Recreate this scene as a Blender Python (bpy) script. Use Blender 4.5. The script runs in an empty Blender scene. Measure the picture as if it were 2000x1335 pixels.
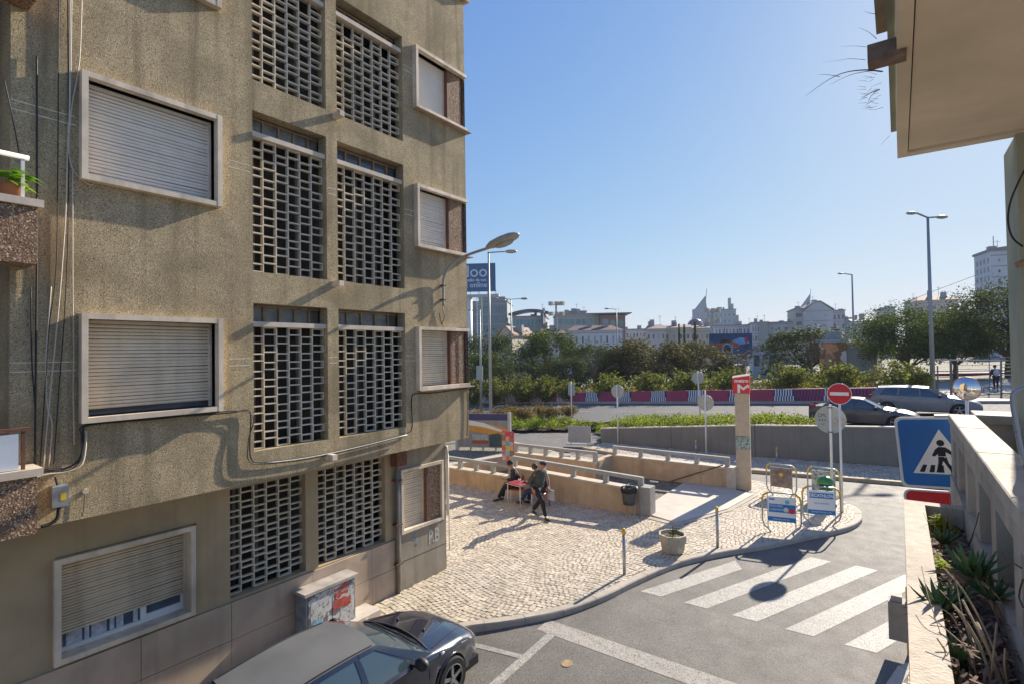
import bpy, bmesh, math, random
from mathutils import Vector, Matrix
R=math.radians
random.seed(7)
S=bpy.context.scene
COL=S.collection
# ------------------------------------------------------------------ camera
# street runs along +Y, X=0 is the line of our own house front, z=0 is the road, eye at 5 m
F_PX=1045.0; EYE=Vector((0,0,5.0)); YAW=R(35.834); PITCH=R(1.124); ROLL=0.015
_fw=Vector((-math.sin(YAW)*math.cos(PITCH),math.cos(YAW)*math.cos(PITCH),math.sin(PITCH)))
_r0=Vector((math.cos(YAW),math.sin(YAW),0)); _u0=_r0.cross(_fw)
_r=_r0*math.cos(ROLL)-_u0*math.sin(ROLL); _u=_u0*math.cos(ROLL)+_r0*math.sin(ROLL)
cd=bpy.data.cameras.new('camera'); cam=bpy.data.objects.new('camera',cd); COL.objects.link(cam)
cd.sensor_width=36; cd.lens=F_PX/2000*36; cd.clip_start=.05; cd.clip_end=3000
m=Matrix((_r,_u,-_fw)).transposed().to_4x4(); m.translation=EYE; cam.matrix_world=m
S.camera=cam
S.render.resolution_x=1024; S.render.resolution_y=683
# ------------------------------------------------------------------ light
SKYGAIN=1.08; SUN_AZ=7.2; SUN_EL=28.6      # azimuth east of +Y
w=bpy.data.worlds.new('World'); S.world=w; w.use_nodes=True
nt=w.node_tree; nt.nodes.clear()
sky=nt.nodes.new('ShaderNodeTexSky'); sky.sky_type='NISHITA'; sky.sun_disc=False
sky.sun_elevation=R(SUN_EL); sky.sun_rotation=R(SUN_AZ); sky.air_density=1.0; sky.dust_density=.25; sky.ozone_density=1.6
bg=nt.nodes.new('ShaderNodeBackground'); bg.inputs[1].default_value=0.11
ow=nt.nodes.new('ShaderNodeOutputWorld'); 
# film-like shoulder on the sky's brightness, per channel: out = A*x/(x+K)
def _vm(op,a,b):
    n=nt.nodes.new('ShaderNodeVectorMath'); n.operation=op
    for i,v in enumerate((a,b)):
        if isinstance(v,tuple): n.inputs[i].default_value=v
        else: nt.links.new(v,n.inputs[i])
    return n.outputs[0]
_k=SKYGAIN/(2**.95*.11)
_q=_vm('DIVIDE',sky.outputs[0],_vm('ADD',sky.outputs[0],(13.0,7.2,2.4)))
nt.links.new(_vm('MULTIPLY',_q,(1.52*_k,1.25*_k,1.05*_k)),bg.inputs[0]); nt.links.new(bg.outputs[0],ow.inputs[0])
sd=bpy.data.lights.new('sun','SUN'); sun=bpy.data.objects.new('sun',sd); COL.objects.link(sun)
sd.energy=4.7; sd.angle=R(.5); sd.color=(1,.90,.76)
_s=Vector((math.sin(R(SUN_AZ))*math.cos(R(SUN_EL)),math.cos(R(SUN_AZ))*math.cos(R(SUN_EL)),math.sin(R(SUN_EL))))
sun.rotation_euler=_s.to_track_quat('Z','Y').to_euler()
S.view_settings.view_transform='Standard'; S.view_settings.look='None'; S.view_settings.gamma=1; S.view_settings.exposure=0.95
try: S.view_settings.use_curve_mapping=False
except Exception: pass
# ------------------------------------------------------------------ surveying helpers (photo pixel -> real point)
def ray(px,py): return _fw+_r*((px-1000)/F_PX)-_u*((py-667.5)/F_PX)
def G(px,py,z=0.0):
    d=ray(px,py); return EYE+d*((z-5)/d.z)
def onX(px,py,X):
    d=ray(px,py); return EYE+d*(X/d.x)
def onY(px,py,Y):
    d=ray(px,py); return EYE+d*(Y/d.y)
def D(px,py,dep): return EYE+ray(px,py)*dep
def ave(x,y):    # height of the rising avenue
    return 1.3+.048*(x+3.7)+.021*(y-41.7)
def GA(px,py,dz=0):
    d=ray(px,py); c0=1.3+.048*3.7-.021*41.7+dz
    t=(c0-5)/(d.z-.048*d.x-.021*d.y); return EYE+d*t
# ------------------------------------------------------------------ materials
MATS={}
def _n(nt,t,**k):
    n=nt.nodes.new(t)
    for a,b in k.items(): setattr(n,a,b)
    return n
def mat(name,base,rough=.7,var=.12,scale=8.,bump=.0,bscale=60.,metal=0.,spec=.5,speck=None,coat=0.,stain=0.,streak=0.,alpha=None,trans=0.,emit=None,sub=None):
    """base colour broken up by noise; optional speckle (colour,scale,amount), broad stains, vertical streaks, bump"""
    if name in MATS: return MATS[name]
    m=bpy.data.materials.new(name); m.use_nodes=True; nt=m.node_tree; b=nt.nodes['Principled BSDF']; L=nt.links.new
    b.inputs['Roughness'].default_value=rough; b.inputs['Metallic'].default_value=metal
    b.inputs['Specular IOR Level'].default_value=spec
    if coat: b.inputs['Coat Weight'].default_value=coat; b.inputs['Coat Roughness'].default_value=.04
    if trans: b.inputs['Transmission Weight'].default_value=trans
    if sub: b.inputs['Subsurface Weight'].default_value=sub
    tc=_n(nt,'ShaderNodeNewGeometry'); pos=tc.outputs['Position']
    col=None
    def noise(sc,det=4,dist=0,vec=None):
        n=_n(nt,'ShaderNodeTexNoise'); n.inputs['Scale'].default_value=sc; n.inputs['Detail'].default_value=det; n.inputs['Distortion'].default_value=dist
        L(vec or pos,n.inputs['Vector']); return n
    def ramp(src,a,bb,c0,c1):
        r=_n(nt,'ShaderNodeValToRGB'); r.color_ramp.elements[0].position=a; r.color_ramp.elements[1].position=bb
        r.color_ramp.elements[0].color=(*c0,1); r.color_ramp.elements[1].color=(*c1,1); L(src,r.inputs[0]); return r.outputs[0]
    def mix(f,a,bb,mode='MIX'):
        x=_n(nt,'ShaderNodeMix',data_type='RGBA',blend_type=mode)
        if hasattr(f,'is_linked') or not isinstance(f,(int,float)): L(f,x.inputs[0])
        else: x.inputs[0].default_value=f
        for i,v in ((6,a),(7,bb)):
            if isinstance(v,tuple): x.inputs[i].default_value=(*v,1)
            else: L(v,x.inputs[i])
        return x.outputs[2]
    if var>0:
        n=noise(scale,5); lo=tuple(c*(1-var) for c in base); hi=tuple(min(1,c*(1+var)) for c in base)
        col=ramp(n.outputs[0],.3,.7,lo,hi)
    else: col=None; b.inputs['Base Color'].default_value=(*base,1)
    if col is not None:
        if speck:
            sc,ssc,amt=speck
            v=_n(nt,'ShaderNodeTexVoronoi'); v.inputs['Scale'].default_value=ssc; L(pos,v.inputs['Vector'])
            sep=_n(nt,'ShaderNodeSeparateColor'); L(v.outputs['Color'],sep.inputs[0])
            f=ramp(sep.outputs[0],1-amt-.03,1-amt+.03,(0,0,0),(1,1,1)); col=mix(f,col,sc)
            f2=ramp(sep.outputs[1],1-amt-.03,1-amt+.03,(0,0,0),(1,1,1)); col=mix(f2,col,tuple(c*.40 for c in base))
        if stain:
            n2=noise(.9,6,.6); f=ramp(n2.outputs[0],.45,.72,(0,0,0),(stain,)*3); col=mix(f,col,tuple(c*.45 for c in base))
        if streak:
            mp=_n(nt,'ShaderNodeMapping'); mp.inputs['Scale'].default_value=(3.2,3.2,.18); L(pos,mp.inputs[0])
            n3=noise(1.6,5,.3,mp.outputs[0]); f=ramp(n3.outputs[0],.5,.75,(0,0,0),(streak,)*3); col=mix(f,col,tuple(c*.38 for c in base))
        L(col,b.inputs['Base Color'])
        nr=noise(scale*2.3,3); mr=_n(nt,'ShaderNodeMapRange'); mr.inputs[3].default_value=max(0,rough-.1); mr.inputs[4].default_value=min(1,rough+.1)
        L(nr.outputs[0],mr.inputs[0]); L(mr.outputs[0],b.inputs['Roughness'])
    if bump:
        nb=noise(bscale,4); bp=_n(nt,'ShaderNodeBump'); bp.inputs['Strength'].default_value=min(1,bump); bp.inputs['Distance'].default_value=.01
        L(nb.outputs[0],bp.inputs['Height']); L(bp.outputs[0],b.inputs['Normal'])
    if emit: b.inputs['Emission Color'].default_value=(*emit[0],1); b.inputs['Emission Strength'].default_value=emit[1]
    MATS[name]=m; return m
def leafmat(name,c,var=.5,tr=.35):
    m=bpy.data.materials.new(name); m.use_nodes=True; nt=m.node_tree; nt.nodes.clear(); L=nt.links.new
    o=_n(nt,'ShaderNodeOutputMaterial'); g=_n(nt,'ShaderNodeNewGeometry')
    hs=_n(nt,'ShaderNodeHueSaturation'); hs.inputs['Color'].default_value=(*c,1)
    mr=_n(nt,'ShaderNodeMapRange'); mr.inputs[3].default_value=1-var; mr.inputs[4].default_value=1+var; L(g.outputs['Random Per Island'],mr.inputs[0]); L(mr.outputs[0],hs.inputs['Value'])
    mr2=_n(nt,'ShaderNodeMapRange'); mr2.inputs[3].default_value=.47; mr2.inputs[4].default_value=.52
    ns=_n(nt,'ShaderNodeTexNoise'); ns.inputs['Scale'].default_value=.8; L(g.outputs['Position'],ns.inputs['Vector']); L(ns.outputs[0],mr2.inputs[0]); L(mr2.outputs[0],hs.inputs['Hue'])
    d=_n(nt,'ShaderNodeBsdfPrincipled'); d.inputs['Roughness'].default_value=.75; d.inputs['Specular IOR Level'].default_value=.2; L(hs.outputs[0],d.inputs['Base Color'])
    t=_n(nt,'ShaderNodeBsdfTranslucent'); mx=_n(nt,'ShaderNodeMix',data_type='RGBA',blend_type='MULTIPLY'); mx.inputs[0].default_value=1; L(hs.outputs[0],mx.inputs[6]); mx.inputs[7].default_value=(1.6,1.7,.7,1); L(mx.outputs[2],t.inputs[0])
    ms=_n(nt,'ShaderNodeMixShader'); ms.inputs[0].default_value=tr; L(d.outputs[0],ms.inputs[1]); L(t.outputs[0],ms.inputs[2]); L(ms.outputs[0],o.inputs[0])
    MATS[name]=m; return m
# ------------------------------------------------------------------ mesh helpers
class MB:
    def __init__(s): s.v=[]; s.f=[]; s.mi=[]
    def add(s,vs,fs,mi=0):
        o=len(s.v); s.v+= [Vector(x) for x in vs]; s.f+=[[i+o for i in f] for f in fs]; s.mi+=[mi]*len(fs); return s
    def box(s,a,b,mi=0,rot=0,piv=None):
        (x0,y0,z0),(x1,y1,z1)=a,b
        if x0>x1:x0,x1=x1,x0
        if y0>y1:y0,y1=y1,y0
        if z0>z1:z0,z1=z1,z0
        vs=[(x0,y0,z0),(x1,y0,z0),(x1,y1,z0),(x0,y1,z0),(x0,y0,z1),(x1,y0,z1),(x1,y1,z1),(x0,y1,z1)]
        if rot:
            p=Vector(piv or ((x0+x1)/2,(y0+y1)/2,0)); c,q=math.cos(rot),math.sin(rot)
            vs=[(p.x+(x-p.x)*c-(y-p.y)*q,p.y+(x-p.x)*q+(y-p.y)*c,z) for x,y,z in vs]
        return s.add(vs,[(0,3,2,1),(4,5,6,7),(0,1,5,4),(1,2,6,5),(2,3,7,6),(3,0,4,7)],mi)
    def bbox(s,a,b,bv=.01,mi=0):   # box with chamfered top edges
        (x0,y0,z0),(x1,y1,z1)=a,b; v=bv
        vs=[(x0,y0,z0),(x1,y0,z0),(x1,y1,z0),(x0,y1,z0),(x0,y0,z1-v),(x1,y0,z1-v),(x1,y1,z1-v),(x0,y1,z1-v),(x0+v,y0+v,z1),(x1-v,y0+v,z1),(x1-v,y1-v,z1),(x0+v,y1-v,z1)]
        return s.add(vs,[(0,3,2,1),(0,1,5,4),(1,2,6,5),(2,3,7,6),(3,0,4,7),(4,5,9,8),(5,6,10,9),(6,7,11,10),(7,4,8,11),(8,9,10,11)],mi)
    def bar(s,p,q,w=.05,h=None,mi=0,up=(0,0,1)):
        p=Vector(p);q=Vector(q);d=(q-p).normalized();h=h or w
        u=Vector(up)
        if abs(d.dot(u))>.98:u=Vector((0,1,0))
        x=d.cross(u).normalized();u=x.cross(d)
        vs=[c+x*a*w/2+u*b*h/2 for c in (p,q) for a,b in ((-1,-1),(1,-1),(1,1),(-1,1))]
        return s.add(vs,[(0,1,2,3),(7,6,5,4),(0,4,5,1),(1,5,6,2),(2,6,7,3),(3,7,4,0)],mi)
    def tube(s,pts,r=.02,n=8,mi=0,caps=True,closed=False):
        pts=[Vector(p) for p in pts]; N=len(pts); rings=[]
        rr=r if isinstance(r,(list,tuple)) else [r]*N
        prev=None
        for i,p in enumerate(pts):
            if closed: t=(pts[(i+1)%N]-pts[i-1]).normalized()
            else: t=((pts[min(i+1,N-1)]-pts[max(i-1,0)])).normalized()
            if prev is None:
                a=Vector((0,0,1)) if abs(t.z)<.9 else Vector((1,0,0)); x=t.cross(a).normalized()
            else: x=(prev-t*prev.dot(t)).normalized()
            prev=x; y=t.cross(x)
            rings.append([p+(x*math.cos(2*math.pi*k/n)+y*math.sin(2*math.pi*k/n))*rr[i] for k in range(n)])
        vs=[v for rg in rings for v in rg]; fs=[]
        for i in range(N if closed else N-1):
            j=(i+1)%N
            for k in range(n): fs.append((i*n+k,i*n+(k+1)%n,j*n+(k+1)%n,j*n+k))
        if caps and not closed: fs.append(tuple(range(n))[::-1]); fs.append(tuple((N-1)*n+k for k in range(n)))
        return s.add(vs,fs,mi)
    def prism(s,poly,z0,z1,mi=0):   # poly: xy list ccw
        n=len(poly); vs=[(x,y,z0) for x,y in poly]+[(x,y,z1) for x,y in poly]
        fs=[tuple(range(n))[::-1],tuple(range(n,2*n))]+[(i,(i+1)%n,n+(i+1)%n,n+i) for i in range(n)]
        return s.add(vs,fs,mi)
    def extr(s,poly3,d,mi=0):       # planar polygon extruded by vector
        n=len(poly3); d=Vector(d); vs=[Vector(p) for p in poly3]+[Vector(p)+d for p in poly3]
        return s.add(vs,[tuple(range(n))[::-1],tuple(range(n,2*n))]+[(i,(i+1)%n,n+(i+1)%n,n+i) for i in range(n)],mi)
    def lathe(s,prof,n=20,c=(0,0,0),mi=0):
        c=Vector(c);vs=[];fs=[];m=len(prof)
        for r,z in prof:
            for k in range(n): a=2*math.pi*k/n; vs.append(c+Vector((r*math.cos(a),r*math.sin(a),z)))
        for i in range(m-1):
            for k in range(n): fs.append((i*n+k,i*n+(k+1)%n,(i+1)*n+(k+1)%n,(i+1)*n+k))
        fs.append(tuple(range(n))[::-1]); fs.append(tuple((m-1)*n+k for k in range(n)))
        return s.add(vs,fs,mi)
    def disc(s,c,nrm,r,th=.01,n=28,mi=0,ry=None):
        c=Vector(c);z=Vector(nrm).normalized();a=Vector((0,0,1)) if abs(z.z)<.9 else Vector((1,0,0));x=a.cross(z).normalized();y=z.cross(x)
        ry=ry or r
        p=[c+x*r*math.cos(2*math.pi*k/n)+y*ry*math.sin(2*math.pi*k/n) for k in range(n)]
        return s.extr(p,z*th,mi)
    def ball(s,c,r,n=10,mi=0,sc=(1,1,1)):
        c=Vector(c);vs=[];fs=[];m=n//2+1
        for i in range(m+1):
            th=math.pi*i/m
            for k in range(n): a=2*math.pi*k/n; vs.append(c+Vector((r*sc[0]*math.sin(th)*math.cos(a),r*sc[1]*math.sin(th)*math.sin(a),-r*sc[2]*math.cos(th))))
        for i in range(m):
            for k in range(n): fs.append((i*n+k,i*n+(k+1)%n,(i+1)*n+(k+1)%n,(i+1)*n+k))
        return s.add(vs,fs,mi)
    def mesh(s,name,mats,smooth=False,off=None):
        me=bpy.data.meshes.new(name); vs=s.v if off is None else [v-off for v in s.v]
        me.from_pydata([tuple(v) for v in vs],[],s.f)
        for mm in (mats if isinstance(mats,(list,tuple)) else [mats]): me.materials.append(mm)
        if isinstance(mats,(list,tuple)) and len(mats)>1: me.polygons.foreach_set('material_index',s.mi)
        if smooth: me.polygons.foreach_set('use_smooth',[True]*len(s.f))
        me.update(); return me
    def build(s,name,mats,parent=None,smooth=False,world=True,**kw):
        """world=True: vertices are world coordinates even when parented to an unrotated thing"""
        off=None
        if parent is not None and world:
            off=Vector(parent.location)
            pp=parent.parent
            while pp is not None: off=off+Vector(pp.location); pp=pp.parent
        me=s.mesh(name,mats,smooth,off)
        o=bpy.data.objects.new(name,me); COL.objects.link(o); o.parent=parent
        tag(o,**kw); return o
def tag(o,label=None,cat=None,group=None,kind=None):
    if label:o['label']=label
    if cat:o['category']=cat
    if group:o['group']=group
    if kind:o['kind']=kind
    return o
def empty(name,loc=(0,0,0),rz=0,label=None,cat=None,group=None,kind=None,parent=None):
    o=bpy.data.objects.new(name,None); o.location=Vector(loc); o.rotation_euler=(0,0,rz); o.empty_display_size=.2; COL.objects.link(o); o.parent=parent
    return tag(o,label,cat,group,kind)
KIDS={}
def tree_copy(o,parent=None):
    c=o.copy(); COL.objects.link(c); c.parent=parent
    for ch in [x for x in o.children]: tree_copy(ch,c)
    return c
def inst(me,name,parent=None,loc=(0,0,0),rot=None,scale=None,off=True,**kw):
    o=bpy.data.objects.new(name,me); COL.objects.link(o); o.parent=parent
    l=Vector(loc)
    if parent is not None and off:
        pp=parent
        while pp is not None: l=l-Vector(pp.location); pp=pp.parent
    o.location=l
    if rot:o.rotation_euler=rot
    if scale:o.scale=scale
    return tag(o,**kw)
def text(s,size,loc,rot,mt,parent,name='lettering',ext=.002,align='CENTER',sx=1.,bold=0.,off=True):
    cu=bpy.data.curves.new(name,'FONT'); cu.body=s; cu.size=size; cu.extrude=ext; cu.align_x=align; cu.align_y='CENTER'; cu.offset=bold; cu.resolution_u=3
    t=bpy.data.objects.new(name,cu); COL.objects.link(t)
    dg=bpy.context.evaluated_depsgraph_get(); me=bpy.data.meshes.new_from_object(t.evaluated_get(dg)); me.name=name
    bpy.data.objects.remove(t); bpy.data.curves.remove(cu)
    me.materials.clear(); me.materials.append(mt)
    return inst(me,name,parent,loc,rot,(sx,1,1),off=off)
# ------------------------------------------------------------------ palette
plaster=mat('rough_plaster',(.45,.35,.205),.9,.14,3,.45,110,speck=((.72,.60,.40),115,.14),stain=.7,streak=.7,spec=.2)
plaster_lo=mat('lower_plaster',(.46,.355,.215),.9,.08,3,.4,90,stain=.3,streak=.25,spec=.2)
pebble=mat('pebble_dash',(.25,.15,.09),.85,.2,9,.8,60,speck=((.60,.46,.32),85,.16),spec=.3)
granite=mat('plinth_stone',(.50,.385,.28),.75,.12,2.5,.15,120,stain=.5,streak=.3)
stonef=mat('window_stone',(.74,.62,.47),.7,.12,6,.15,90,stain=.7,streak=.6)
lintelm=mat('concrete_lintel',(.62,.53,.42),.75,.1,6,.15,90,stain=.3)
concblk=mat('concrete_block',(.70,.61,.46),.8,.1,7,.2,90,stain=.3)
slatw=mat('white_slat',(.84,.77,.66),.45,.05,5,stain=.2)
slatc=mat('cream_slat',(.80,.67,.48),.5,.08,4,stain=.35,streak=.3)
slatb=mat('beige_slat',(.76,.62,.43),.5,.1,4,stain=.5,streak=.4)
slatp=mat('plain_blind',(.78,.70,.58),.6,.04,4)
dark=mat('dark_interior',(.035,.03,.025),.9,.2,5)
darkroom=mat('stairwell_shade',(.05,.042,.03),.9,.4,2.5)  # near-black base colour stands in for the shade inside the stairwell
rusty=mat('rusty_iron',(.16,.07,.04),.8,.3,14,.3,80)
glassd=mat('window_glass',(.08,.10,.13),.12,.3,3,spec=.7)
glassmilk=mat('dusty_glass',(.17,.17,.15),.3,.4,5,spec=.6)
woodf=mat('old_wood',(.32,.22,.13),.7,.25,10,.2,60)
curtain=mat('lace_curtain',(.5,.5,.52),.8,.35,14)
galv=mat('galvanised_steel',(.42,.44,.45),.42,.12,10,metal=.75)
poleg=mat('lamp_pole_paint',(.32,.34,.34),.5,.1,4,metal=.3)
white=mat('white_paint',(.78,.75,.70),.5,.05,5)
pvc=mat('white_pipe',(.60,.57,.50),.5,.1,6)
blackc=mat('black_cable',(.02,.02,.022),.6,.2,9)
whitec=mat('pale_cable',(.55,.50,.42),.6,.1,9)
concrete=mat('pale_concrete',(.58,.51,.43),.85,.10,4,.2,60,stain=.3,streak=.3)
soffm=mat('painted_soffit',(.74,.64,.48),.85,.08,2.5,.15,40,stain=.35)
greenc=mat('green_grey_paint',(.36,.37,.27),.8,.1,3,.1,60,stain=.3,streak=.3)
asph=mat('asphalt',(.165,.15,.128),.72,.2,1.3,.6,120,speck=((.25,.235,.21),95,.16),stain=.4,spec=.4)
asph2=mat('avenue_asphalt',(.085,.083,.082),.85,.15,2,.4,60,speck=((.25,.25,.25),40,.1),spec=.5)
paint=mat('road_paint',(.47,.44,.38),.65,.15,9,.5,120,speck=((.2,.19,.17),85,.22),stain=.55)
stopm=mat('pale_concrete_band',(.36,.33,.285),.8,.14,5,.4,100,speck=((.45,.42,.37),60,.14),stain=.3)
stone1=mat('paving_stone',(.52,.44,.33),.7,.2,5,.3,60,spec=.4)
stone2=mat('paving_stone_pale',(.58,.50,.385),.7,.2,5,.3,60,spec=.4)
stone3=mat('paving_stone_dark',(.46,.39,.29),.7,.2,5,.3,60,spec=.4)
sand=mat('joint_sand',(.22,.19,.14),.95,.3,4,.5,40,speck=((.16,.15,.07),15,.15))
kerbm=mat('kerb_stone',(.45,.39,.31),.8,.12,6,.3,60,stain=.4)
wallt=mat('tan_stone_wall',(.56,.40,.25),.8,.12,2.5,.15,70,stain=.35,streak=.4)
walltop=mat('stone_coping',(.52,.46,.37),.75,.12,6,.15,60)
railc=mat('concrete_rail',(.36,.36,.34),.7,.1,5,.1,60,stain=.2)
slabw=mat('white_stone_slab',(.54,.48,.39),.6,.08,3,.1,60)
greyw=mat('grey_wall_paint',(.215,.20,.17),.8,.08,1.2,.05,30,stain=.25,streak=.3)
yellow=mat('yellow_paint',(.75,.48,.03),.45,.08,9)
redm=mat('sign_red',(.55,.01,.02),.35,.05,9)
metrored=mat('metro_red',(.68,.03,.035),.4,.05,9)
signw=mat('sign_white',(.78,.77,.74),.4,.03,9)
blue=mat('sign_blue',(.0,.125,.42),.35,.08,3)
black=mat('matt_black',(.012,.012,.013),.6,.1,9)
signb=mat('sign_back',(.36,.39,.37),.5,.08,6,metal=.3)
decb=mat('banner_blue',(.01,.20,.52),.4,.05,6)
bannw=mat('banner_white',(.78,.79,.80),.45,.02,6)
barkm=mat('bark',(.13,.095,.065),.9,.3,8,.6,40)
deadw=mat('dry_stalk',(.40,.30,.19),.85,.25,12,.2,80)
soil=mat('dry_soil',(.11,.08,.055),.95,.4,8,.9,50,speck=((.25,.2,.14),45,.2))
terra=mat('far_ground',(.16,.145,.10),.95,.3,.2)
skin=mat('skin',(.42,.23,.15),.5,.06,20)
# ------------------------------------------------------------------ ground
def sheet(name,poly,z,mt,kind='structure'):
    mb=MB(); mb.add([(x,y,z if not callable(z) else z(x,y)) for x,y in poly],[tuple(range(len(poly)))]); return mb.build(name,mt,kind=kind)
def far_h(x,y):
    t=min(1,max(0,(y-27.5)/3)); a=min(3.2,max(-1.5,ave(x,min(y,60)))) - .12
    l=min(1,max(0,(-x-13)/3)) ; road_edge=-0.06
    if y<60 and x<-12: 
        # slip road at the left: stays flat until the hedge
        e=27.0+(x+18)*.62; t=min(1,max(0,(y-e-3.0)/4))
    return road_edge*(1-t)+a*t-.02
xs=[-900,-400,-200,-120,-90,-70,-60,-50]+[-44+i*2 for i in range(32)]+[24,35,50,80,120,200,400,900]
ys=[-60,-20,0,10,20]+[22+i*1.0 for i in range(26)]+[50,55,60,70,90,120,160,250,400,700,1500]
mb=MB(); vs=[(x,y,far_h(x,y)-(max(0,(10-y))*.05+.1 if y<10 else 0)) for y in ys for x in xs]; nx=len(xs)
mb.add(vs,[(j*nx+i,j*nx+i+1,(j+1)*nx+i+1,(j+1)*nx+i) for j in range(len(ys)-1) for i in range(nx-1)])
mb.build('ground',terra,kind='structure')
# street surface (asphalt sheet) covering the junction and the slip road
mb=MB(); P=[(-60,8),(30,8),(30,24.2),(0,23.97),(-4.92,23.5),(-9,23.3),(-13.2,24.5),(-13.6,27.2),(-14.8,30.2),(-20.6,26.4),(-26,22.3),(-60,8.01)]
mb.add([(x,y,0) for x,y in P],[tuple(range(len(P)))]); mb.add([(-60,8,0),(30,8,0),(30,-30,-1.3),(-60,-30,-1.3)],[(3,2,1,0)]); mb.build('road',asph,kind='structure')
# plaza pavement outline (kerb line, from the car round the tip and back to the underpass)
KERB=[(-6.75,-6),(-6.75,2),(-6.75,5.2),(-6.7,6.4),(-6.47,7.2),(-5.84,7.96),(-5.26,8.82),(-4.87,9.86),(-4.64,10.89),(-4.2,12.36),(-3.49,13.6),(-2.76,14.62),(-2.01,15.88),(-1.3,17.07),(-1.0,18.0),(-.98,18.8),(-1.13,19.5),(-1.65,20.2),(-2.3,20.85),(-4.4,21.5),(-9,21.9),(-12.5,22.3),(-16,23.5),(-20,25.2)]
PV=.12
def resample(pts,step):
    out=[Vector(pts[0])]; 
    for a,b in zip(pts[:-1],pts[1:]):
        a=Vector(a);b=Vector(b);n=max(1,round((b-a).length/step))
        for i in range(1,n+1): out.append(a.lerp(b,i/n))
    return out
def catmull(pts,k=4):
    P=[Vector(p) for p in pts]; out=[]
    for i in range(len(P)-1):
        p0=P[max(i-1,0)];p1=P[i];p2=P[i+1];p3=P[min(i+2,len(P)-1)]
        for j in range(k):
            t=j/k; out.append(.5*((2*p1)+(-p0+p2)*t+(2*p0-5*p1+4*p2-p3)*t*t+(-p0+3*p1-3*p2+p3)*t**3))
    out.append(P[-1]); return out
KS=[Vector((p.x,p.y)) for p in catmull([(x,y,0) for x,y in KERB],4)]
inner=[]
for i,p in enumerate(KS):
    t=(KS[min(i+1,len(KS)-1)]-KS[max(i-1,0)]).normalized(); inner.append(p+Vector((-t.y,t.x))*.18)
poly=[(p.x,p.y) for p in inner]+[(-30,25.2),(-30,-6)]
pav=MB().prism(poly,-.6,PV-.008).build('pavement',sand,kind='structure')
# kerb stones, each its own part
km={}
def kerb_run(pts,inn,parent,step=3,top=PV):
    k=0
    i=0
    while i<len(pts)-1:
        j=min(i+step,len(pts)-1); g=.006
        ring=[pts[q].lerp(pts[q+1],.02) if q==i else pts[q] for q in range(i,j+1)]
        rin=[inn[q] for q in range(i,j+1)]
        ring[0]=pts[i].lerp(pts[i+1],.03); rin[0]=inn[i].lerp(inn[i+1],.03)
        mb=MB(); n=len(ring); b=.02; dz=random.uniform(-.004,.004)
        vs=[]
        for a,c in zip(ring,rin):
            d=(c-a).normalized()
            vs+= [(a.x,a.y,-.6),(a.x,a.y,top-b+dz),((a+d*b).x,(a+d*b).y,top+dz),(c.x,c.y,top+dz)]
        fs=[]
        for q in range(n-1):
            o=q*4
            for e in range(3): fs.append((o+e,o+4+e,o+5+e,o+1+e))
        fs+=[(0,1,2,3),((n-1)*4+3,(n-1)*4+2,(n-1)*4+1,(n-1)*4)]
        mb.add(vs,fs); mb.build('kerb_stone',kerbm,parent); i=j
kerb_run(KS,inner,pav)
# paving stones: rows laid in shallow waves, joints left open; 300 nearest as parts, rest one mesh
def inside(x,y,P):
    c=False;n=len(P);j=n-1
    for i in range(n):
        xi,yi=P[i];xj,yj=P[j]
        if (yi>y)!=(yj>y) and x<(xj-xi)*(y-yi)/(yj-yi)+xi:c=not c
        j=i
    return c
wellp=[(-14.4,15.2),(-6.2,15.2),(-5.0,15.0),(-4.3,16.8),(-4.0,19.4),(-5.0,20.3),(-9.6,20.3),(-13.5,18.6)]
stones=[]; rs=random.Random(3)
y=5.0; r=0
while y<24:
    pitch=.105 if y<19 else .16
    x=-13.9+(r%2)*.05+rs.uniform(-.02,.02)
    while x<-1:
        w_=rs.uniform(.082,.112) if y<19 else rs.uniform(.13,.18)
        cx=x+w_/2; cy=y+.16*math.sin(cx*2.1)+.07*math.sin(cx*.6+1)+rs.uniform(-.012,.012)
        x+=w_+.010
        if cy<9.05 and cx<-8.46: continue
        if cx<-9 and cy<13.0-.0 and (cy< 9.1): continue
        if not inside(cx,cy,poly) or inside(cx,cy,wellp): continue
        # keep off the kerb edge
        d=rs.uniform(-.25,.25)*.0
        stones.append((cx,cy,w_,pitch-.008))
    y+=pitch; r+=1
stones.sort(key=lambda s:s[0]**2+s[1]**2)
def stone_geo(mb,cx,cy,w_,h_,mi,z=PV):
    j=lambda a:rs.uniform(-a,a); a=rs.uniform(-.2,.2); c,q=math.cos(a),math.sin(a); dz=j(.0025); tx,ty=j(.025),j(.025)
    o=[(-w_/2+j(.01),-h_/2+j(.01)),(w_/2+j(.01),-h_/2+j(.01)),(w_/2+j(.01),h_/2+j(.01)),(-w_/2+j(.01),h_/2+j(.01))]
    o=[(x*c-y*q,x*q+y*c) for x,y in o]
    top=[(cx+x*.91,cy+y*.91,z+dz+x*tx+y*ty) for x,y in o]; mid=[(cx+x,cy+y,z-.012+dz) for x,y in o]
    mb.add(mid+top,[(4,5,6,7)]+[(i,(i+1)%4,4+(i+1)%4,4+i) for i in range(4)],mi)
for s in stones[:300]:
    mb=MB(); stone_geo(mb,s[0],s[1],s[2],s[3],0); mb.v=[v-Vector((s[0],s[1],PV)) for v in mb.v]
    me=mb.mesh('paving_stone',rs.choice([stone1,stone1,stone2,stone3])); inst(me,'paving_stone',pav,(s[0],s[1],PV))
mb=MB()
for s in stones[300:]: stone_geo(mb,s[0],s[1],s[2],s[3],rs.choice([0,0,1,1,2]))
mb.build('paving_stones',[stone1,stone2,stone3],pav,kind='stuff')
print('STONES',len(stones))
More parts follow.
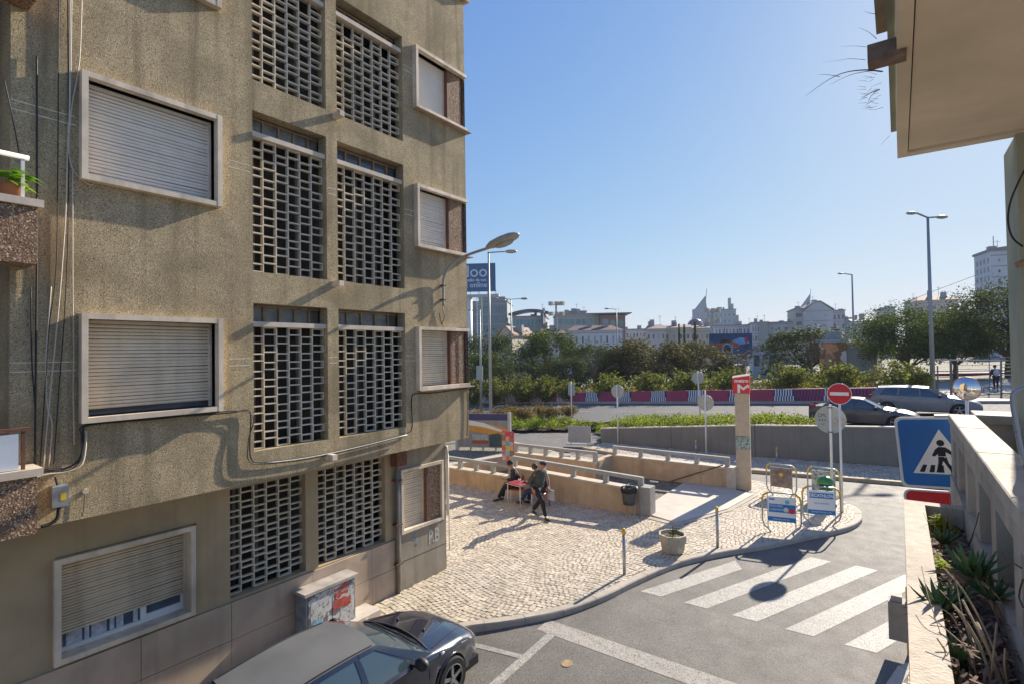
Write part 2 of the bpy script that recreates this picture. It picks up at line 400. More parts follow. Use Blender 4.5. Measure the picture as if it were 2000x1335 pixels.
# pavement at the far side, below the grey wall
FK=[(8,24.7),(0,23.97),(-4.92,23.3),(-9,23.2),(-13.2,24.3)]
FKs=resample(FK,1.2); fin=[p+Vector((0,.2)) for p in FKs]
farp=MB().prism([(p.x,p.y+.2) for p in FKs][::-1]+[(-13.2,26.4),(-12.6,26.2),(-5.45,26.5),(-.1,27.4),(8,28.6)][0:0]+[(-13.4,26.6),(8,28.6)][0:0],0,PV) if False else None
pf=[(p.x,p.y+.2) for p in FKs]+[(-13.3,26.3),(-5.4,26.2),(0,27.0),(8,28.2)]
pf=pf[::-1]
farp=MB().prism(pf,0,PV-.012).build('far_pavement',sand,kind='structure')
yk=mat('yellowed_kerb',(.42,.33,.2),.8,.15,4)
for a,b in zip(FKs[:-1],FKs[1:]):
    mbk=MB(); d=(b-a).normalized(); n_=Vector((d.y,-d.x)); n_=n_ if n_.y>0 else -n_
    a2=a+d*.006; vs=[(a2.x,a2.y),(b.x,b.y),(b.x+n_.x*.2,b.y+n_.y*.2),(a2.x+n_.x*.2,a2.y+n_.y*.2)]
    mbk.prism(vs[::-1],0,PV+.002); mbk.build('kerb_stone',yk,farp)
mb=MB(); yy=23.3
while yy<28:
    xx=-13+(rs.random()*.1)
    while xx<8:
        w_=rs.uniform(.12,.17); cy=yy+.12*math.sin(xx*1.1)
        if inside(xx+w_/2,cy,pf) : stone_geo(mb,xx+w_/2,cy,w_,.13,rs.choice([0,1,2]))
        xx+=w_+.015
    yy+=.15
mb.build('paving_stones',[stone1,stone2,stone3],farp,kind='stuff')
# right-hand pavement below our own house
BR=[(-.45,-6),(-.45,2),(-.42,6),(-.38,9.0),(-.3,9.47),(-.12,10.15),(.12,10.75),(.6,11.3),(1.4,11.7),(3,12),(12,12.2)]
BRs=resample(BR,.5); bin_=[]
for i,p in enumerate(BRs):
    t=(BRs[min(i+1,len(BRs)-1)]-BRs[max(i-1,0)]).normalized(); bin_.append(p+Vector((t.y,-t.x))*.16)
pr=MB().prism([(p.x,p.y) for p in bin_][::-1]+[(12,-6)][::-1] if False else ([(12,-6)]+[(p.x,p.y) for p in bin_][::-1]),-.6,PV-.008).build('near_pavement',sand,kind='structure')
# kerb helper expects inner on given side
for i in range(0,len(BRs)-1,2):
    j=min(i+2,len(BRs)-1); a,b,c,d=BRs[i].lerp(BRs[j],.01),BRs[j],bin_[j],bin_[i].lerp(bin_[j],.01)
    MB().prism([(a.x,a.y),(d.x,d.y),(c.x,c.y),(b.x,b.y)][::1] if False else [(a.x,a.y),(d.x,d.y),(c.x,c.y),(b.x,b.y)],-.6,PV).build('kerb_stone',kerbm,pr)
mb=MB(); yy=7.5
while yy<12:
    xx=-.4
    while xx<3:
        if inside(xx,yy,[(12,-6)]+[(p.x,p.y) for p in bin_][::-1]): stone_geo(mb,xx,yy,rs.uniform(.08,.11),.095,rs.choice([0,1,2]))
        xx+=.112
    yy+=.107
mb.build('paving_stones',[stone1,stone2,stone3],pr,kind='stuff')
# road markings
u=Vector((math.cos(R(66.3)),math.sin(R(66.3))))
cross=empty('pedestrian_crossing',(0,0,0),kind='structure')
for i in range(7):
    x0=-4.48+.905*i; L_=(14.62-10.62)/u.y
    if i==0: L0=2.95; 
    else: L0=L_
    a=Vector((x0,10.62)); b=Vector((x0+.45,10.63)); top=[b+u*(L0*.985 if i else 2.55),a+u*(L0 if i else 3.05)]
    mb=MB(); mb.add([(a.x,a.y,.004),(b.x,b.y,.004),(top[0].x,top[0].y,.004),(top[1].x,top[1].y,.004)],[(0,1,2,3)])
    if i==0: pass
    mb.build('stripe',paint,cross)
mb=MB(); mb.add([(-5.42,8.55,.004),(-5.42,8.13,.004),(-.5,8.03,.004),(-.5,8.47,.004)],[(0,1,2,3)]); mb.build('stop_line',stopm,kind='structure')
lines=empty('parking_lines',(0,0,0),kind='structure')
mb=MB(); mb.add([(-5.19,8.12,.006),(-5.03,8.12,.006),(-5.05,-4,-.405),(-5.21,-4,-.405)],[(3,2,1,0)]); mb.build('line',paint,lines)
mb=MB(); mb.add([(-6.6,7.1,-.026),(-5.17,7.36,-.017),(-5.17,7.24,-.021),(-6.6,6.98,-.030)],[(3,2,1,0)]); mb.build('line',paint,lines)
mb=MB(); mb.disc((-4.45,8.0-.45,-.012),(0,0,1),.11,.001,20,ry=.09); mb.build('rust_mark',mat('rust_stain',(.36,.25,.13),.8,.3,9),kind='structure')
# avenue
AVN=lambda px,py:GA(px,py)
a=[(-70,31.0),(-34,29.5),(-24,30.2),(-14,31.2),(-5,31.3),(0,28.6),(10,28.9),(30,29.5)]
b=[(30,41.0),(0,41.3),(-20,42.4),(-36,43.6),(-70,45)]
mb=MB()
aa=[(-70,31.0),(-34,29.5),(-24,30.2),(-14,31.2),(-5,30.0),(0,28.2),(10,28.6),(40,29.5)]
bb=[(-70,45.0),(-34,43.3),(-24,42.6),(-14,42.1),(-5,41.7),(0,41.5),(10,41.2),(40,40.5)]
vs=[];fs=[]
for (x0,y0),(x1,y1) in zip(aa,bb):
    for k in range(5):
        x=x0+(x1-x0)*k/4;y=y0+(y1-y0)*k/4; vs.append((x,y,ave(x,y)))
for i in range(len(aa)-1):
    for k in range(4): fs.append((i*5+k,(i+1)*5+k,(i+1)*5+k+1,i*5+k+1))
mb.add(vs,fs); avn=mb.build('avenue',asph2,kind='structure')
mb=MB()
for (x0,y0),(x1,y1) in zip(bb[:-1],bb[1:]):
    mb.add([(x0,y0-.25,ave(x0,y0)+.15),(x1,y1-.25,ave(x1,y1)+.15),(x1,y1+1.2,ave(x1,y1)+.15),(x0,y0+1.2,ave(x0,y0)+.15),(x0,y0-.25,ave(x0,y0)-.1),(x1,y1-.25,ave(x1,y1)-.1)],[(0,1,2,3),(4,5,1,0)])
mb.build('avenue_kerb',kerbm,kind='structure')
# dashes on the far lane
lm=empty('lane_marks',(0,0,0),kind='structure')
for i in range(12):
    x=-30+i*3.2; y0=36.4; MB().add([(x,y0,ave(x,y0)+.006),(x+1.6,y0,ave(x+1.6,y0)+.006),(x+1.6,y0+.14,ave(x+1.6,y0+.14)+.006),(x,y0+.14,ave(x,y0+.14)+.006)],[(0,1,2,3)]).build('dash',paint,lm)
# ------------------------------------------------------------------ the apartment building across the street
XF=-7.85; XG=-8.5; YC=9.17
bld=empty('apartment_building',(-8.5,5.0,0),label='olive rough-plastered apartment building with concrete block screens and shuttered windows',cat='building')
def rect_wall(mb,X,y0,y1,z0,z1,holes,depth):
    ys=sorted({y0,y1}|{h[0] for h in holes}|{h[1] for h in holes}); zs=sorted({z0,z1}|{h[2] for h in holes}|{h[3] for h in holes})
    ys=[y for y in ys if y0<=y<=y1]; zs=[z for z in zs if z0<=z<=z1]
    for a,b in zip(ys[:-1],ys[1:]):
        for c,d in zip(zs[:-1],zs[1:]):
            my,mz=(a+b)/2,(c+d)/2
            if any(h[0]<my<h[1] and h[2]<mz<h[3] for h in holes): continue
            mb.add([(X,a,c),(X,b,c),(X,b,d),(X,a,d)],[(0,1,2,3)])
    for h in holes:
        a,b,c,d=h[:4]; e=X-depth
        mb.add([(X,a,c),(X,b,c),(e,b,c),(e,a,c)],[(0,3,2,1)]); mb.add([(X,a,d),(X,b,d),(e,b,d),(e,a,d)],[(0,1,2,3)])
        mb.add([(X,a,c),(X,a,d),(e,a,d),(e,a,c)],[(0,3,2,1)]); mb.add([(X,b,c),(X,b,d),(e,b,d),(e,b,c)],[(0,1,2,3)])
G1=(4.24,5.53); G2=(5.75,7.29)
bigw=(2.19,3.68); smw=(7.63,9.06)
# (bottom, blocks top, opening top) of the stairwell openings per floor
rows=[(3.58,5.45,5.80),(6.28,8.35,8.73),(9.20,10.98,11.30)]
wz=[(4.31,5.47),(7.19,8.36),(10.05,11.3)]; swz=[(4.34,5.48),(7.215,8.36),(10.04,11.18)]
holes=[]
for (a,b,c) in rows: holes+=[(G1[0],G1[1],a,c),(G2[0],G2[1],a,c)]
holes+=[(bigw[0],bigw[1],a,b) for a,b in wz]+[(smw[0],smw[1]+.2,a,b) for a,b in swz]
ZT=12.98
mb=MB(); rect_wall(mb,XF,1.52,YC,3.12,ZT,[h for h in holes if h[1]<YC]+[(h[0],YC,h[2],h[3]) for h in holes if h[1]>=YC],.22)
mb.add([(XF,1.52,3.12),(XF,1.52,ZT),(XF-.9,1.52,ZT),(XF-.9,1.52,3.12)],[(0,1,2,3)])
# end gable and roof and underside of the overhang
zz=[3.12]+[v for s in swz for v in s]+[ZT]
mb.add([(XF,YC,3.12),(XF,YC,ZT),(-20,YC,ZT),(-20,YC,3.12)],[(0,3,2,1)])
mb.add([(XF,1.52,3.12),(XF,YC,3.12),(-20,YC,3.12),(-20,1.52,3.12)],[(0,3,2,1)])
mb.add([(XF,-3,ZT),(XF,YC,ZT),(-20,YC,ZT),(-20,-3,ZT)],[(0,1,2,3)])
mb.build('wall',plaster,bld)
cm_=mat('eave_paint',(.40,.30,.22),.7,.15,6)
MB().box((-20,-3,ZT),(XF+.10,YC+.10,ZT+.14)).build('cornice',cm_,bld)
# solid dark boxes behind the screens, the rooms' shade put into their colour
MB().box((-12,1.53,3.14),(XF-.75,YC-.05,ZT-.05)).build('stair_hall_shade',darkroom,bld)
mb=MB()
for (a,b) in (G1,G2):
    for i in range(3):
        y=a+(b-a)*(.2+.3*i); 
        for z0,z1 in ((3.5,5.9),(6.2,8.8),(9.1,11.3),(1.3,2.9)):
            X0=(XF if z0>3 else XG)-.55
            mb.box((X0,y,z0),(X0+.03,y+.05,z1))
mb.build('stair_railing',mat('stair_post',(.22,.19,.15),.7,.2,8),bld)
# thin white joint strips running round the front
segs=[(1.52,2.1),(3.88,4.2),(5.56,5.72),(7.32,7.66)]
for z in (4.965,4.865,7.86,7.76,10.75,10.65):
    for a,b in segs: MB().box((XF,a,z),(XF+.002,b,z+.010)).build('joint_line',mat('white_joint',(.72,.68,.55),.8,.2,8),bld)
# lower storey
gh=[(2.07,3.71,1.22,2.55),(4.2,5.51,1.24,2.93),(5.76,7.3,1.22,2.93)]
mb=MB(); rect_wall(mb,XG,-3,7.62,1.2,3.13,gh,.2); mb.add([(XG-.12,-3,2.9),(XG-.12,1.5,2.9),(XG-.12,1.5,3.12),(XG-.12,-3,3.12)],[(0,1,2,3)])
mb.build('lower_wall',plaster_lo,bld)
MB().box((-20,1.0,0),(XG-.7,9.0,3.1)).build('stair_hall_shade',darkroom,bld)
# bay at the corner (slightly proud) with its plinth
XB=XG+.06
mb=MB(); rect_wall(mb,XB,7.62,9.02,.0,3.13,[(7.67,8.93,1.29,2.60)],.16)
mb.add([(XB,7.62,0),(XB,7.62,3.13),(XG-.1,7.62,3.13),(XG-.1,7.62,0)],[(0,1,2,3)])
mb.add([(XB,9.02,0),(XB,9.02,3.13),(-20,9.02,3.13),(-20,9.02,0)],[(0,3,2,1)])
mb.build('corner_bay',mat('bay_plaster',(.30,.26,.20),.85,.1,3,.3,90,stain=.5,streak=.45),bld)
# plinth slabs, each its own slab with open joints
yy=[-2.2,-.9,.4,1.68,2.98,4.2,5.62,6.92,7.61]
for a,b in zip(yy[:-1],yy[1:]):
    for z0,z1 in ((.0,.62),(.628,1.195)):
        o=random.uniform(0,.006); MB().box((XG-.1,a+.004,z0),(XG+.035+o,b-.004,z1)).build('plinth_slab',granite,bld)
MB().box((XB,7.64,.70),(XB+.004,9.0,.708)).build('plinth_joint',black,bld)
# ---- block screens
def block_mesh(w,h,d,t):
    mb=MB(); v=[]
    for x in (0,-d):
        for (ya,yb,za,zb) in ((0,w,0,h),(t,w-t,t,h-t)):
            v+=[(x,ya,za),(x,yb,za),(x,yb,zb),(x,ya,zb)]
    # 0-3 front outer,4-7 front inner,8-11 back outer,12-15 back inner
    f=[]
    for k in range(4):
        n=(k+1)%4
        f+=[(k,n,4+n,4+k),(8+n,8+k,12+k,12+n),(n,k,8+k,8+n),(4+k,4+n,12+n,12+k)]
    mb.add(v,f); return mb
def screen(Y,z0,z1,X,ncol,nper,first,lint,zmin=0,topgap=.0):
    """staggered hollow blocks; 'first' = whether column 0 starts with a block at the bottom"""
    g=empty('block_screen',(X,Y[0],z0),parent=None); g.parent=bld; g.location=Vector((X,Y[0],z0))-bld.location
    W=(Y[1]-Y[0]-.02)/ncol; per=(z1-z0)/nper; h=per*.40; 
    me=block_mesh(W+.014,h+.018,.065,.019).mesh('block',concblk)
    for c in range(ncol):
        st=(c+(0 if first else 1))%2
        k=0
        while True:
            zb=z0+st*per*.5+k*per
            if zb+h>z1+.02: break
            if zb+h>zmin: inst(me,'block',g,(X-.10-random.uniform(0,.008),Y[0]+.01+c*W-.009,zb))
            k+=1
    for c in range(1,ncol):
        y=Y[0]+.01+c*W; MB().box((X-.16,y-.006,z0),(X-.103,y+.006,z1)).build('rib',concblk,g)
    if lint:
        MB().box((X-.2,Y[0]+.003,lint[0]),(X-.03,Y[1]-.003,lint[0]+.075)).build('lintel',lintelm,g)
        # top-light window
        zt=lint[1]; zb=lint[0]+.075
        MB().box((X-.3,Y[0]+.003,zb),(X-.27,Y[1]-.003,zt)).build('glass',random.choice([glassd,glassmilk,glassd]),g)
        n=4
        for i in range(n+1):
            y=Y[0]+.02+(Y[1]-Y[0]-.08)*i/n*.88
            MB().box((X-.28,y,zb),(X-.24,y+.035,zt-.002)).build('mullion',woodf,g)
        MB().box((X-.28,Y[0]+.004,zt-.04),(X-.239,Y[1]-.004,zt-.003)).build('window_head',woodf,g)
    return g
for i,(a,b,c) in enumerate(rows):
    zm=0
    screen(G1,a+.01,b-.02,XF,6,[6.9,6.9,6.3][i],True,(b,c))
    screen(G2,a+.01,b-.02,XF,7,[6.9,6.9,6.3][i],False,(b,c))
screen((4.2,5.51),1.25,2.93,XG,6,7,True,None)
screen((5.76,7.3),1.23,2.93,XG,7,7,False,None)
# ---- windows
def window(Y,Z,X,slm,n,frac=1.,proud=.11,fr=.065,pebble_w=0,plain=False,label=None,gap=False,wrap=False):
    g=empty('window',(X,Y[0],Z[0])); g.parent=bld; g.location=Vector((X,Y[0],Z[0]))-bld.location
    if label: g['label']=label
    y0,y1=Y; z0,z1=Z; a=X-.19; b=X+proud
    mb=MB()
    mb.box((a,y0-fr,z0-fr),(b,y0,z1+fr)); 
    ye=y1+fr
    if not wrap: mb.box((a,y1,z0-fr),(b,y1+fr,z1+fr)); ye=y1
    mb.box((a,y0+.0005,z1),(b-.003,ye,z1+fr)); mb.box((a,y0+.0005,z0-fr),(b-.003,ye,z0))
    mb.build('frame',stonef,g)
    ys1=y1-pebble_w
    if pebble_w:
        MB().box((X-.2,ys1,z0),(X-.02,y1-(.0 if not wrap else 0),z1)).build('pebble_panel',pebble,g)
        MB().box((X-.12,ys1-.05,z0),(X-.0,ys1-.002,z1)).build('side_board',mat('brown_board',(.16,.07,.045),.7,.2,7),g)
        ys1-=.05
    MB().box((X-.16,y0+.031,z1-.045),(X-.108,ys1-.031,z1-.001)).build('shutter_head',slm,g)
    zt=z1; zb=z0+(z1-z0)*(1-frac)
    # guide rails
    MB().box((X-.15,y0+.001,z0),(X-.09,y0+.03,z1)).build('guide_rail',woodf if not plain else white,g)
    MB().box((X-.15,ys1-.03,z0),(X-.09,ys1-.001,z1)).build('guide_rail',stonef,g)
    if plain:
        MB().box((X-.14,y0+.03,z0+.01),(X-.12,ys1-.03,z1)).build('blind',slatp,g)
    else:
        fl=.78 if gap else .86; p=(zt-zb)/n; w=ys1-y0-.06
        mb=MB(); seg=6; vs=[]
        for k in range(seg+1):
            t=k/seg; z=t*p*fl; x=.010*math.sin(math.pi*t); vs+=[(x,0,z),(x,w,z)]
        mb.add(vs,[(2*k,2*k+1,2*k+3,2*k+2) for k in range(seg)]); mb.add([(0,0,p*fl),(0,w,p*fl),(-.012,w,p*fl),(-.012,0,p*fl),(-.012,0,0),(-.012,w,0),(0,w,0),(0,0,0)],[(0,1,2,3),(3,2,5,4),(4,5,6,7)])
        me=mb.mesh('slat',slm,True)
        for i in range(n): inst(me,'slat',g,(X-.125+random.uniform(-.003,.002),y0+.03,zb+i*p+random.uniform(-.002,.001)),rot=(R(random.gauss(0,.09)),R(random.gauss(0,2.5)),0))
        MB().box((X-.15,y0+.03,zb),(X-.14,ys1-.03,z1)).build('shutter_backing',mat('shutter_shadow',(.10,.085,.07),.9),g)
    if frac<1 or gap:
        MB().box((X-.19,y0,z0),(X-.185,ys1,z1)).build('glass',glassd,g)
        if gap:
            ym=y0+(ys1-y0)*.62
            mb=MB(); mb.box((X-.185,y0,z0),(X-.155,ys1,z0+.05)); mb.box((X-.185,ym,z0+.05),(X-.155,ym+.07,z1-.2)); mb.box((X-.184,ym+.07,z0+.05),(X-.158,ys1-.05,z0+.1)); mb.box((X-.185,ys1-.05,z0+.05),(X-.155,ys1,z1-.2)); mb.build('sash',white,g)
            # gathered curtain behind the pane, visible in the gap
            mb=MB(); vs=[];N=60
            for k in range(N+1):
                y=y0+.03+(ym-y0-.05)*k/N; x=X-.183+.004*math.sin(k*.7+2*math.sin(k*.31))
                vs+=[(x,y,z0+.05),(x,y,z0+.4)]
            mb.add(vs,[(2*k,2*k+2,2*k+3,2*k+1) for k in range(N)]); mb.build('curtain',curtain,g,True)
    return g
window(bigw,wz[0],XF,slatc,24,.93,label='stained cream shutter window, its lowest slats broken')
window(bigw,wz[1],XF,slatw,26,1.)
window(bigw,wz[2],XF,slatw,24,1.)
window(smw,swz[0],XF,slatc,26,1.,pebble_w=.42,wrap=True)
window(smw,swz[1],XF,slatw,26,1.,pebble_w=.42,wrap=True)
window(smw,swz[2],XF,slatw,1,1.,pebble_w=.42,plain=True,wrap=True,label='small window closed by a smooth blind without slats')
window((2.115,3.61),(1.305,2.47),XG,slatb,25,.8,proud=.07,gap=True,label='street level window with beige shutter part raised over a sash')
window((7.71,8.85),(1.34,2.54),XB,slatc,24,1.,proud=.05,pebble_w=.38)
# reddish sills under the small windows
for a,b in swz: MB().box((XF-.1,smw[0]-.05,a-.085),(XF+.14,YC+.07,a-.066)).build('sill',mat('sill_stone',(.36,.27,.21),.7,.2,9),bld)
# corner of the gable seen beside the small windows
mb=MB()
for a,b in swz: mb.box((XF-.3,YC-.02,a-.02),(XF-.02,YC+.012,b+.02))
mb.build('pebble_return',pebble,bld)
# ---- drain spouts
for (y,z) in ((5.70,9.13),(5.66,6.21),(5.5,3.30)):
    mb=MB(); mb.box((XF,y-.045,z-.04),(XF+.22,y+.045,z+.05)); mb.build('drain_spout',stonef,bld)
# ---- balconies on the left edge
for zs,zr in ((6.66,7.15),(3.80,4.27),(9.55,10.1)):
    b=empty('balcony',(-7.5,1.0,zs)); b.parent=bld; b.location=Vector((-7.5,1.0,zs))-bld.location
    MB().box((XF,-1.5,zs-.03),(-7.42,1.71,zs+.05)).build('slab_edge',stonef,b)
    MB().box((-7.85,-1.5,zs-.64),(-7.46,1.665,zs-.031)).build('pebble_panel',pebble,b)
    if zs<5:
        MB().box((-7.5,-1.5,zs+.06),(-7.48,1.52,zr-.04)).build('glass_panel',mat('frosted_panel',(.60,.64,.70),.35,.1,3),b)
        MB().bar((-7.5,1.56,zs+.05),(-7.5,1.56,zr),.03).build('post',rusty,b)
        MB().bar((-7.5,-1.5,zr),(-7.5,1.62,zr),.05,.035).build('handrail',rusty,b)
    else:
        MB().tube([(-7.5,-1.5,zr),(-7.5,1.60,zr)],.028,8).build('handrail',white,b,True)
        MB().bar((-7.5,1.55,zs+.05),(-7.5,1.55,zr),.03).build('post',white,b)
        MB().bar((-7.5,.9,zs+.05),(-7.5,.9,zr),.03).build('post',white,b)
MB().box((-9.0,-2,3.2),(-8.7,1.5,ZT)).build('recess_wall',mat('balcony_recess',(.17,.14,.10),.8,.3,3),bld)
MB().box((-8.68,.4,3.9),(-8.64,1.44,6.0)).build('balcony_door',mat('brown_door',(.20,.155,.12),.6,.1,4),bld)
# leafy pot plant on the balcony
def blade(mb,p,d,L,w,droop=.5,mi=0,seg=4,fold=.0,tipw=.05):
    d=Vector(d).normalized(); side=d.cross(Vector((0,0,1)))
    if side.length<.05: side=Vector((1,0,0))
    side.normalize(); vs=[]; q=Vector(p); dd=d.copy()
    for k in range(seg+1):
        t=k/seg; ww=w*(1-t)**.7 if t<1 else w*tipw
        ww=w*(math.sin(math.pi*min(1,.25+t*.75)))+w*tipw
        vs+=[q-side*ww/2,q+Vector((0,0,-fold*ww)),q+side*ww/2]
        dd=(dd+Vector((0,0,-droop/seg))).normalized(); q=q+dd*L/seg
    mb.add(vs,[f for k in range(seg) for f in ((3*k,3*k+1,3*k+4,3*k+3),(3*k+1,3*k+2,3*k+5,3*k+4))],mi)
fresh=leafmat('fresh_leaf',(.13,.25,.03),.3,.45)
_q=onX(22,375,-7.62); PX,PY_,PZ=-7.62,_q.y,6.71
pp=empty('potted_plant',(PX,PY_,PZ),label='bright green leafy plant behind the white balcony rail',cat='plant')
MB().lathe([(.09,0),(.12,.16),(.125,.18),(.1,.17)],14,(PX,PY_,PZ)).build('pot',mat('terracotta',(.35,.14,.07),.8),pp,True)
rp=random.Random(4)
for i in range(26):
    a=rp.uniform(0,6.28); e=rp.uniform(.2,1.3); mb=MB(); blade(mb,(PX+rp.uniform(-.08,.08),PY_+rp.uniform(-.1,.1),6.84+rp.uniform(0,.15)),(math.cos(a),math.sin(a),e),rp.uniform(.16,.28),.09,1.3); mb.build('leaf',fresh,pp)
# ---- drainpipe at the corner bay
dp=empty('drainpipe',(XG+.08,7.53,.0),label='dark drainpipe with brackets running down beside the corner bay',cat='drainpipe')
MB().tube([(XG+.09,7.54,.12),(XG+.09,7.54,2.75),(XG+.05,7.5,2.95),(XG+.05,7.5,3.1)],.04,10).build('pipe',mat('dark_pipe',(.12,.11,.10),.5,.2,9),dp,True)
MB().tube([(XG+.07,7.62,.12),(XG+.07,7.62,2.6)],.022,8).build('thin_pipe',galv,dp,True)
for z in (.7,1.5,2.4): MB().box((XG,7.47,z),(XG+.14,7.64,z+.03)).build('bracket',rusty,dp)
MB().box((XG,7.45,2.72),(XG+.2,7.72,3.0)).build('iron_box',rusty,dp)
vp=empty('corner_pipe',(XB+.02,9.08,1.2),label='pale vertical pipe fixed to the ground floor corner of the building',cat='pipe')
MB().tube([(XB+.0,9.08,1.32),(XB+.0,9.08,2.75),(XB+.03,9.02,2.9)],.032,8).build('pipe',pvc,vp,True)
MB().tube([(XB+.0,9.12,.5),(XB+.0,9.12,2.7)],.012,6).build('pipe',pvc,vp,True)
# ---- graffiti and stickers
grw=mat('faded_white_spray',(.45,.41,.36),.9,.2,20)
text('P.B',.42,(XB+.004,8.62,.97),(R(90),0,R(90)),grw,bld,'graffiti',.001,sx=.62,bold=.012)
bs=mat('faded_blue_spray',(.12,.24,.36),.9,.4,20)
for (y,z,w_,h) in ((8.05,1.08,.16,.06),(8.1,.95,.07,.07)): MB().disc((XB+.003,y,z),(1,0,0),w_/2,.001,12,ry=h/2).build('spray_mark',bs,bld)
# ---- cables
def wire(par,pts,r,mt,name='cable'): return MB().tube(pts,r,5).build(name,mt,par,True)
F=lambda px,py,o=.03: onX(px,py,XF+o)
cb=empty('cable_bundle',tuple(F(485,900)),label='black and grey cable bundle looping along the facade under the screens',cat='cables')
def path(ps,o=.03): return catmull([F(x,y,o) for x,y in ps],4)
wire(cb,path([(0,945),(40,932),(85,920),(130,913),(155,895),(162,860),(163,832),(180,826),(300,815),(440,806),(482,800),(490,812),(488,860),(490,893),(505,902),(560,897),(640,884),(740,860),(795,845),(805,830),(804,780),(812,768),(850,766),(912,757)]),.011,blackc)
wire(cb,path([(0,955),(40,942),(88,926),(130,920),(160,905),(168,862),(168,840)],.05),.010,whitec)
wire(cb,path([(88,915),(135,917),(158,893),(159,850),(170,830),(300,818),(484,803),(485,860),(487,900),(530,904),(640,888),(792,850)],.05),.008,blackc)
wire(cb,path([(520,903),(600,893),(700,872),(795,848)],.06),.009,pvc)
wire(cb,path([(912,757),(914,800),(912,850)],.02),.008,blackc)
wire(cb,path([(858,612),(868,640),(905,640),(913,650),(914,757)],.02),.008,blackc)
vc=empty('hanging_cables',tuple(F(120,400)),label='loose black and pale wires hanging down the left side of the facade',cat='cables')
for pts,r,mt in (([(72,110),(72,200),(72,395),(72,520),(70,700),(68,910)],.010,blackc),([(115,-10),(113,300),(110,520),(95,650),(88,760),(78,910)],.006,blackc),
  ([(137,-10),(135,200),(132,300),(128,420),(118,560),(105,700),(95,800),(85,912)],.007,whitec),([(132,-10),(134,260),(133,450),(127,600),(115,760),(105,905)],.006,blackc),
  ([(160,-10),(155,120),(140,210),(134,290),(142,330),(160,352),(180,362),(186,350),(178,342)],.007,whitec),([(142,330),(142,560),(144,680),(143,760),(145,868)],.006,whitec),
  ([(140,-10),(138,150),(134,300)],.006,whitec),([(8,155),(18,200),(32,270),(42,330),(48,400)],.006,blackc),([(60,560),(62,700),(68,790),(70,905)],.007,blackc),([(100,560),(90,700),(92,790),(102,830),(95,910)],.006,whitec)):
    wire(vc,path(pts),r,mt)
th=empty('junction_box',tuple(onX(112,965,XF)),label='small grey junction box with a yellow sticker below the lowest balcony',cat='junction box')
p=onX(112,965,XF); MB().bbox((XF,p.y-.075,p.z-.12),(XF+.12,p.y+.075,p.z+.12),.01).build('box',galv,th)
MB().box((XF+.12,p.y-.0,p.z-.05),(XF+.123,p.y+.05,p.z+.03)).build('sticker',yellow,th)
wire(th,path([(115,988),(112,1010),(98,1022),(80,1028)],.05),.02,blackc); wire(th,path([(112,946),(108,930)],.05),.012,blackc)
wb=empty('wall_hook',tuple(onX(165,958,XF)),label='small round fixing with a thin wire on the plaster above the street window',cat='fixing')
MB().disc(onX(166,958,XF),(1,0,0),.03,.03,12).build('disc',stonef,wb); wire(wb,path([(166,962),(162,1000),(159,1008)],.02),.004,blackc)
# ---- wall lamp
lp=empty('wall_street_lamp',(XF,8.35,6.0),label='street lamp on a bent tube arm fixed to the building corner',cat='street lamp')
MB().tube(catmull([(XF+.06,8.33,6.0),(XF+.06,8.33,6.35),(XF+.08,8.33,6.6),(XF+.22,8.36,6.83),(XF+.6,8.4,7.0),(-6.62,8.42,7.1)],5),.028,10).build('arm',poleg,lp,True)
for z in (6.12,6.42): MB().box((XF,8.29,z),(XF+.1,8.37,z+.03)).build('bracket',rusty,lp)
hd=MB()
prof=[(0,.045,.05,0),(.12,.11,.10,0),(.35,.145,.12,.0),(.6,.15,.11,0),(.72,.11,.07,.01),(.78,.03,.02,.02)]
vs=[];n=12
for (x,w_,h,dz) in prof:
    for k in range(n): a=2*math.pi*k/n; vs.append(Vector((x, w_*math.cos(a), (h if math.sin(a)>0 else h*.45)*math.sin(a)+dz)))
hd.add(vs,[(i*n+k,i*n+(k+1)%n,(i+1)*n+(k+1)%n,(i+1)*n+k) for i in range(len(prof)-1) for k in range(n)]+[tuple(range(n))[::-1],tuple(range((len(prof)-1)*n,len(prof)*n))])
o=hd.build('lamp_head',mat('lamp_housing',(.42,.38,.30),.5,.12,8,metal=.2),lp,True,world=False); o.location=Vector((-6.66,8.41,7.10))-lp.location; o.rotation_euler=(0,R(-12),R(3))
lens=MB(); lens.ball((.42,0,-.055),.11,12,sc=(2.0,1.0,.5)); o2=lens.build('lamp_glass',mat('lamp_glass',(.35,.33,.27),.2,.1,9),o,True,world=False)
wire(lp,[(XF+.03,8.33,6.0),(XF+.05,8.36,5.75),(XF+.02,8.3,5.6)],.008,blackc)
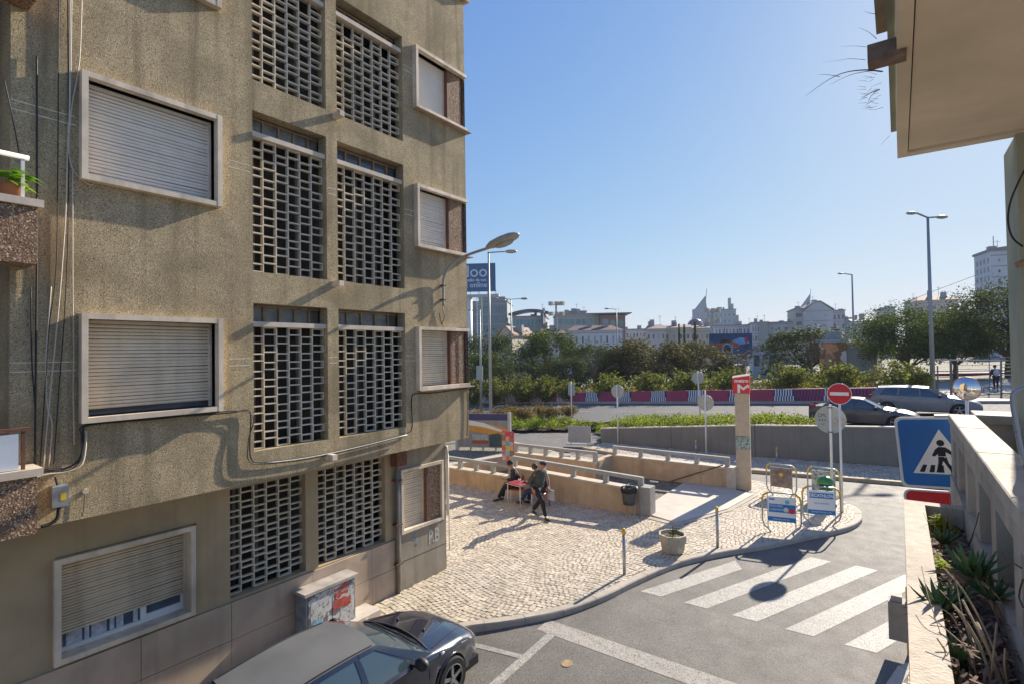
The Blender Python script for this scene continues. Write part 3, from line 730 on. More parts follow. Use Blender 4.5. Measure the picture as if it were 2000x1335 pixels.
# ---- electricity cabinet
cab=empty('street_cabinet',(-8.2,6.0,.12),label='grey metal street cabinet covered in torn posters against the plinth',cat='cabinet')
cx0,cx1,cy0,cy1=-8.45,-8.14,5.27,6.27
poster=mat('torn_posters',(.42,.43,.43),.75,.3,6,speck=((.62,.62,.6),9,.3),stain=.5)
MB().bbox((cx0,cy0,.12),(cx1,cy1,.97),.01).build('body',mat('cabinet_paint',(.24,.25,.26),.6,.3,6,stain=.5),cab)
MB().box((cx0-.0,cy0-.05,.97),(cx1+.05,cy1+.05,1.02)).build('lid',mat('cabinet_lid',(.42,.38,.34),.6,.25,4,stain=.4),cab)
ym=(cy0+cy1)/2
for a,b in ((cy0+.04,ym-.01),(ym+.01,cy1-.04)): MB().box((cx1,a,.2),(cx1+.015,b,.94)).build('door',poster,cab)
def torn(y0,y1,z0,z1,mt,X,seed):
    r_=random.Random(seed); pts=[]; n=7
    for k in range(n): pts.append((X,y0+(y1-y0)*k/n,z0+r_.uniform(-.03,.03)))
    for k in range(n): pts.append((X,y1+r_.uniform(-.02,.02),z0+(z1-z0)*k/n))
    for k in range(n): pts.append((X,y1-(y1-y0)*k/n,z1+r_.uniform(-.04,.02)))
    for k in range(n): pts.append((X,y0+r_.uniform(-.01,.03),z1-(z1-z0)*k/n))
    return MB().extr(pts,(.002,0,0)).build('poster',mt,cab)
pw=mat('poster_white',(.55,.55,.52),.8,.15,12,speck=((.2,.22,.25),30,.08)); prd=mat('poster_red',(.52,.09,.06),.8,.3,12); pbl=mat('poster_blue',(.2,.42,.55),.8,.3,14)
torn(cy0+.08,ym-.06,.5,.92,pw,cx1+.016,1); torn(ym+.03,ym+.33,.74,.92,prd,cx1+.016,2); torn(ym+.02,ym+.38,.54,.70,prd,cx1+.017,3); torn(ym+.15,cy1-.06,.24,.52,pw,cx1+.016,4); torn(cy0+.1,cy0+.3,.38,.52,pbl,cx1+.017,5); torn(ym+.08,cy1-.06,.6,.85,pw,cx1+.0155,6)
text('EMPREGO',.09,(cx1+.020,ym+.18,.83),(R(90),0,R(90)),pw,cab,'faded_print',.0005)
MB().box((-8.46,5.0,0),(-8.0,6.75,.22)).build('footing',concrete,cab)
# ------------------------------------------------------------------ metro entrance (sunken stairwell with stone walls and concrete rails)
ent=empty('metro_entrance',(-10,17,0),label='sunken metro stair entrance with tan stone walls under concrete rails',cat='metro entrance')
def rail_wall(a,b,th,zb0,zt,rt,posts,end=True,capname='coping',inner=-2.2):
    """a,b: plan ends; zt=(z at a,z at b) wall top; rt rail top above wall; wall goes down to 'inner'"""
    a=Vector(a);b=Vector(b);d=(b-a).normalized();n=Vector((-d.y,d.x))
    def blk(s0,s1,off0,off1,z0,z1,name,mt):   # z as functions
        pts=[a+d*s0+n*off0,a+d*s1+n*off0,a+d*s1+n*off1,a+d*s0+n*off1]
        L=(b-a).length; zz=lambda s,z:z(s/L)
        vs=[(p.x,p.y,z0(s/L)) for p,s in zip(pts,(s0,s1,s1,s0))]+[(p.x,p.y,z1(s/L)) for p,s in zip(pts,(s0,s1,s1,s0))]
        mb=MB(); mb.add(vs,[(0,3,2,1),(4,5,6,7),(0,1,5,4),(1,2,6,5),(2,3,7,6),(3,0,4,7)]); return mb.build(name,mt,ent)
    L=(b-a).length; top=lambda t:zt[0]+(zt[1]-zt[0])*t
    # wall in panels about 1.6 m long with fine joints
    k=max(1,round(L/1.7)); 
    for i in range(k): blk(L*i/k+.003,L*(i+1)/k-.003,-th/2,th/2,lambda t:inner,lambda t:top(t)-.06,'wall_panel',wallt)
    m_=max(1,round(L/1.2))
    for i in range(m_): blk(L*i/m_+.002,L*(i+1)/m_-.002,-th/2-.02,th/2+.02,lambda t:top(t)-.058,lambda t:top(t),'coping_stone',walltop)
    blk(0,L,-.06,.06,lambda t:top(t)+rt-.11,lambda t:top(t)+rt,'rail',railc)
    for i in range(posts):
        s=.0+(L-.16)*i/(posts-1); blk(s+.001,s+.159,-.055,.055,lambda t:top(t)-.0,lambda t:top(t)+rt-.112,'rail_post',railc)
rail_wall((-14.3,15.18),(-11.02,15.2),.3,0,(.72,.70),.38,5)
rail_wall((-11.0,15.2),(-6.3,15.36),.3,0,(1.06,.86),.35,5)
rail_wall((-13.3,18.5),(-9.35,18.35),.3,0,(.82,.84),.36,6)
rail_wall((-9.35,19.75),(-4.95,19.95),.3,0,(.90,.84),.34,5)
# returns
MB().box((-9.6,18.45,-2.2),(-9.32,19.8,.85)).build('wall_panel',wallt,ent)
rail_wall((-14.3,15.3),(-13.45,18.4),.3,0,(.72,.72),.0001,2)
# end piers
MB().box((-6.36,15.16,0),(-6.02,15.56,.96)).build('end_pier',mat('grey_pier',(.34,.32,.29),.8,.15,5,.1,60,stain=.4),ent)
MB().box((-5.02,19.75,0),(-4.72,20.15,.86)).build('end_pier',walltop,ent)
# steel brackets on rail ends
MB().bar((-6.1,15.36,1.12),(-5.85,15.36,1.12),.05,.03).build('rail_tip',galv,ent); MB().bar((-4.8,19.95,1.04),(-4.6,19.95,1.04),.05,.03).build('rail_tip',galv,ent)
# landing slab and stairs going down to the left
MB().prism([(-6.15,15.3),(-5.2,14.98),(-4.35,17.1),(-4.05,19.3),(-5.1,19.75),(-6.5,19.7),(-6.5,15.5)],.0,PV+.035).build('landing_slab',slabw,ent)
MB().prism([(-6.3,15.0),(-5.12,14.78),(-4.22,17.05),(-3.9,19.35),(-4.05,19.3),(-4.35,17.1),(-5.2,14.98),(-6.3,15.22)],.0,PV+.015).build('slab_edge',kerbm,ent)
for i in range(14):
    MB().box((-6.5-.3*(i+1),15.5,-2.6),(-6.5-.3*i-.002,19.7,.15-.165*(i+1))).build('step',walltop,ent)
MB().box((-14,15.3,-2.4),(-10.7,18.4,-2.2)).build('floor',walltop,ent)
# sloping handrail on the far inner wall
MB().tube([(-5.1,19.6,.95),(-7.2,19.55,.05),(-9.2,19.5,-.95)],.025,8).build('handrail',rusty,ent,True)
for x,z in ((-5.8,.6),(-7.4,-.15)): MB().bar((x,19.56,z-.03),(x,19.8,z-.08),.02).build('handrail_bracket',rusty,ent)
# litter bin on the near pier
lb=empty('litter_bin',(-6.6,15.1,.42),label='dark litter bin clamped to the end of the metro entrance wall',cat='litter bin')
mb=MB(); mb.lathe([(.17,.44),(.19,.60),(.22,.86),(.225,.93),(.20,.93),(.19,.85)],18,(-6.62,15.0,0)); mb.build('bucket',mat('bin_grey',(.10,.10,.10),.6,.2,8,metal=.3),lb,True)
MB().lathe([(.235,.80),(.24,.88),(.235,.94),(.22,.95),(.22,.80)],18,(-6.62,15.0,0)).build('rim_band',black,lb,True)
MB().bar((-6.45,15.05,.1),(-6.45,15.05,1.0),.05).build('post',galv,lb)
MB().tube([(-6.75,14.95,.95),(-6.62,14.98,1.06),(-6.5,15.02,.95)],.012,6).build('handle',galv,lb)
# ------------------------------------------------------------------ metro pylon
my=empty('metro_pylon',(-4.5,20.0,0),R(7),label='tall slim stone pylon topped by a red metro sign',cat='metro sign')
st=mat('pylon_stone',(.52,.42,.30),.7,.1,6,.15,60,stain=.2)
def loc(mb,name,mt,par,**k): return mb.build(name,mt,par,world=False,**k)
for z0,z1,mt in ((0,1.50,st),(1.512,1.96,mat('sticker_panel',(.36,.40,.34),.6,.3,9,speck=((.2,.45,.38),20,.25))),(1.972,3.46,st)):
    loc(MB().box((-.235,-.10,z0),(.235,.10,z1)),'shaft',mt,my)
mb=MB(); mb.extr([(-.29,-.13,3.47),(.26,-.13,3.47),(.26,-.13,4.09),(-.29,-.13,4.0)],(0,.24,0)); loc(mb,'sign_box',metrored,my)
mb=MB(); mb.add([(-.30,-.14,4.005),(.27,-.14,4.095),(.27,.12,4.15),(-.30,.12,4.06),(-.30,-.14,3.985),(.27,-.14,4.075),(.27,.12,4.13),(-.30,.12,4.04)],[(0,1,2,3),(7,6,5,4),(0,4,5,1),(1,5,6,2),(2,6,7,3),(3,7,4,0)]); loc(mb,'cap',mat('cap_pink',(.62,.42,.38),.6),my)
text('metro',.17,(.0,-.133,3.90),(R(90),0,0),signw,my,'lettering',.002,sx=1.05,bold=.006,off=False)
mb=MB(); P=lambda l:[(x,-.131,z) for x,z in l]
mb.extr(P([(-.13,3.48),(-.05,3.48),(-.05,3.66),(.06,3.57),(.2,3.68),(.25,3.64),(.25,3.73),(.2,3.78),(.06,3.66),(-.07,3.78),(-.13,3.78)]),(0,-.003,0)); loc(mb,'emblem',signw,my)
# ------------------------------------------------------------------ crowd barriers around the island tip
def barrier(loc_,rz,label,side=1):
    t=empty('crowd_barrier',loc_,rz,label=label,cat='barrier',group='advert barriers at the kerb tip')
    g,W,Hh=galv,.92,1.05
    c=[]
    pts=[(-W/2+.2,0,0),(-W/2+.16,.0,.06),(-W/2+.04,0,.17),(-W/2,0,.3),(-W/2,0,.85),(-W/2+.03,0,.97),(-W/2+.14,0,Hh),(W/2-.14,0,Hh),(W/2-.03,0,.97),(W/2,0,.85),(W/2,0,.3),(W/2-.04,0,.17),(W/2-.16,0,.06),(W/2-.2,0,0)]
    MB().tube(pts,.022,8).build('frame',g,t,True,world=False)
    for s in (-1,1):
        MB().tube([(s*W/2,0,.80),(s*W/2,0,.86),(s*(W/2-.03),0,.97),(s*(W/2-.14),0,Hh)],.027,8).build('corner_sleeve',yellow,t,True,world=False)
        MB().tube([(s*(W/2-.13),0,Hh),(s*(W/2-.13),0,.12)],.014,6).build('inner_bar',g,t,world=False)
    return t
def banner(t,mt,f=None):
    MB().box((-.33,-.012,.30),(.33,.012,.95)).build('banner',mt,t,world=False)
    if f: f(t)
def b_text(t,s,size,x,z,mt,sx=1.,y=-.0145,bold=0): text(s,size,(x,y,z),(R(90),0,0),mt,t,'lettering',.001,sx=sx,bold=bold,off=False)
def dec1(t):
    MB().box((-.33,-.0135,.30),(.33,-.0125,.42)).build('print_band',decb,t,world=False); MB().box((-.30,-.0135,.54),(.33,-.0125,.76)).build('print_band',decb,t,world=False)
    b_text(t,'TODO PARA',.075,-.14,.705,signw,.8); b_text(t,'O DESPORTO.',.075,-.12,.61,signw,.8); b_text(t,'ALFRAGIDE E AMADORA',.045,0,.36,signw,.8)
    MB().box((-.29,-.0135,.86),(-.16,-.0125,.90)).build('print_band',decb,t,world=False)
    for x,z,r_,c in ((.14,.83,.055,(.15,.55,.52)),(.24,.60,.075,(.6,.03,.06)),(.11,.62,.06,(.6,.66,.62))):
        MB().disc((x,-.0125,z),(0,-1,0),r_,.002,16).build('print_ball',mat('print_%d'%int(x*100),c,.5,.2,20),t,world=False)
def dec2(t):
    MB().box((-.29,-.0135,.74),(.29,-.0125,.89)).build('print_band',decb,t,world=False); MB().box((-.33,-.0135,.30),(.33,-.0125,.42)).build('print_band',decb,t,world=False)
    b_text(t,'DECATHLON',.115,0,.812,signw,.86,bold=.004); b_text(t,'LISBOA AMADORA',.05,0,.60,decb,.9); b_text(t,'AVENIDA PRINCIPAL 2 MIN',.045,0,.36,signw,.9)
A=lambda x,y:(x,y,PV)
b1=barrier(A(-2.62,15.72),R(12),'barrier with the blue and white sports banner showing balls, nearest the crossing'); banner(b1,bannw,dec1)
b2=barrier(A(-1.83,17.0),R(14),'barrier whose white banner has a blue lettered box at its top'); banner(b2,bannw,dec2)
b3=barrier(A(-3.25,19.6),R(-7),'barrier with a brown landscape banner next to the stone pylon'); banner(b3,mat('landscape_print',(.26,.20,.165),.6,.45,7,stain=.3))
MB().disc((.0,-.0125,.72),(0,-1,0),.06,.002,12).build('print_emblem',yellow,b3,world=False)
b4=barrier(A(-2.05,19.75),R(-9),'barrier with a pale leafy banner half hidden by the green bin'); banner(b4,mat('pale_print',(.42,.50,.45),.6,.4,9,speck=((.5,.35,.2),14,.2)))
# ------------------------------------------------------------------ signs on posts
def post(par,x,y,z0,z1,r=.03,mt=None): return MB().tube([(x,y,z0),(x,y,z1)],r,10).build('pole',mt or white,par,True)
def signpost(name,label,x,y,zc,r,ztop,face,back,rot=0,z0=PV,cat='road sign',ry=None,leanx=0):
    t=empty(name,(x,y,z0),0,label=label,cat=cat)
    MB().tube([(x,y,z0),(x+leanx,y,ztop)],.032,10).build('pole',white,t,True)
    n=Vector((math.sin(rot),-math.cos(rot),0))
    c=Vector((x+leanx,y,zc))+n*.04
    MB().disc(c,n,r,.012,32).build('disc',face,t)
    return t,c,n
t,c,n=signpost('no_entry_sign','red round no entry sign with white bar on a white pole',-1.47,18.72,3.63,.30,3.80,redm,signb,rot=R(3))
MB().disc(c-n*.006,n,.318,.010,32).build('rim',signw,t)
rz=R(3); text_rot=(R(90),0,rz)
mb=MB(); x=Vector((math.cos(rz),math.sin(rz),0)); cc=c+n*.0125
mb.extr([cc+x*a+Vector((0,0,b)) for a,b in ((-.24,-.05),(.24,-.05),(.24,.05),(-.24,.05))],n*.002); mb.build('white_bar',signw,t)
# back of a large round sign carrying faded letters
t,c,n=signpost('round_sign_back','grey back of a large round sign lettered CML on a white pole',-1.78,19.42,2.77,.43,3.22,signb,signb,rot=R(0))
t['category']='road sign'
MB().tube([(-1.78,19.36,.3),(-1.78,19.36,3.24)],.035,10).build('front_pole',white,t,True)
for s,x,z,sz in (('CML',-.22,.12,.16),('6.4.4',-.22,-.02,.13),('0 21',-.20,-.15,.08)): text(s,sz,(c.x+x,c.y-.014,c.z+z),(R(90),0,0),black,t,'lettering',.001,sx=.8)
MB().box((c.x+.07,c.y-.016,c.z-.16),(c.x+.38,c.y-.012,c.z+.06)).build('notice_plate',mat('notice',(.42,.37,.34),.6),t)
for s,z,sz in (('SINALETICA',.03,.045),('45',-.045,.10),('DE TUDO A 1',-.125,.045)): text(s,sz,(c.x+.225,c.y-.0165,c.z+z),(R(90),0,0),black,t,'lettering',.001,sx=.9)
for z in (.36,-.40): MB().box((c.x-.07,c.y-.06,c.z+z),(c.x+.07,c.y,c.z+z+.03)).build('clamp',rusty,t)
def backsign(label,px,zt,y,r,zc,square=None,lean=0,z0=PV):
    t=empty('traffic_sign',(px,y,z0),label=label,cat='traffic sign',group='traffic signs seen from behind')
    MB().tube([(px+lean,y,z0),(px,y,zt)],.04,8).build('pole',white,t,True)
    if square: MB().box((px-square[0],y+.04,zc-square[1]),(px+square[0],y+.055,zc+square[1])).build('plate',signb,t)
    else:
        MB().disc((px,y+.05,zc),(0,1,0),r,.012,28).build('disc',signb,t)
        for z in (-.12,.12): MB().box((px-r*.6,y+.035,zc+z),(px+r*.6,y+.05,zc+z+.03)).build('rear_brace',galv,t)
    return t
backsign('round sign seen from behind beside the grey wall, left of the stone pylon',-7.48,3.08,25.9,.38,2.50)
backsign('small round sign from behind, highest one, standing by the avenue',-9.95,3.72,33.0,.38,3.30,lean=.12,z0=.8)
backsign('round sign from behind standing beyond the stairwell rails, above the tilted board',-12.16,3.2,26.3,.36,2.87)
backsign('narrow rectangular sign from behind standing in the green hedge',-18.36,2.95,32.3,.3,2.42,square=(.26,.42),z0=.3)
# pedestrian crossing sign beside the planter
rz=R(-4)
sp=empty('crossing_sign',(.60,6.52,0),rz,label='blue square pedestrian crossing sign with walking figure beside the balustrade',cat='road sign')
sp.rotation_euler=(0,R(-4.2),rz)
def L2(mb,name,mt,**k): return mb.build(name,mt,sp,world=False,**k)
L2(MB().tube([(0.05,.06,0),(.05,.06,4.30)],.03,10),'pole',galv,smooth=True)
def rrect(w,h,r,y,cz,n=5):
    p=[]
    for sx,sz,a0 in ((1,-1,-90),(1,1,0),(-1,1,90),(-1,-1,180)):
        for k in range(n+1):
            a=R(a0+90*k/n); p.append((sx*(w/2-r)+r*math.cos(a),y,cz+sz*(h/2-r)+r*math.sin(a)))
    return p
SW=.655
zc=3.995
L2(MB().extr(rrect(SW+.03,SW+.03,.05,.012,zc),(0,.012,0)),'border',signw)
L2(MB().extr(rrect(SW-.02,SW-.02,.045,0,zc),(0,.0115,0)),'plate',blue)
tri=[(-.235,-.20),(.235,-.20),(0,.225)]
L2(MB().extr([(x,-.001,zc+z-.0) for x,z in tri],(0,-.002,0)),'white_triangle',signw)
fig=[MB() for _ in range(1)][0]; Y0=-.0032
fig.extr([(.0+.03*math.cos(2*math.pi*k/16),Y0,zc+.095+.03*math.sin(2*math.pi*k/16)) for k in range(16)],(0,-.001,0))
def fp(l): fig.extr([(x,Y0,zc+z*1.0) for x,z in l],(0,-.001,0))
fp([(-.03,-.03),(.03,-.03),(.035,.055),(-.02,.06)]); fp([(-.028,-.035),(.02,-.035),(.0,-.09),(-.03,-.185),(-.055,-.185),(-.032,-.09)]); fp([(-.002,-.06),(.033,-.035),(.045,-.09),(.085,-.165),(.095,-.185),(.062,-.185),(.02,-.10)])
fp([(-.012,.062),(-.045,.035),(-.075,-.025),(-.055,-.035),(-.02,.0)]); fp([(.028,.058),(.06,.035),(.095,-.015),(.085,-.045),(.068,-.04),(.07,-.015),(.03,.012)])
for x0 in (-.165,-.09,-.015,.075,.155): fp([(x0-.02,-.185),(x0+.02,-.185),(x0*.82+.016,-.115),(x0*.82-.016,-.115)])
L2(fig,'walking_figure',black)
L2(MB().extr(rrect(SW+.02,.15,.07,.012,3.56),(0,.012,0)),'lower_border',signw); L2(MB().extr(rrect(SW-.02,.115,.055,0,3.56),(0,.0115,0)),'lower_plate',redm)
L2(MB().box((-.02,.01,4.33),(.1,.09,4.355)),'clamp',galv)
# ------------------------------------------------------------------ bollards
def bollard(x,y,z0,h,label,lean=0):
    t=empty('bollard',(x,y,z0),label=label,cat='bollard',group='grey bollards with yellow tops')
    MB().tube([(x,y,z0),(x,y,z0+h-.14)],.036,10).build('post',galv,t,True)
    MB().tube([(x,y,z0+h-.14),(x,y,z0+h-.02),(x,y,z0+h)],[.039,.039,.025],10).build('yellow_cap',yellow,t,True)
bollard(-4.98,10.97,PV,1.0,'yellow-topped bollard on the kerb, left of the flower pot')
bollard(-3.74,13.73,PV,1.0,'yellow-topped bollard on the kerb beside the entrance slab')
bollard(-4.4,25.6,PV,.62,'short yellow-topped bollard against the grey wall, right of the pylon')
bollard(-7.9,25.7,PV,.62,'short yellow-topped bollard against the grey wall behind the far rail')
# octagonal stone flower pot
fpot=empty('flower_pot',(-4.56,12.85,PV),label='octagonal stone flower pot with a small shrub on the pavement',cat='planter')
mb=MB(); pr_=[(.24,0),(.27,.03),(.30,.2),(.30,.24),(.335,.26),(.34,.44),(.29,.44),(.28,.36)]
mb.lathe([(r_,z) for r_,z in pr_],8,(-4.56,12.85,PV)); mb.build('pot',mat('cast_stone',(.48,.42,.31),.8,.15,7,.3,60,stain=.3),fpot)
MB().disc((-4.56,12.85,PV+.37),(0,0,1),.28,.01,12).build('earth',soil,fpot)
dl=leafmat('dark_leaf',(.045,.075,.022),.5,.25)
mb=MB(); rq=random.Random(9)
for i in range(90):
    a=rq.uniform(0,6.28); rr=rq.uniform(0,.18); blade(mb,(-4.56+rr*math.cos(a),12.85+rr*math.sin(a),PV+.38+rq.uniform(0,.1)),(math.cos(a)*.7,math.sin(a)*.7,1),rq.uniform(.06,.16),.025,.6,seg=2)
mb.build('shrub',dl,fpot)
# green waste bin on its post
gb=empty('green_bin',(-1.88,18.6,PV),label='green round-lidded waste bin between the barriers',cat='waste bin')
grn=mat('bin_green',(.03,.22,.05),.35,.1,9,coat=.3); c=(-1.88,18.6,0)
MB().lathe([(.15,.45),(.17,.6),(.19,.78),(.2,.8),(.0,.8)],18,c).build('bucket',grn,gb,True)
MB().lathe([(.165,.80),(.165,.93)],14,c).build('opening',black,gb)
MB().lathe([(.215,.93),(.225,.97),(.21,1.04),(.16,1.11),(.09,1.15),(.02,1.16)],20,c).build('lid',grn,gb,True)
MB().bar((-1.88,18.75,PV),(-1.88,18.75,1.0),.05).build('post',galv,gb)
# cardboard-grey box on a yellow stub at the right kerb
gx=empty('kerb_marker',(-.10,10.85,PV),label='grey boxy marker with a yellow stub half hidden by the planter wall',cat='marker')
MB().box((-.24,10.7,.25),(.06,10.95,.86)).build('box',mat('marker_grey',(.22,.2,.18),.7,.15,7),gx); MB().box((-.2,10.74,.86),(-.05,10.9,.95)).build('flap',mat('marker_flap',(.3,.27,.24),.7),gx)
MB().tube([(.03,10.84,.0),(.03,10.84,1.1)],.035,8).build('stub',yellow,gx,True)
# tilted board beyond the rails
ab=empty('tilted_board',(-13.7,24.9,PV),R(22),label='grey blank board leaning on two legs on the far pavement',cat='board')
bm=mat('board_grey',(.36,.36,.35),.6,.08,5)
MB().box((-.6,-.02,.12),(.6,.02,.98)).build('panel',bm,ab,world=False)
for s in (-.42,.42): MB().bar((s,.03,0),(s,.03,1.02),.06).build('leg',mat('board_leg',(.5,.5,.48),.5),ab,world=False)
MB().box((-.7,-.12,-.0),(.75,.2,.05)).build('foot_rail',galv,ab,world=False)
# lottery board
lo=empty('lottery_board',(-11.4,15.55,.7),label='colourful patchwork advertising board standing on the entrance wall',cat='sign board')
x0,x1,z0,z1=-11.68,-11.15,1.14,2.20; Yb=15.45
MB().box((x0,Yb,z0),(x1,Yb+.03,z1)).build('panel',mat('board_red',(.4,.05,.05),.5),lo)
MB().bar((-11.4,Yb+.05,.6),(-11.4,Yb+.05,1.4),.04).build('post',galv,lo)
cols=[(.45,.10,.07),(.5,.04,.07),(.28,.05,.10),(.30,.13,.09),(.50,.30,.30),(.42,.08,.13),(.40,.30,.19),(.12,.33,.55),(.34,.38,.43),(.50,.10,.08),(.55,.52,.12),(.58,.32,.10),(.38,.33,.48),(.18,.42,.48),(.04,.16,.24),(.48,.34,.38),(.62,.25,.07),(.45,.27,.27)]
k=0; rr=random.Random(5)
for j in range(6):
    for i in range(3):
        xa=x0+.01+(x1-x0-.02)*i/3; za=z1-.01-(z1-z0-.02)*(j+1)/6; w_=(x1-x0-.02)/3; h=(z1-z0-.02)/6
        mt=mat('ticket_%d'%k,cols[k],.5,.5,22); MB().box((xa+.004,Yb-.004,za+.004),(xa+w_-.004,Yb-.001,za+h-.004)).build('ticket',mt,lo)
        if k%2==0: MB().disc((xa+w_/2,Yb-.004,za+h/2),(0,-1,0),w_*.3,.002,12).build('ticket_mark',mat('tm_%d'%k,cols[(k+7)%18],.5,.3,22),lo)
        k+=1
# bus-stop advertising panel behind the building corner
ad=empty('advert_shelter',(-16.5,21.3,0),label='bus shelter advert panel in orange, white and navy behind the building corner',cat='bus shelter')
p0=Vector((-18.3,20.55,0)); p1=Vector((-15.9,21.6,0)); d=(p1-p0).normalized(); n=Vector((d.y,-d.x,0)); W=(p1-p0).length
def ap(s,z,o=0): q=p0+d*s+n*o; return (q.x,q.y,z)
def apoly(l,o,name,mt,th=.004): return MB().extr([ap(s,z,o) for s,z in l],n*th).build(name,mt,ad)
apoly([(0,.25),(W,.25),(W,1.95),(0,1.95)],-.05,'panel',mat('shelter_grey',(.28,.27,.27),.5,.1,5),.05)
apoly([(0,1.62),(W,1.62),(W,1.95),(0,1.95)],.0,'header',mat('navy_print',(.03,.035,.13),.4,.1,6))
apoly([(W*.2,1.1),(W,.75),(W,1.2),(W*.6,1.45),(W*.2,1.6)],.005,'print_shape',mat('orange_print',(.65,.30,.05),.5,.1,6))
apoly([(W*.2,1.62),(W*.5,1.5),(W*.97,1.05),(W*.97,.98),(W*.5,1.28),(W*.2,1.38)],.010,'print_shape',signw)
apoly([(W*.62,.30),(W,.30),(W,.75),(W*.8,.98),(W*.62,.9)],.012,'print_shape',mat('teal_print',(.05,.09,.10),.4,.3,9))
apoly([(W*.28,.45),(W*.6,.45),(W*.6,.62),(W*.28,.6)],.012,'print_shape',mat('brick_print',(.4,.09,.06),.5,.1,9))
apoly([(W*.28,.62),(W*.6,.62),(W*.6,.9),(W*.28,.9)],.012,'print_shape',mat('grey_print',(.4,.42,.40),.5,.3,9))
for s in (-.06,W+.06): MB().bar(ap(s,0),ap(s,2.02 if s>0 else 1.15),.14).build('upright',mat('shelter_post',(.45,.45,.43),.5),ad)
for i in range(5): MB().box((ap(W*i/4,0)[0]-.04,ap(W*i/4,0)[1]-.04,0),(ap(W*i/4,0)[0]+.04,ap(W*i/4,0)[1]+.04,.25)).build('foot',galv,ad)
# ------------------------------------------------------------------ grey retaining wall
gw=empty('retaining_wall',(-6,26.5,0),label='long plain grey retaining wall holding up the avenue',cat='wall')
A0=Vector((-13.3,26.3)); B0=Vector((-5.45,26.3)); pts=[(-13.2,26.35),(-5.4,26.3),(-.05,27.1),(7,28.2),(14,29)]
tops=[.80,1.50,1.68,1.95,2.3]; 
cum=0
for (a,b),(za,zb) in zip(zip(pts[:-1],pts[1:]),zip(tops[:-1],tops[1:])):
    k=2 if a[0]<-6 else 1
    for i in range(k):
        x0=a[0]+(b[0]-a[0])*i/k; y0=a[1]+(b[1]-a[1])*i/k; x1=a[0]+(b[0]-a[0])*(i+1)/k-.02; y1=a[1]+(b[1]-a[1])*(i+1)/k; z0=za+(zb-za)*i/k; z1=za+(zb-za)*(i+1)/k
        mb=MB(); mb.add([(x0,y0,0),(x1,y1,0),(x1,y1+.25,0),(x0,y0+.25,0),(x0,y0,z0),(x1,y1,z1),(x1,y1+.25,z1),(x0,y0+.25,z0)],[(0,3,2,1),(0,1,5,4),(1,2,6,5),(2,3,7,6),(3,0,4,7),(4,5,6,7)]); mb.build('wall_panel',greyw,gw)
        mb=MB(); mb.add([(x0,y0-.02,z0),(x1,y1-.02,z1),(x1,y1+.27,z1),(x0,y0+.27,z0),(x0,y0-.02,z0+.05),(x1,y1-.02,z1+.05),(x1,y1+.27,z1+.05),(x0,y0+.27,z0+.05)],[(0,3,2,1),(0,1,5,4),(1,2,6,5),(2,3,7,6),(3,0,4,7),(4,5,6,7)]); mb.build('cap',concrete,gw)
# verge between wall and avenue (earth under the hedge)
vg=[(-27,22.8),(-20.8,26.6),(-14.9,30.4),(-13.4,26.6),(-5.4,26.56),(0,27.4),(0,28.2),(-5,30.1),(-14,31.3),(-24,30.3),(-34,29.6),(-40,24)]
# ------------------------------------------------------------------ avenue: painted barrier wall
bw=empty('painted_barrier',(-18,42.4,0),label='long low barrier wall with maroon and striped white painted panels',cat='barrier')
maroon=mat('maroon_paint',(.36,.04,.12),.6,.12,4,stain=.15); navy=mat('navy_paint',(.035,.035,.10),.6,.1,5); redst=mat('red_stripe',(.5,.06,.09),.6,.1,5); wst=mat('barrier_white',(.8,.78,.78),.6,.06,5)
PT=[(-40,43.7),(-34.3,43.2),(-24,42.7),(-14,42.2),(-5,41.9),(-.8,41.7)]
def along(s):
    k=0
    for a,b in zip(PT[:-1],PT[1:]):
        L=math.dist(a,b)
        if s<=L or (a,b)==(PT[-2],PT[-1]): t=s/L; return Vector((a[0]+(b[0]-a[0])*t,a[1]+(b[1]-a[1])*t))
        s-=L
TL=sum(math.dist(a,b) for a,b in zip(PT[:-1],PT[1:]))
def pq(s0,s1,z0,z1,o,name,mt,par):
    a=along(s0);b=along(s1);d=(b-a).normalized();n=Vector((d.y,-d.x))
    A=a+n*o;B=b+n*o;ha=ave(a.x,a.y);hb=ave(b.x,b.y); C=A-n*(.3+o) if o<.2 else A; E_=B-n*(.3+o)
    mb=MB(); mb.add([(A.x,A.y,ha+z0),(B.x,B.y,hb+z0),(B.x,B.y,hb+z1),(A.x,A.y,ha+z1),(C.x,C.y,ha+z0),(E_.x,E_.y,hb+z0),(E_.x,E_.y,hb+z1),(C.x,C.y,ha+z1)],[(0,1,2,3),(3,2,6,7),(5,4,7,6),(4,0,3,7),(1,5,6,2)]); return mb.build(name,mt,par)
s=0.0;i=0
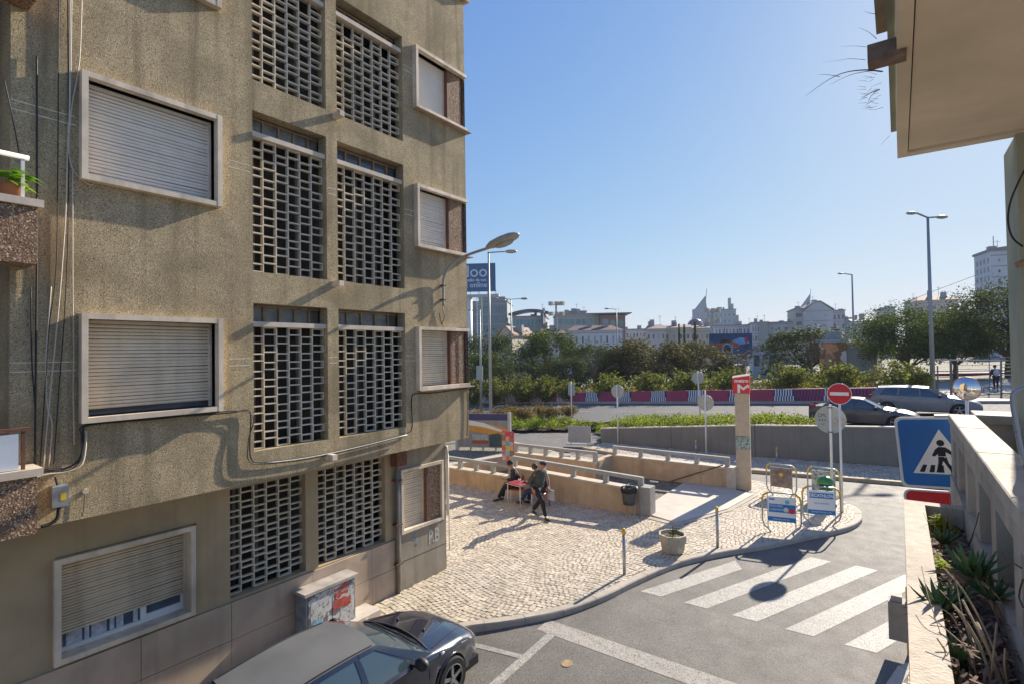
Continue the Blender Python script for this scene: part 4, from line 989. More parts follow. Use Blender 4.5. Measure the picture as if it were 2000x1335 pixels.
while s<TL-.3:
    L=1.75 if i%2==0 else 1.35
    e=min(TL,s+L)
    if i%2==0:
        pq(s,e-.02,.0,.98,0,'maroon_panel',maroon,bw)
        if s>TL*.55:
            n=9; mb=MB()
            for k in range(n):
                for (z0,z1,o_) in ((.02,.48,0),(.48,.97,.5)):
                    u0=s+(e-s)*(k+o_*.8+.1)/n; u1=u0+(e-s)*.42/n; 
                    if u1>e-.03: continue
                    a=along(u0);b=along(u1); mb.add([(a.x,a.y-.006,ave(a.x,a.y)+z0),(b.x,b.y-.006,ave(b.x,b.y)+z0),(b.x,b.y-.006,ave(b.x,b.y)+z1),(a.x,a.y-.006,ave(a.x,a.y)+z1)],[(0,1,2,3)])
            mb.build('red_stripes',redst if s<TL*.8 else navy,bw)
    else:
        pq(s,e-.02,.0,.98,0,'striped_panel',navy if s>TL*.4 else maroon,bw)
        n=8; mb=MB()
        for k in range(n):
            for (z0,z1,o_) in ((.02,.49,0),(.49,.97,.35)):
                u0=s+(e-s)*(k+o_+.1)/n; u1=u0+(e-s)*.5/n
                if u1>e-.02: continue
                a=along(u0);b=along(u1); mb.add([(a.x,a.y-.006,ave(a.x,a.y)+z0),(b.x,b.y-.006,ave(b.x,b.y)+z0),(b.x,b.y-.006,ave(b.x,b.y)+z1),(a.x,a.y-.006,ave(a.x,a.y)+z1)],[(0,1,2,3)])
        mb.build('white_stripes',wst,bw)
    s=e;i+=1
# ------------------------------------------------------------------ vegetation
def leaf_cluster(mb,c,n,r,ls,rg,flat=1.,mi=0,up=.3):
    c=Vector(c)
    for _ in range(n):
        # direction mostly on the shell of the clump
        d=Vector((rg.gauss(0,1),rg.gauss(0,1),rg.gauss(0,1)*flat)).normalized()*r*(rg.random()**.45)
        p=c+d; nrm=(d.normalized()*.5+Vector((rg.gauss(0,.6),rg.gauss(0,.6),rg.gauss(0,.6)+up))).normalized()
        a=nrm.orthogonal().normalized(); ang=rg.uniform(0,6.28); b=nrm.cross(a); u_=a*math.cos(ang)+b*math.sin(ang); v_=nrm.cross(u_)
        l=ls*rg.uniform(.6,1.4); w_=l*rg.uniform(.35,.6)
        mb.add([p-u_*l/2,p+v_*w_/2,p+u_*l/2,p-v_*w_/2],[(0,1,2,3)],mi)
def tree_parts(seed,R_,H,trunk,ls=.28,nclump=46,nleaf=170,flat=.75,leafm=None,sparse=0):
    rg=random.Random(seed); cl=[]
    cz=trunk+(H-trunk)*.5; hz=(H-trunk)*.5
    for _ in range(nclump):
        th=rg.uniform(0,6.28); ph=rg.uniform(-.75,1); rr=rg.uniform(.45,1)**.6
        s_=math.sqrt(max(0,1-ph*ph)) if abs(ph)<1 else 0
        cl.append(Vector((math.cos(th)*s_*R_*rr*rg.uniform(.75,1.12),math.sin(th)*s_*R_*rr*rg.uniform(.75,1.12),cz+ph*hz*rr)))
    mb=MB()
    for c in cl: leaf_cluster(mb,c,int(nleaf*rg.uniform(.6,1.3)),R_*rg.uniform(.2,.36),ls,rg,.75,up=.5)
    for _ in range(int(nclump*.8)):
        c=rg.choice(cl); leaf_cluster(mb,c*1.0+Vector((rg.gauss(0,.5),rg.gauss(0,.5),rg.gauss(0,.4)))*R_*.25,int(nleaf*.14),R_*.3,ls*.6,rg,.9,up=.5)
    crown=mb.mesh('crown',leafm)
    mt=MB(); r0=.05+R_*.045
    mt.tube([(0,0,-.3),(.05,.02,trunk*.5),(rg.uniform(-.15,.15),rg.uniform(-.1,.1),trunk),(rg.uniform(-.3,.3),.1,cz)],[r0*1.25,r0,r0*.8,r0*.35],8)
    for c in rg.sample(cl,min(11,len(cl))):
        b0=Vector((0,0,trunk*rg.uniform(.75,1.05))); m1=b0.lerp(c,.5)+Vector((0,0,R_*.08)); mt.tube([b0,m1,c],[r0*.5,r0*.3,r0*.08],5)
    tr=mt.mesh('trunk',barkm,True)
    return crown,tr
gA=leafmat('evergreen_leaf',(.05,.068,.02),.6,.25); gB=leafmat('olive_brown_leaf',(.085,.075,.026),.6,.25); gC=leafmat('mid_green_leaf',(.06,.088,.02),.6,.3); gD=leafmat('oleander_leaf',(.125,.135,.04),.6,.34); gE=leafmat('hedge_leaf',(.18,.22,.035),.5,.42); gF=leafmat('dry_brown_leaf',(.17,.12,.06),.5,.3)
TP=[tree_parts(1,4.2,7.0,1.6,leafm=gA),tree_parts(2,4.4,6.6,1.5,leafm=gB),tree_parts(3,3.8,7.4,1.8,leafm=gC)]
TPN=[tree_parts(11,5.2,8.2,1.9,.24,90,260,leafm=gC),tree_parts(12,5.4,8.6,1.9,.24,95,260,leafm=gA)]
def put_tree(parts,px,ytop,dep,wpx,label,group='trees beyond the avenue',ybase=None):
    top=D(px,ytop+(13 if dep>54 else 1),dep); W=wpx/F_PX*dep
    crown,tr=parts; xs_=sorted(v.co.x for v in crown.vertices); zs_=sorted(v.co.z for v in crown.vertices); n_=len(xs_); w0=xs_[int(n_*.98)]-xs_[int(n_*.02)]; h0=zs_[int(n_*.997)]
    zb=far_h(top.x,top.y)
    sc=W/w0; sz=(top.z-zb)/h0
    t=empty('tree',(top.x,top.y,zb),random.uniform(0,6.28),label=label,cat='tree',group=group); t.scale=(sc,sc,sz)
    inst(crown,'crown',t,(0,0,0),off=False); inst(tr,'trunk',t,(0,0,0),off=False); return t
for args in ((0,955,634,70,95,'dark tree just right of the building corner, under the blue billboard'),
  (2,1075,630,66,135,'broad green tree behind the barrier, right of the twin-armed lamp post'),
  (0,1165,655,62,110,'dark round tree between the twin-armed lamp and the single lamp'),
  (2,930,672,60,100,'low green tree behind the shrubs at the building edge'),
  (0,1010,690,58,120,'low dark tree in front of the white cottages'),
  (1,1265,645,60,150,'olive brown tree right of the thin single lamp'),
  (1,1360,650,62,120,'olive brown tree overlapping the left edge of the car billboard'),
  (0,1215,668,64,100,'small dark tree right behind the thin single lamp'),
  (0,1310,668,66,120,'dark tree between the two olive brown trees'),
  (0,1105,680,57,90,'low dark tree below the broad green tree'),
  (1,1420,700,60,60,'small brown tree below the car billboard'),
  (0,1575,624,62,150,'dark dense tree in front of the gabled white apartment block'),
  (0,1630,648,66,90,'dark tree touching the orange hut from behind')):
    put_tree(TP[args[0]],*args[1:5],args[5])
put_tree(TPN[0],1768,592,50,165,'large green tree just left of the tall twin-headed lamp')
put_tree(TPN[0],1862,602,51,130,'large green tree just right of the tall twin-headed lamp')
put_tree(TPN[1],1965,545,49,190,'tallest dark tree at the right edge below the white tower block')
# dark cypresses among the houses
def cypress(px,ytop,dep,wpx,lab):
    top=D(px,ytop,dep); zb=far_h(top.x,top.y); H=top.z-zb; r_=wpx/F_PX*dep/2; rg=random.Random(int(px)); mb=MB()
    for k in range(26): t=k/25; leaf_cluster(mb,(0,0,H*(.1+.88*t)),70,r_*(1.05-t)**.6+.05,.35,rg,1.2)
    t=empty('cypress_tree',(top.x,top.y,zb),label=lab,cat='tree',group='dark cypresses among the far houses'); inst(mb.mesh('crown',gA),'crown',t,off=False); MB().tube([(0,0,0),(0,0,H*.5)],.15,6).build('trunk',barkm,t,world=False)
cypress(1357,628,110,10,'tallest narrow cypress left of the car billboard'); cypress(1336,633,112,6,'thin middle cypress left of the domed roof'); cypress(1326,632,112,6,'thin leftmost cypress left of the domed roof'); cypress(1883,598,140,9,'slim cypress in front of the house with the flat pink roof')
# bare thin young trees
def bare(px,ytop,dep,lab,H=None):
    top=D(px,ytop,dep); zb=far_h(top.x,top.y); H=top.z-zb; rg=random.Random(int(px)); t=empty('bare_tree',(top.x,top.y,zb),label=lab,cat='tree',group='thin bare trees'); mb=MB(); mb.tube([(0,0,0),(0,0,H*.6)],[.09,.05],6)
    for k in range(22):
        a=rg.uniform(0,6.28); z=H*rg.uniform(.35,.62); L=H*rg.uniform(.15,.4); e=Vector((math.cos(a)*.55,math.sin(a)*.55,1)).normalized()*L; p=Vector((0,0,z)); m_=p+e*.5; mb.tube([p,m_,p+e],[.03,.02,.008],4)
        for _ in range(4):
            b=rg.uniform(0,6.28); mb.tube([m_,m_+Vector((math.cos(b)*.4,math.sin(b)*.4,.7)).normalized()*L*.5],[.012,.005],3)
    mb.build('branches',barkm,t,world=False)
bare(1583,640,46,'thin bare tree in front of the dark dense tree, left of the orange hut'); bare(1158,672,48,'thin bare tree behind the shrubs, left of the single lamp'); bare(1450,690,50,'thin bare tree at the right end of the car billboard')
# oleanders along the barrier
def shrub_mesh(seed,R_,H,m,n=34,nl=75,ls=.17):
    rg=random.Random(seed); mb=MB()
    for k in range(n):
        a=rg.uniform(0,6.28); lean=rg.uniform(0,1)**.6; tip=Vector((math.cos(a)*R_*lean,math.sin(a)*R_*lean,H*(1-.45*lean**2)*rg.uniform(.7,1.05)))
        for q in range(nl):
            t=rg.random()**.6; p=Vector((0,0,.1)).lerp(tip,t)+Vector((rg.gauss(0,.13),rg.gauss(0,.13),rg.gauss(0,.12)))
            b=rg.uniform(0,6.28); d=Vector((math.cos(b)*.7,math.sin(b)*.7,rg.uniform(.2,1))).normalized(); s_=d.cross(Vector((rg.gauss(0,1),rg.gauss(0,1),rg.gauss(0,1)))).normalized(); l=ls*rg.uniform(.7,1.4); w_=l*.28
            mb.add([p,p+d*l/2+s_*w_,p+d*l,p+d*l/2-s_*w_],[(0,1,2,3)])
    return mb.mesh('foliage',m)
SM=[shrub_mesh(21,1.5,2.4,gD),shrub_mesh(22,1.35,2.2,gD),shrub_mesh(23,1.6,2.6,gD)]
LOW=shrub_mesh(24,1.6,1.1,leafmat('yellow_shrub_leaf',(.27,.24,.06),.5,.4),30,60,.14)
stem=MB()
rg=random.Random(2)
for k in range(7): a=rg.uniform(0,6.28); stem.tube([(0,0,0),(math.cos(a)*.5,math.sin(a)*.5,1.5)],[.03,.01],4)
stemm=stem.mesh('stem',barkm)
shr=[(925,730,80),(968,722,85),(1020,716,90),(1065,720,80),(1108,728,70),(1190,712,95),(1268,712,95),(1345,708,105),(1425,702,105),(1535,698,115),(1640,692,120),(1750,688,120),(1790,700,60)]
ords=['first','second','third','fourth','fifth','sixth','seventh','eighth','ninth','tenth','eleventh','twelfth','last']
where=['beside the building edge','behind the two lamp poles','behind the twin-armed lamp post','between the lamp post and the rectangular sign','above the narrow rectangular sign','above the round sign by the rails','left of the pole with the small high disc','directly behind the small high disc','behind the metro pylon','under the white sheds behind the barrier','left of the orange hut','right of the orange hut behind the estate car','beside the tall lamp behind the estate car']
for i,(px,yt,wp) in enumerate(shr):
    dep=50-(px-920)*.0195; top=D(px,yt+8,dep+3.0)
    zb=ave(top.x,min(top.y,46))+.05; me=SM[i%3]; sc=wp/F_PX*dep/3.15; h=max(v.co.z for v in me.vertices)
    t=empty('oleander_shrub',(top.x,top.y,zb),random.uniform(0,6.28),label='yellow-green oleander behind the painted barrier, '+where[i],cat='shrub',group='oleanders along the barrier'); t.scale=(sc,sc,(top.z-zb)/h)
    inst(me,'foliage',t,off=False); inst(stemm,'stem',t,off=False)
lows=MB(); rg=random.Random(8)
for k in range(60):
    s_=TL*k/60; a=along(s_); b=a+Vector((0,1.6+rg.uniform(0,1.6)))
    leaf_cluster(lows,(b.x,b.y,ave(b.x,b.y)+.75),150,.6,.13,rg,.7)
lows.build('low_shrubbery',MATS['yellow_shrub_leaf'],kind='stuff')
# a fallen-back dark undergrowth mass behind the shrubs
ug=MB(); rg=random.Random(12)
for k in range(190):
    x=rg.uniform(-66,-2); y_=rg.uniform(48,62); 
    leaf_cluster(ug,(x,y_,far_h(x,y_)+rg.uniform(.3,1.5)),80,1.2,.34,rg,.7)
ug.build('undergrowth',gA,kind='stuff')
# hedge / ground cover between slip road and avenue
VG=[(-30,22.2),(-26,24.0),(-20.8,27.0),(-15.6,30.3),(-13.4,27.4),(-13.2,26.7),(-5.4,26.65),(-2.0,27.1),(-2.2,28.3),(-5,29.6),(-13.8,31.0),(-22,31.4),(-34,31.0)]
def vz(x,y):
    # height of the verge: rises from the slip road to the avenue, level with the wall top behind the wall
    a=ave(x,max(y,29.5))
    if x>-13.3: return max(a-.1,.75+(x+13.2)*.085 if x<-5.4 else 1.45)
    e=27.0+(x+20.8)*.63; t=min(1,max(0,(y-e)/3.5)); return .12*(1-t)+(a)*t
gv=MB(); N=26
xs_=[-34+i*1.0 for i in range(33)]; ys_=[22+i*.7 for i in range(15)]
vs=[];idx={}
for j,y_ in enumerate(ys_):
    for i,x in enumerate(xs_): idx[(i,j)]=len(vs); vs.append((x,y_,vz(x,y_)))
fs=[]
for j in range(len(ys_)-1):
    for i in range(len(xs_)-1):
        if inside(xs_[i]+.5,ys_[j]+.35,VG): fs.append((idx[(i,j)],idx[(i+1,j)],idx[(i+1,j+1)],idx[(i,j+1)]))
gv.add(vs,fs); gv.build('verge',soil,kind='structure')
hg=MB(); rg=random.Random(31); cnt=0
while cnt<2400:
    x=rg.uniform(-34,-2);y_=rg.uniform(22,31.4)
    if not inside(x,y_,VG): continue
    cnt+=1; leaf_cluster(hg,(x,y_,vz(x,y_)+rg.uniform(.08,.3)),26,.30,.11,rg,.7,up=.8)
hg.build('ground_cover',gE,kind='stuff')
# brownish dry bushes standing in it
bl=['nearest the building corner','right of the two poles','left of the narrow sign','just left of the rectangular sign','right of the rectangular sign']
bmesh_=shrub_mesh(41,.85,1.05,gF,26,60,.12)
for i,(px,dep) in enumerate(((930,37),(975,36.5),(1025,37),(1075,37),(1110,37.5),(1000,39),(1055,39))):
    p=D(px,800,dep); zb=vz(p.x,p.y); t=empty('dry_bush',(p.x,p.y,zb),i,label='brown dry bush in the green verge, '+(bl+['rear one right of the poles','rear one left of the rectangular sign'])[i],cat='bush',group='dry bushes in the verge'); s_=random.uniform(.85,1.15); t.scale=(s_,s_,s_)
    inst(bmesh_,'foliage',t,off=False)
# ------------------------------------------------------------------ street lamps far off
def lamp(px,ytop,dep,label,arms,r=.09,ybase=None,armz=0.,cat='street lamp',lean=0):
    top=D(px,ytop,dep); zb=far_h(top.x,top.y) if top.y>27 else 0
    t=empty('street_lamp',(top.x,top.y,zb),label=label,cat=cat,group='street lamps of the avenue'); H=top.z-zb
    MB().tube([(0,0,0),(0,0,H)],[r*1.25,r*.6],10).build('pole',poleg,t,True,world=False)
    for (dx,dz,hl) in arms:    # arm along the image plane
        e=_r0*dx+Vector((0,0,dz)); MB().tube([Vector((0,0,H-.05)),e+Vector((0,0,H))],r*.45,6).build('arm',poleg,t,world=False)
        d=_r0*(1 if dx>0 else -1); c=e+Vector((0,0,H)); mb=MB(); mb.ball(c+d*hl*.5,.5,12,sc=(1,1,1)); 
        for i,v in enumerate(mb.v):
            q=v-(c+d*hl*.5); a=q.dot(d); b=q-d*a; mb.v[i]=c+d*hl*.5+d*a*hl+Vector((b.x*hl*.42,b.y*hl*.42,b.z*hl*.3))
        mb.build('lamp_head',MATS['lamp_housing'],t,True,world=False)
    return t
lamp(1812,424,37,'tall twin-headed lamp post rising beside the estate car',[(-.75,.28,.75),(.55,-.02,.85)],.13)
lamp(1664,536,61,'single-armed lamp post left of the tall twin-headed one',[(-.95,.12,.7)],.12)
lamp(998,584,75,'twin-armed lamp post near the blue billboard',[(-1.8,.12,1.0),(1.3,.02,1.1)],.11)
lamp(1204,604,92,'thin single-armed lamp post above the middle trees',[(-1.2,.12,.9)],.12)
lamp(954,492,31.5,'slim lamp post whose head hides behind the wall lamp',[(.95,.0,.75)],.085)
t=lamp(937,605,39,'grey pole with a box plate, left of the slim lamp post',[(-2.6,.05,.8)],.08)
c=D(937,727,38.8); MB().box((c.x-.28,c.y-.05,c.z-.5),(c.x+.28,c.y+.03,c.z+.5)).build('plate_box',signb,t)
# stadium lights
def flood(px,ytop,dep,lab):
    top=D(px,ytop,dep); zb=far_h(top.x,top.y); t=empty('floodlight_mast',(top.x,top.y,zb),label=lab,cat='floodlight mast'); H=top.z-zb
    MB().tube([(0,0,0),(0,0,H)],[.35,.2],8).build('mast',poleg,t,world=False)
    k=dep/115
    for z in (-.4,-2.6): 
        MB().bar(_r0*-1.6*k+Vector((0,0,H+z*k)),_r0*1.6*k+Vector((0,0,H+z*k)),.12).build('crossbar',poleg,t,world=False)
        for s_ in (-1.1,.2,1.3): c=_r0*s_*k+Vector((0,0,H+z*k+.3)); MB().box(c-Vector((.4,.4,.4))*k,c+Vector((.4,.4,.4))*k).build('floodlight',MATS['lamp_housing'],t,world=False)
flood(1086,592,115,'floodlight mast left of the office block with the flat roof'); flood(1391,605,125,'floodlight mast in front of the curved white building')
# ------------------------------------------------------------------ far buildings: each with its own walls, roof and windows
def wl(c): return mat('far_wall_%02d%02d%02d'%tuple(int(x*99) for x in c),c,.8,.05,.15,stain=.1)
winm=mat('far_window',(.07,.10,.14),.25,.3,.7); winl=mat('far_shutter',(.30,.31,.32),.6,.2,.7); rooft=mat('clay_roof',(.34,.23,.17),.85,.15,.6); roofg=mat('grey_roof',(.25,.25,.26),.8,.1,.5)
teal=mat('green_glass',(.12,.27,.28),.2,.3,.4); brickp=mat('dusky_brick',(.29,.145,.12),.8,.1,.6); darkr=mat('dark_red_roof',(.13,.07,.065),.8,.2,.8)
def block(label,x0,x1,yt,yb,dep,col,turn=0.,depth=12,wins=None,roof='flat',rc=None,name='apartment_building',wm=None,yt2=None):
    """front face spans photo columns x0..x1 at this distance, turned by 'turn' degrees; windows (cols,rows,w,h)"""
    phi=math.atan(((x0+x1)/2-1000)/F_PX); turn=turn-math.degrees(phi)*.8; c=D((x0+x1)/2,yt,dep); W=(x1-x0)/F_PX*dep*math.cos(phi)/math.cos(R(turn)+phi); zb=far_h(c.x,c.y)-1; H=c.z-zb
    t=empty(name,(c.x,c.y,zb),YAW+R(turn),label=label,cat='building',group='far buildings beyond the trees')
    b=lambda mb,n,m,par=t: mb.build(n,m,par,world=False)
    mt=wl(col) if isinstance(col,tuple) else col
    if roof=='gable':
        mb=MB(); mb.box((-W/2,0,0),(W/2,depth,H*.93)); b(mb,'wall',mt)
        rh=(H*.07); mb=MB(); mb.add([(-W/2-.3,-.4,H*.93),(W/2+.3,-.4,H*.93),(W/2+.3,depth+.4,H*.93),(-W/2-.3,depth+.4,H*.93),(-W/2-.3,depth/2,H+rh*.0),(W/2+.3,depth/2,H)],[(0,1,5,4),(2,3,4,5),(0,4,3),(1,2,5),(3,2,1,0)]); b(mb,'roof',rc or rooft)
    elif roof=='gablefront':
        mb=MB(); hh=H*.86; mb.extr([(-W/2,0,0),(W/2,0,0),(W/2,0,hh),(W*.1,0,H),(-W*.1,0,H),(-W/2,0,hh)],(0,depth,0)); b(mb,'wall',mt)
        mb=MB(); mb.extr([(-W/2-.4,-.3,hh+.02),(-W*.1,-.3,H+.02),(W*.1,-.3,H+.02),(W/2+.4,-.3,hh+.02),(W/2+.4,-.3,hh+.4),(W*.1,-.3,H+.4),(-W*.1,-.3,H+.4),(-W/2-.4,-.3,hh+.4)],(0,depth+.6,0)); b(mb,'roof',rc or roofg)
    elif roof=='hip':
        mb=MB(); mb.box((-W/2,0,0),(W/2,depth,H*.9)); b(mb,'wall',mt)
        mb=MB(); mb.add([(-W/2-.4,-.4,H*.9),(W/2+.4,-.4,H*.9),(W/2+.4,depth+.4,H*.9),(-W/2-.4,depth+.4,H*.9),(-W/2+W*.15,depth/2,H),(W/2-W*.15,depth/2,H)],[(0,1,5,4),(2,3,4,5),(0,4,3),(1,2,5),(3,2,1,0)]); b(mb,'roof',rc or rooft)
    else:
        mb=MB(); mb.box((-W/2,0,0),(W/2,depth,H-.35)); b(mb,'wall',mt); b(MB().box((-W/2-.25,-.25,H-.35),(W/2+.25,depth+.25,H)),'roof',rc or roofg)
    rr_=random.Random(int(x0*7+yt)); 
    for _ in range(2 if W>5 else 1):
        bx=rr_.uniform(-W*.4,W*.35); hz=H*(.93 if roof in('hip','gable') else .9 if roof=='gablefront' else 1.0)
        b(MB().box((bx,depth*.3,hz),(bx+rr_.uniform(.6,1.6),depth*.3+1.2,H+rr_.uniform(.5,1.5))),'chimney',wl((.34,.33,.33)))
    ax=rr_.uniform(-W*.4,W*.4); mb=MB(); mb.tube([(ax,depth*.4,H*.93),(ax,depth*.4,H+2.6)],.05,4); mb.bar((ax-.6,depth*.4,H+2.2),(ax+.6,depth*.4,H+2.2),.05); b(mb,'aerial',poleg)
    if wins:
        nc,nr,fw_,fh_=wins; top=H*(.86 if roof!='flat' else .95); h0=max(1.5,top-nr*3.1) 
        fh=(top-h0)/nr; mbm=MB().box((-W*fw_/nc/2,-.06,0),(W*fw_/nc/2,.02,fh*fh_)).mesh('window',wm or winm)
        mbm2=MB().box((-W*fw_/nc/2,-.09,0),(W*fw_/nc/2,.02,fh*fh_)).mesh('window',winl)
        for i in range(nc):
            for j in range(nr): inst(random.choice([mbm,mbm,mbm2]) if not wm else mbm,'window',t,(-W/2+W*(i+.5)/nc,-.0,h0+fh*j+fh*(1-fh_)/2),off=False)
        for j in range(nr): b(MB().box((-W/2-.05,-.12,h0+fh*(j+1)-.12),(W/2+.05,-.0,h0+fh*(j+1))),'floor_band',roofg)
    return t,W,H
bt=[]
block('long glass and grey office block behind the billboard pillar',905,990,588,700,170,(.30,.36,.36),-8,18,(14,4,.85,.75),wm=mat('office_glass',(.16,.22,.22),.3,.2,.3))
block('darker rooftop block of the grey office seen over its glass front',935,985,580,600,182,(.30,.32,.34),-8,10)
t,W,H=block('low office building with glass band and curved dark roof',1000,1065,617,690,165,(.42,.42,.44),-6,16,(9,2,.9,.8),wm=teal)
mb=MB(); vs=[];
for k in range(9): x=-W/2-1+(W+2)*k/8; z=H+.3+1.2*math.sin(math.pi*k/8*.9); vs+=[(x,-1.5,z),(x,8,z),(x,-1.5,z+.5),(x,8,z+.5)]
mb.add(vs,[f for k in range(8) for f in ((4*k,4*k+4,4*k+5,4*k+1),(4*k+2,4*k+3,4*k+7,4*k+6),(4*k,4*k+2,4*k+6,4*k+4))]); mb.build('curved_roof',mat('dark_sheet_roof',(.10,.12,.15),.5,.1,1),t,world=False)
block('dark plain box at the end of the curved-roof office',1056,1061,608,690,160,(.12,.14,.17),-6,8)
block('pale office block with green glass bands in its middle',1088,1170,612,690,160,(.40,.36,.33),5,16,(7,3,.8,.55),wm=teal)
block('upper set-back storey of the pale office block',1112,1145,607,620,168,(.30,.28,.28),5,8)
t,W,H=block('dusky brick block under a thin overhanging flat roof',1172,1221,616,690,158,brickp,5,14,(3,2,.5,.7),wm=teal)
MB().box((-W/2-2,-3,H+.35),(W/2+1.5,8,H+.6)).build('roof_slab',roofg,t,world=False); 
for x in (-W/4,W/4): MB().box((x,-1,H),(x+.3,-.7,H+.36)).build('roof_column',roofg,t,world=False)
block('white cottage with dark red roof behind the first trees',1052,1105,640,700,120,(.50,.48,.48),4,10,(4,1,.3,.5),'hip',darkr,'house')
block('long white row with dark red hipped roof under the brick block',1108,1215,634,690,125,(.62,.62,.64),3,10,(9,1,.25,.5),'hip',darkr,'house')
block('pale gabled house side behind the dark corner tree',972,1000,640,700,115,(.52,.45,.36),-25,12,None,'gablefront',rooft,'house')
block('low white building beyond the middle lamp post',1215,1268,642,690,200,(.55,.55,.56),0,10,(8,1,.4,.5))
for i,(a,b_,yt,c,r,l) in enumerate(((1262,1300,632,(.48,.44,.42),'hip','small flat far house at the left of the cream row'),(1296,1350,633,(.52,.46,.38),'gable','cream house with pinkish roof behind the thin cypresses'),(1348,1385,634,(.5,.45,.37),'gable','cream house with pinkish roof just under the dome'))):
    block(l,a,b_,yt,690,150+i*4,c,0,12,(4,1,.3,.4),r,mat('pink_grey_roof',(.27,.20,.185),.85,.1,.6),'house')
# curved tower with a sail-shaped spire
t,W,H=block('curved pale tower block with stepped green balconies beside the sail spire',1378,1437,604,690,260,(.38,.43,.46),0,20,(7,6,.55,.45),wm=mat('tower_glass',(.17,.30,.33),.25,.2,.3))
for i,(a,z) in enumerate(((.5,-3),(1.5,-6),(2.6,-9),(3.4,-12))): MB().box((W/2+i*1.3-.01,1,0),(W/2+(i+1)*1.3-.02,16,H+z)).build('stepped_wing',wl((.33,.38,.40)),t,world=False)
for i,(a,b_,h) in enumerate(((-W*.1,W*.05,1.2),(W*.28,W*.36,5.5),(W*.36,W*.44,2.6))): MB().box((a,2,H),(b_-.02,6,H+h)).build('roof_box',wl((.35,.38,.42)),t,world=False)
def spire(px0,px1,yt,yb,dep,tipx,lab):
    a=D(px0,yb,dep);b=D(px1,yb,dep);tp=D(tipx,yt,dep); t=empty('sail_spire',(a.x,a.y,a.z-6),label=lab,cat='spire'); mb=MB(); vs=[];n=10
    for k in range(n+1):
        s_=k/n; z=a.z+(tp.z-a.z)*s_; l=a.lerp(tp,s_); l=l+(b-a)*(.28*math.sin(math.pi*s_)*-.0+.0); rgt=b.lerp(tp,s_**.45)
        lf=a.lerp(tp,s_**1.0)
        rr=b.lerp(tp,min(1,s_**.6)) ; back=Vector((-_fw.x*-4,-_fw.y*-4,0))*(1-s_)
        vs+=[(lf.x,lf.y,z),(rr.x,rr.y,z),(rr.x+back.x,rr.y+back.y,z),(lf.x+back.x,lf.y+back.y,z)]
    mb.add(vs,[f for k in range(n) for f in ((4*k,4*k+1,4*k+5,4*k+4),(4*k+1,4*k+2,4*k+6,4*k+5),(4*k+2,4*k+3,4*k+7,4*k+6),(4*k+3,4*k,4*k+4,4*k+7))])
    mb.build('sail',wl((.34,.36,.40)),t); MB().tube([tp-Vector((0,0,3)),tp+_r0*.6+Vector((0,0,3.2))],.14,5).build('mast',poleg,t)
    q=MB(); q.box((-((b-a).length)/2,0,-28),(((b-a).length)/2,8,0)); o=q.build('base_wall',wl((.38,.40,.44)),t,world=False); o.location=(a+b)/2-Vector(t.location); o.rotation_euler=(0,0,YAW)
spire(1363,1381,577,602,255,1378,'left sail-shaped spire rising over the curved tower'); spire(1569,1584,574,600,330,1582,'right sail-shaped spire behind the gabled white block')
# dome
p=D(1358,633,240); t=empty('domed_hall',(p.x,p.y,p.z-10),label='small dark ribbed dome left of the sail spire',cat='building'); MB().ball((0,0,9.0),3.5,18,sc=(1,1,1)).build('dome',mat('dome_dark',(.07,.085,.11),.4,.1,2),t,True,world=False); MB().box((-5,-3,0),(5,3,9.2)).build('wall',wl((.42,.44,.47)),t,world=False)
block('long white apartment row under the curved tower',1395,1478,634,700,190,(.54,.55,.57),0,14,(12,3,.35,.5))
block('white block with pale blue windows left of the green-grey slab',1468,1484,629,700,180,(.56,.58,.62),0,14,(3,4,.4,.5))
block('plain green-grey gable slab among the white blocks',1483,1500,628,700,176,(.30,.34,.32),0,14)
block('white block with dark flat roof right of the green-grey slab',1500,1556,628,700,178,(.55,.54,.52),0,14,(4,3,.3,.25))
block('gabled white apartment block with blank front',1568,1626,590,700,170,(.50,.50,.51),4,18,(2,4,.06,.12),'gablefront')
block('cream balcony wing at the left of the gabled block',1552,1568,602,700,172,(.44,.43,.37),4,14,(1,6,.7,.5))
block('stepped white wing at the right of the gabled block',1626,1650,605,700,176,(.42,.45,.49),4,14,(3,5,.4,.5))
block('grey lower wing beyond the stepped white one',1646,1663,620,700,182,(.30,.33,.38),4,14)
block('white block behind the single-armed lamp, with rows of small windows',1664,1722,620,700,150,(.55,.54,.52),0,14,(6,4,.28,.42),'gable',mat('pale_roof',(.42,.37,.31),.8))
block('slim white block left of the large green tree',1722,1748,600,700,170,(.48,.48,.5),0,14,(2,5,.3,.4))
block('house on the hill with chimneys and a clay roof, right of the tall lamp',1792,1871,573,660,160,(.50,.46,.41),6,14,(6,2,.2,.3),'hip')
block('house with flat pink roof between the trees',1856,1908,597,660,140,(.50,.46,.42),-4,12,(5,2,.3,.5),'gable',rooft,'house')
block('hillside house left of the large green tree crown',1776,1800,586,660,170,(.40,.40,.42),0,12,(3,3,.3,.4))
t,W,H=block('tall white tower block with grey floor bands at the right edge',1934,2000,486,640,120,(.58,.60,.62),14,8,(2,9,.12,.25))
mb=MB(); mb.extr([(-W/2-.25,-.3,H+.01),(W/2+.2,-.3,H+.01),(W/2+.2,-.3,H+1.0),(-W/2-.25,-.3,H+.2)],(0,8.6,0)); mb.build('sloping_roof',roofg,t,world=False)
for i in range(4):
    for j in range(9): MB().box((-W/2-.05,.9+i*1.8,H-2.9-j*2.0),(-W/2+.02,1.5+i*1.8,H-1.7-j*2.0)).build('window',winm,t,world=False)
MB().tube([(0,6,H),(0,6,H+4)],.1,5).build('antenna',poleg,t,world=False)
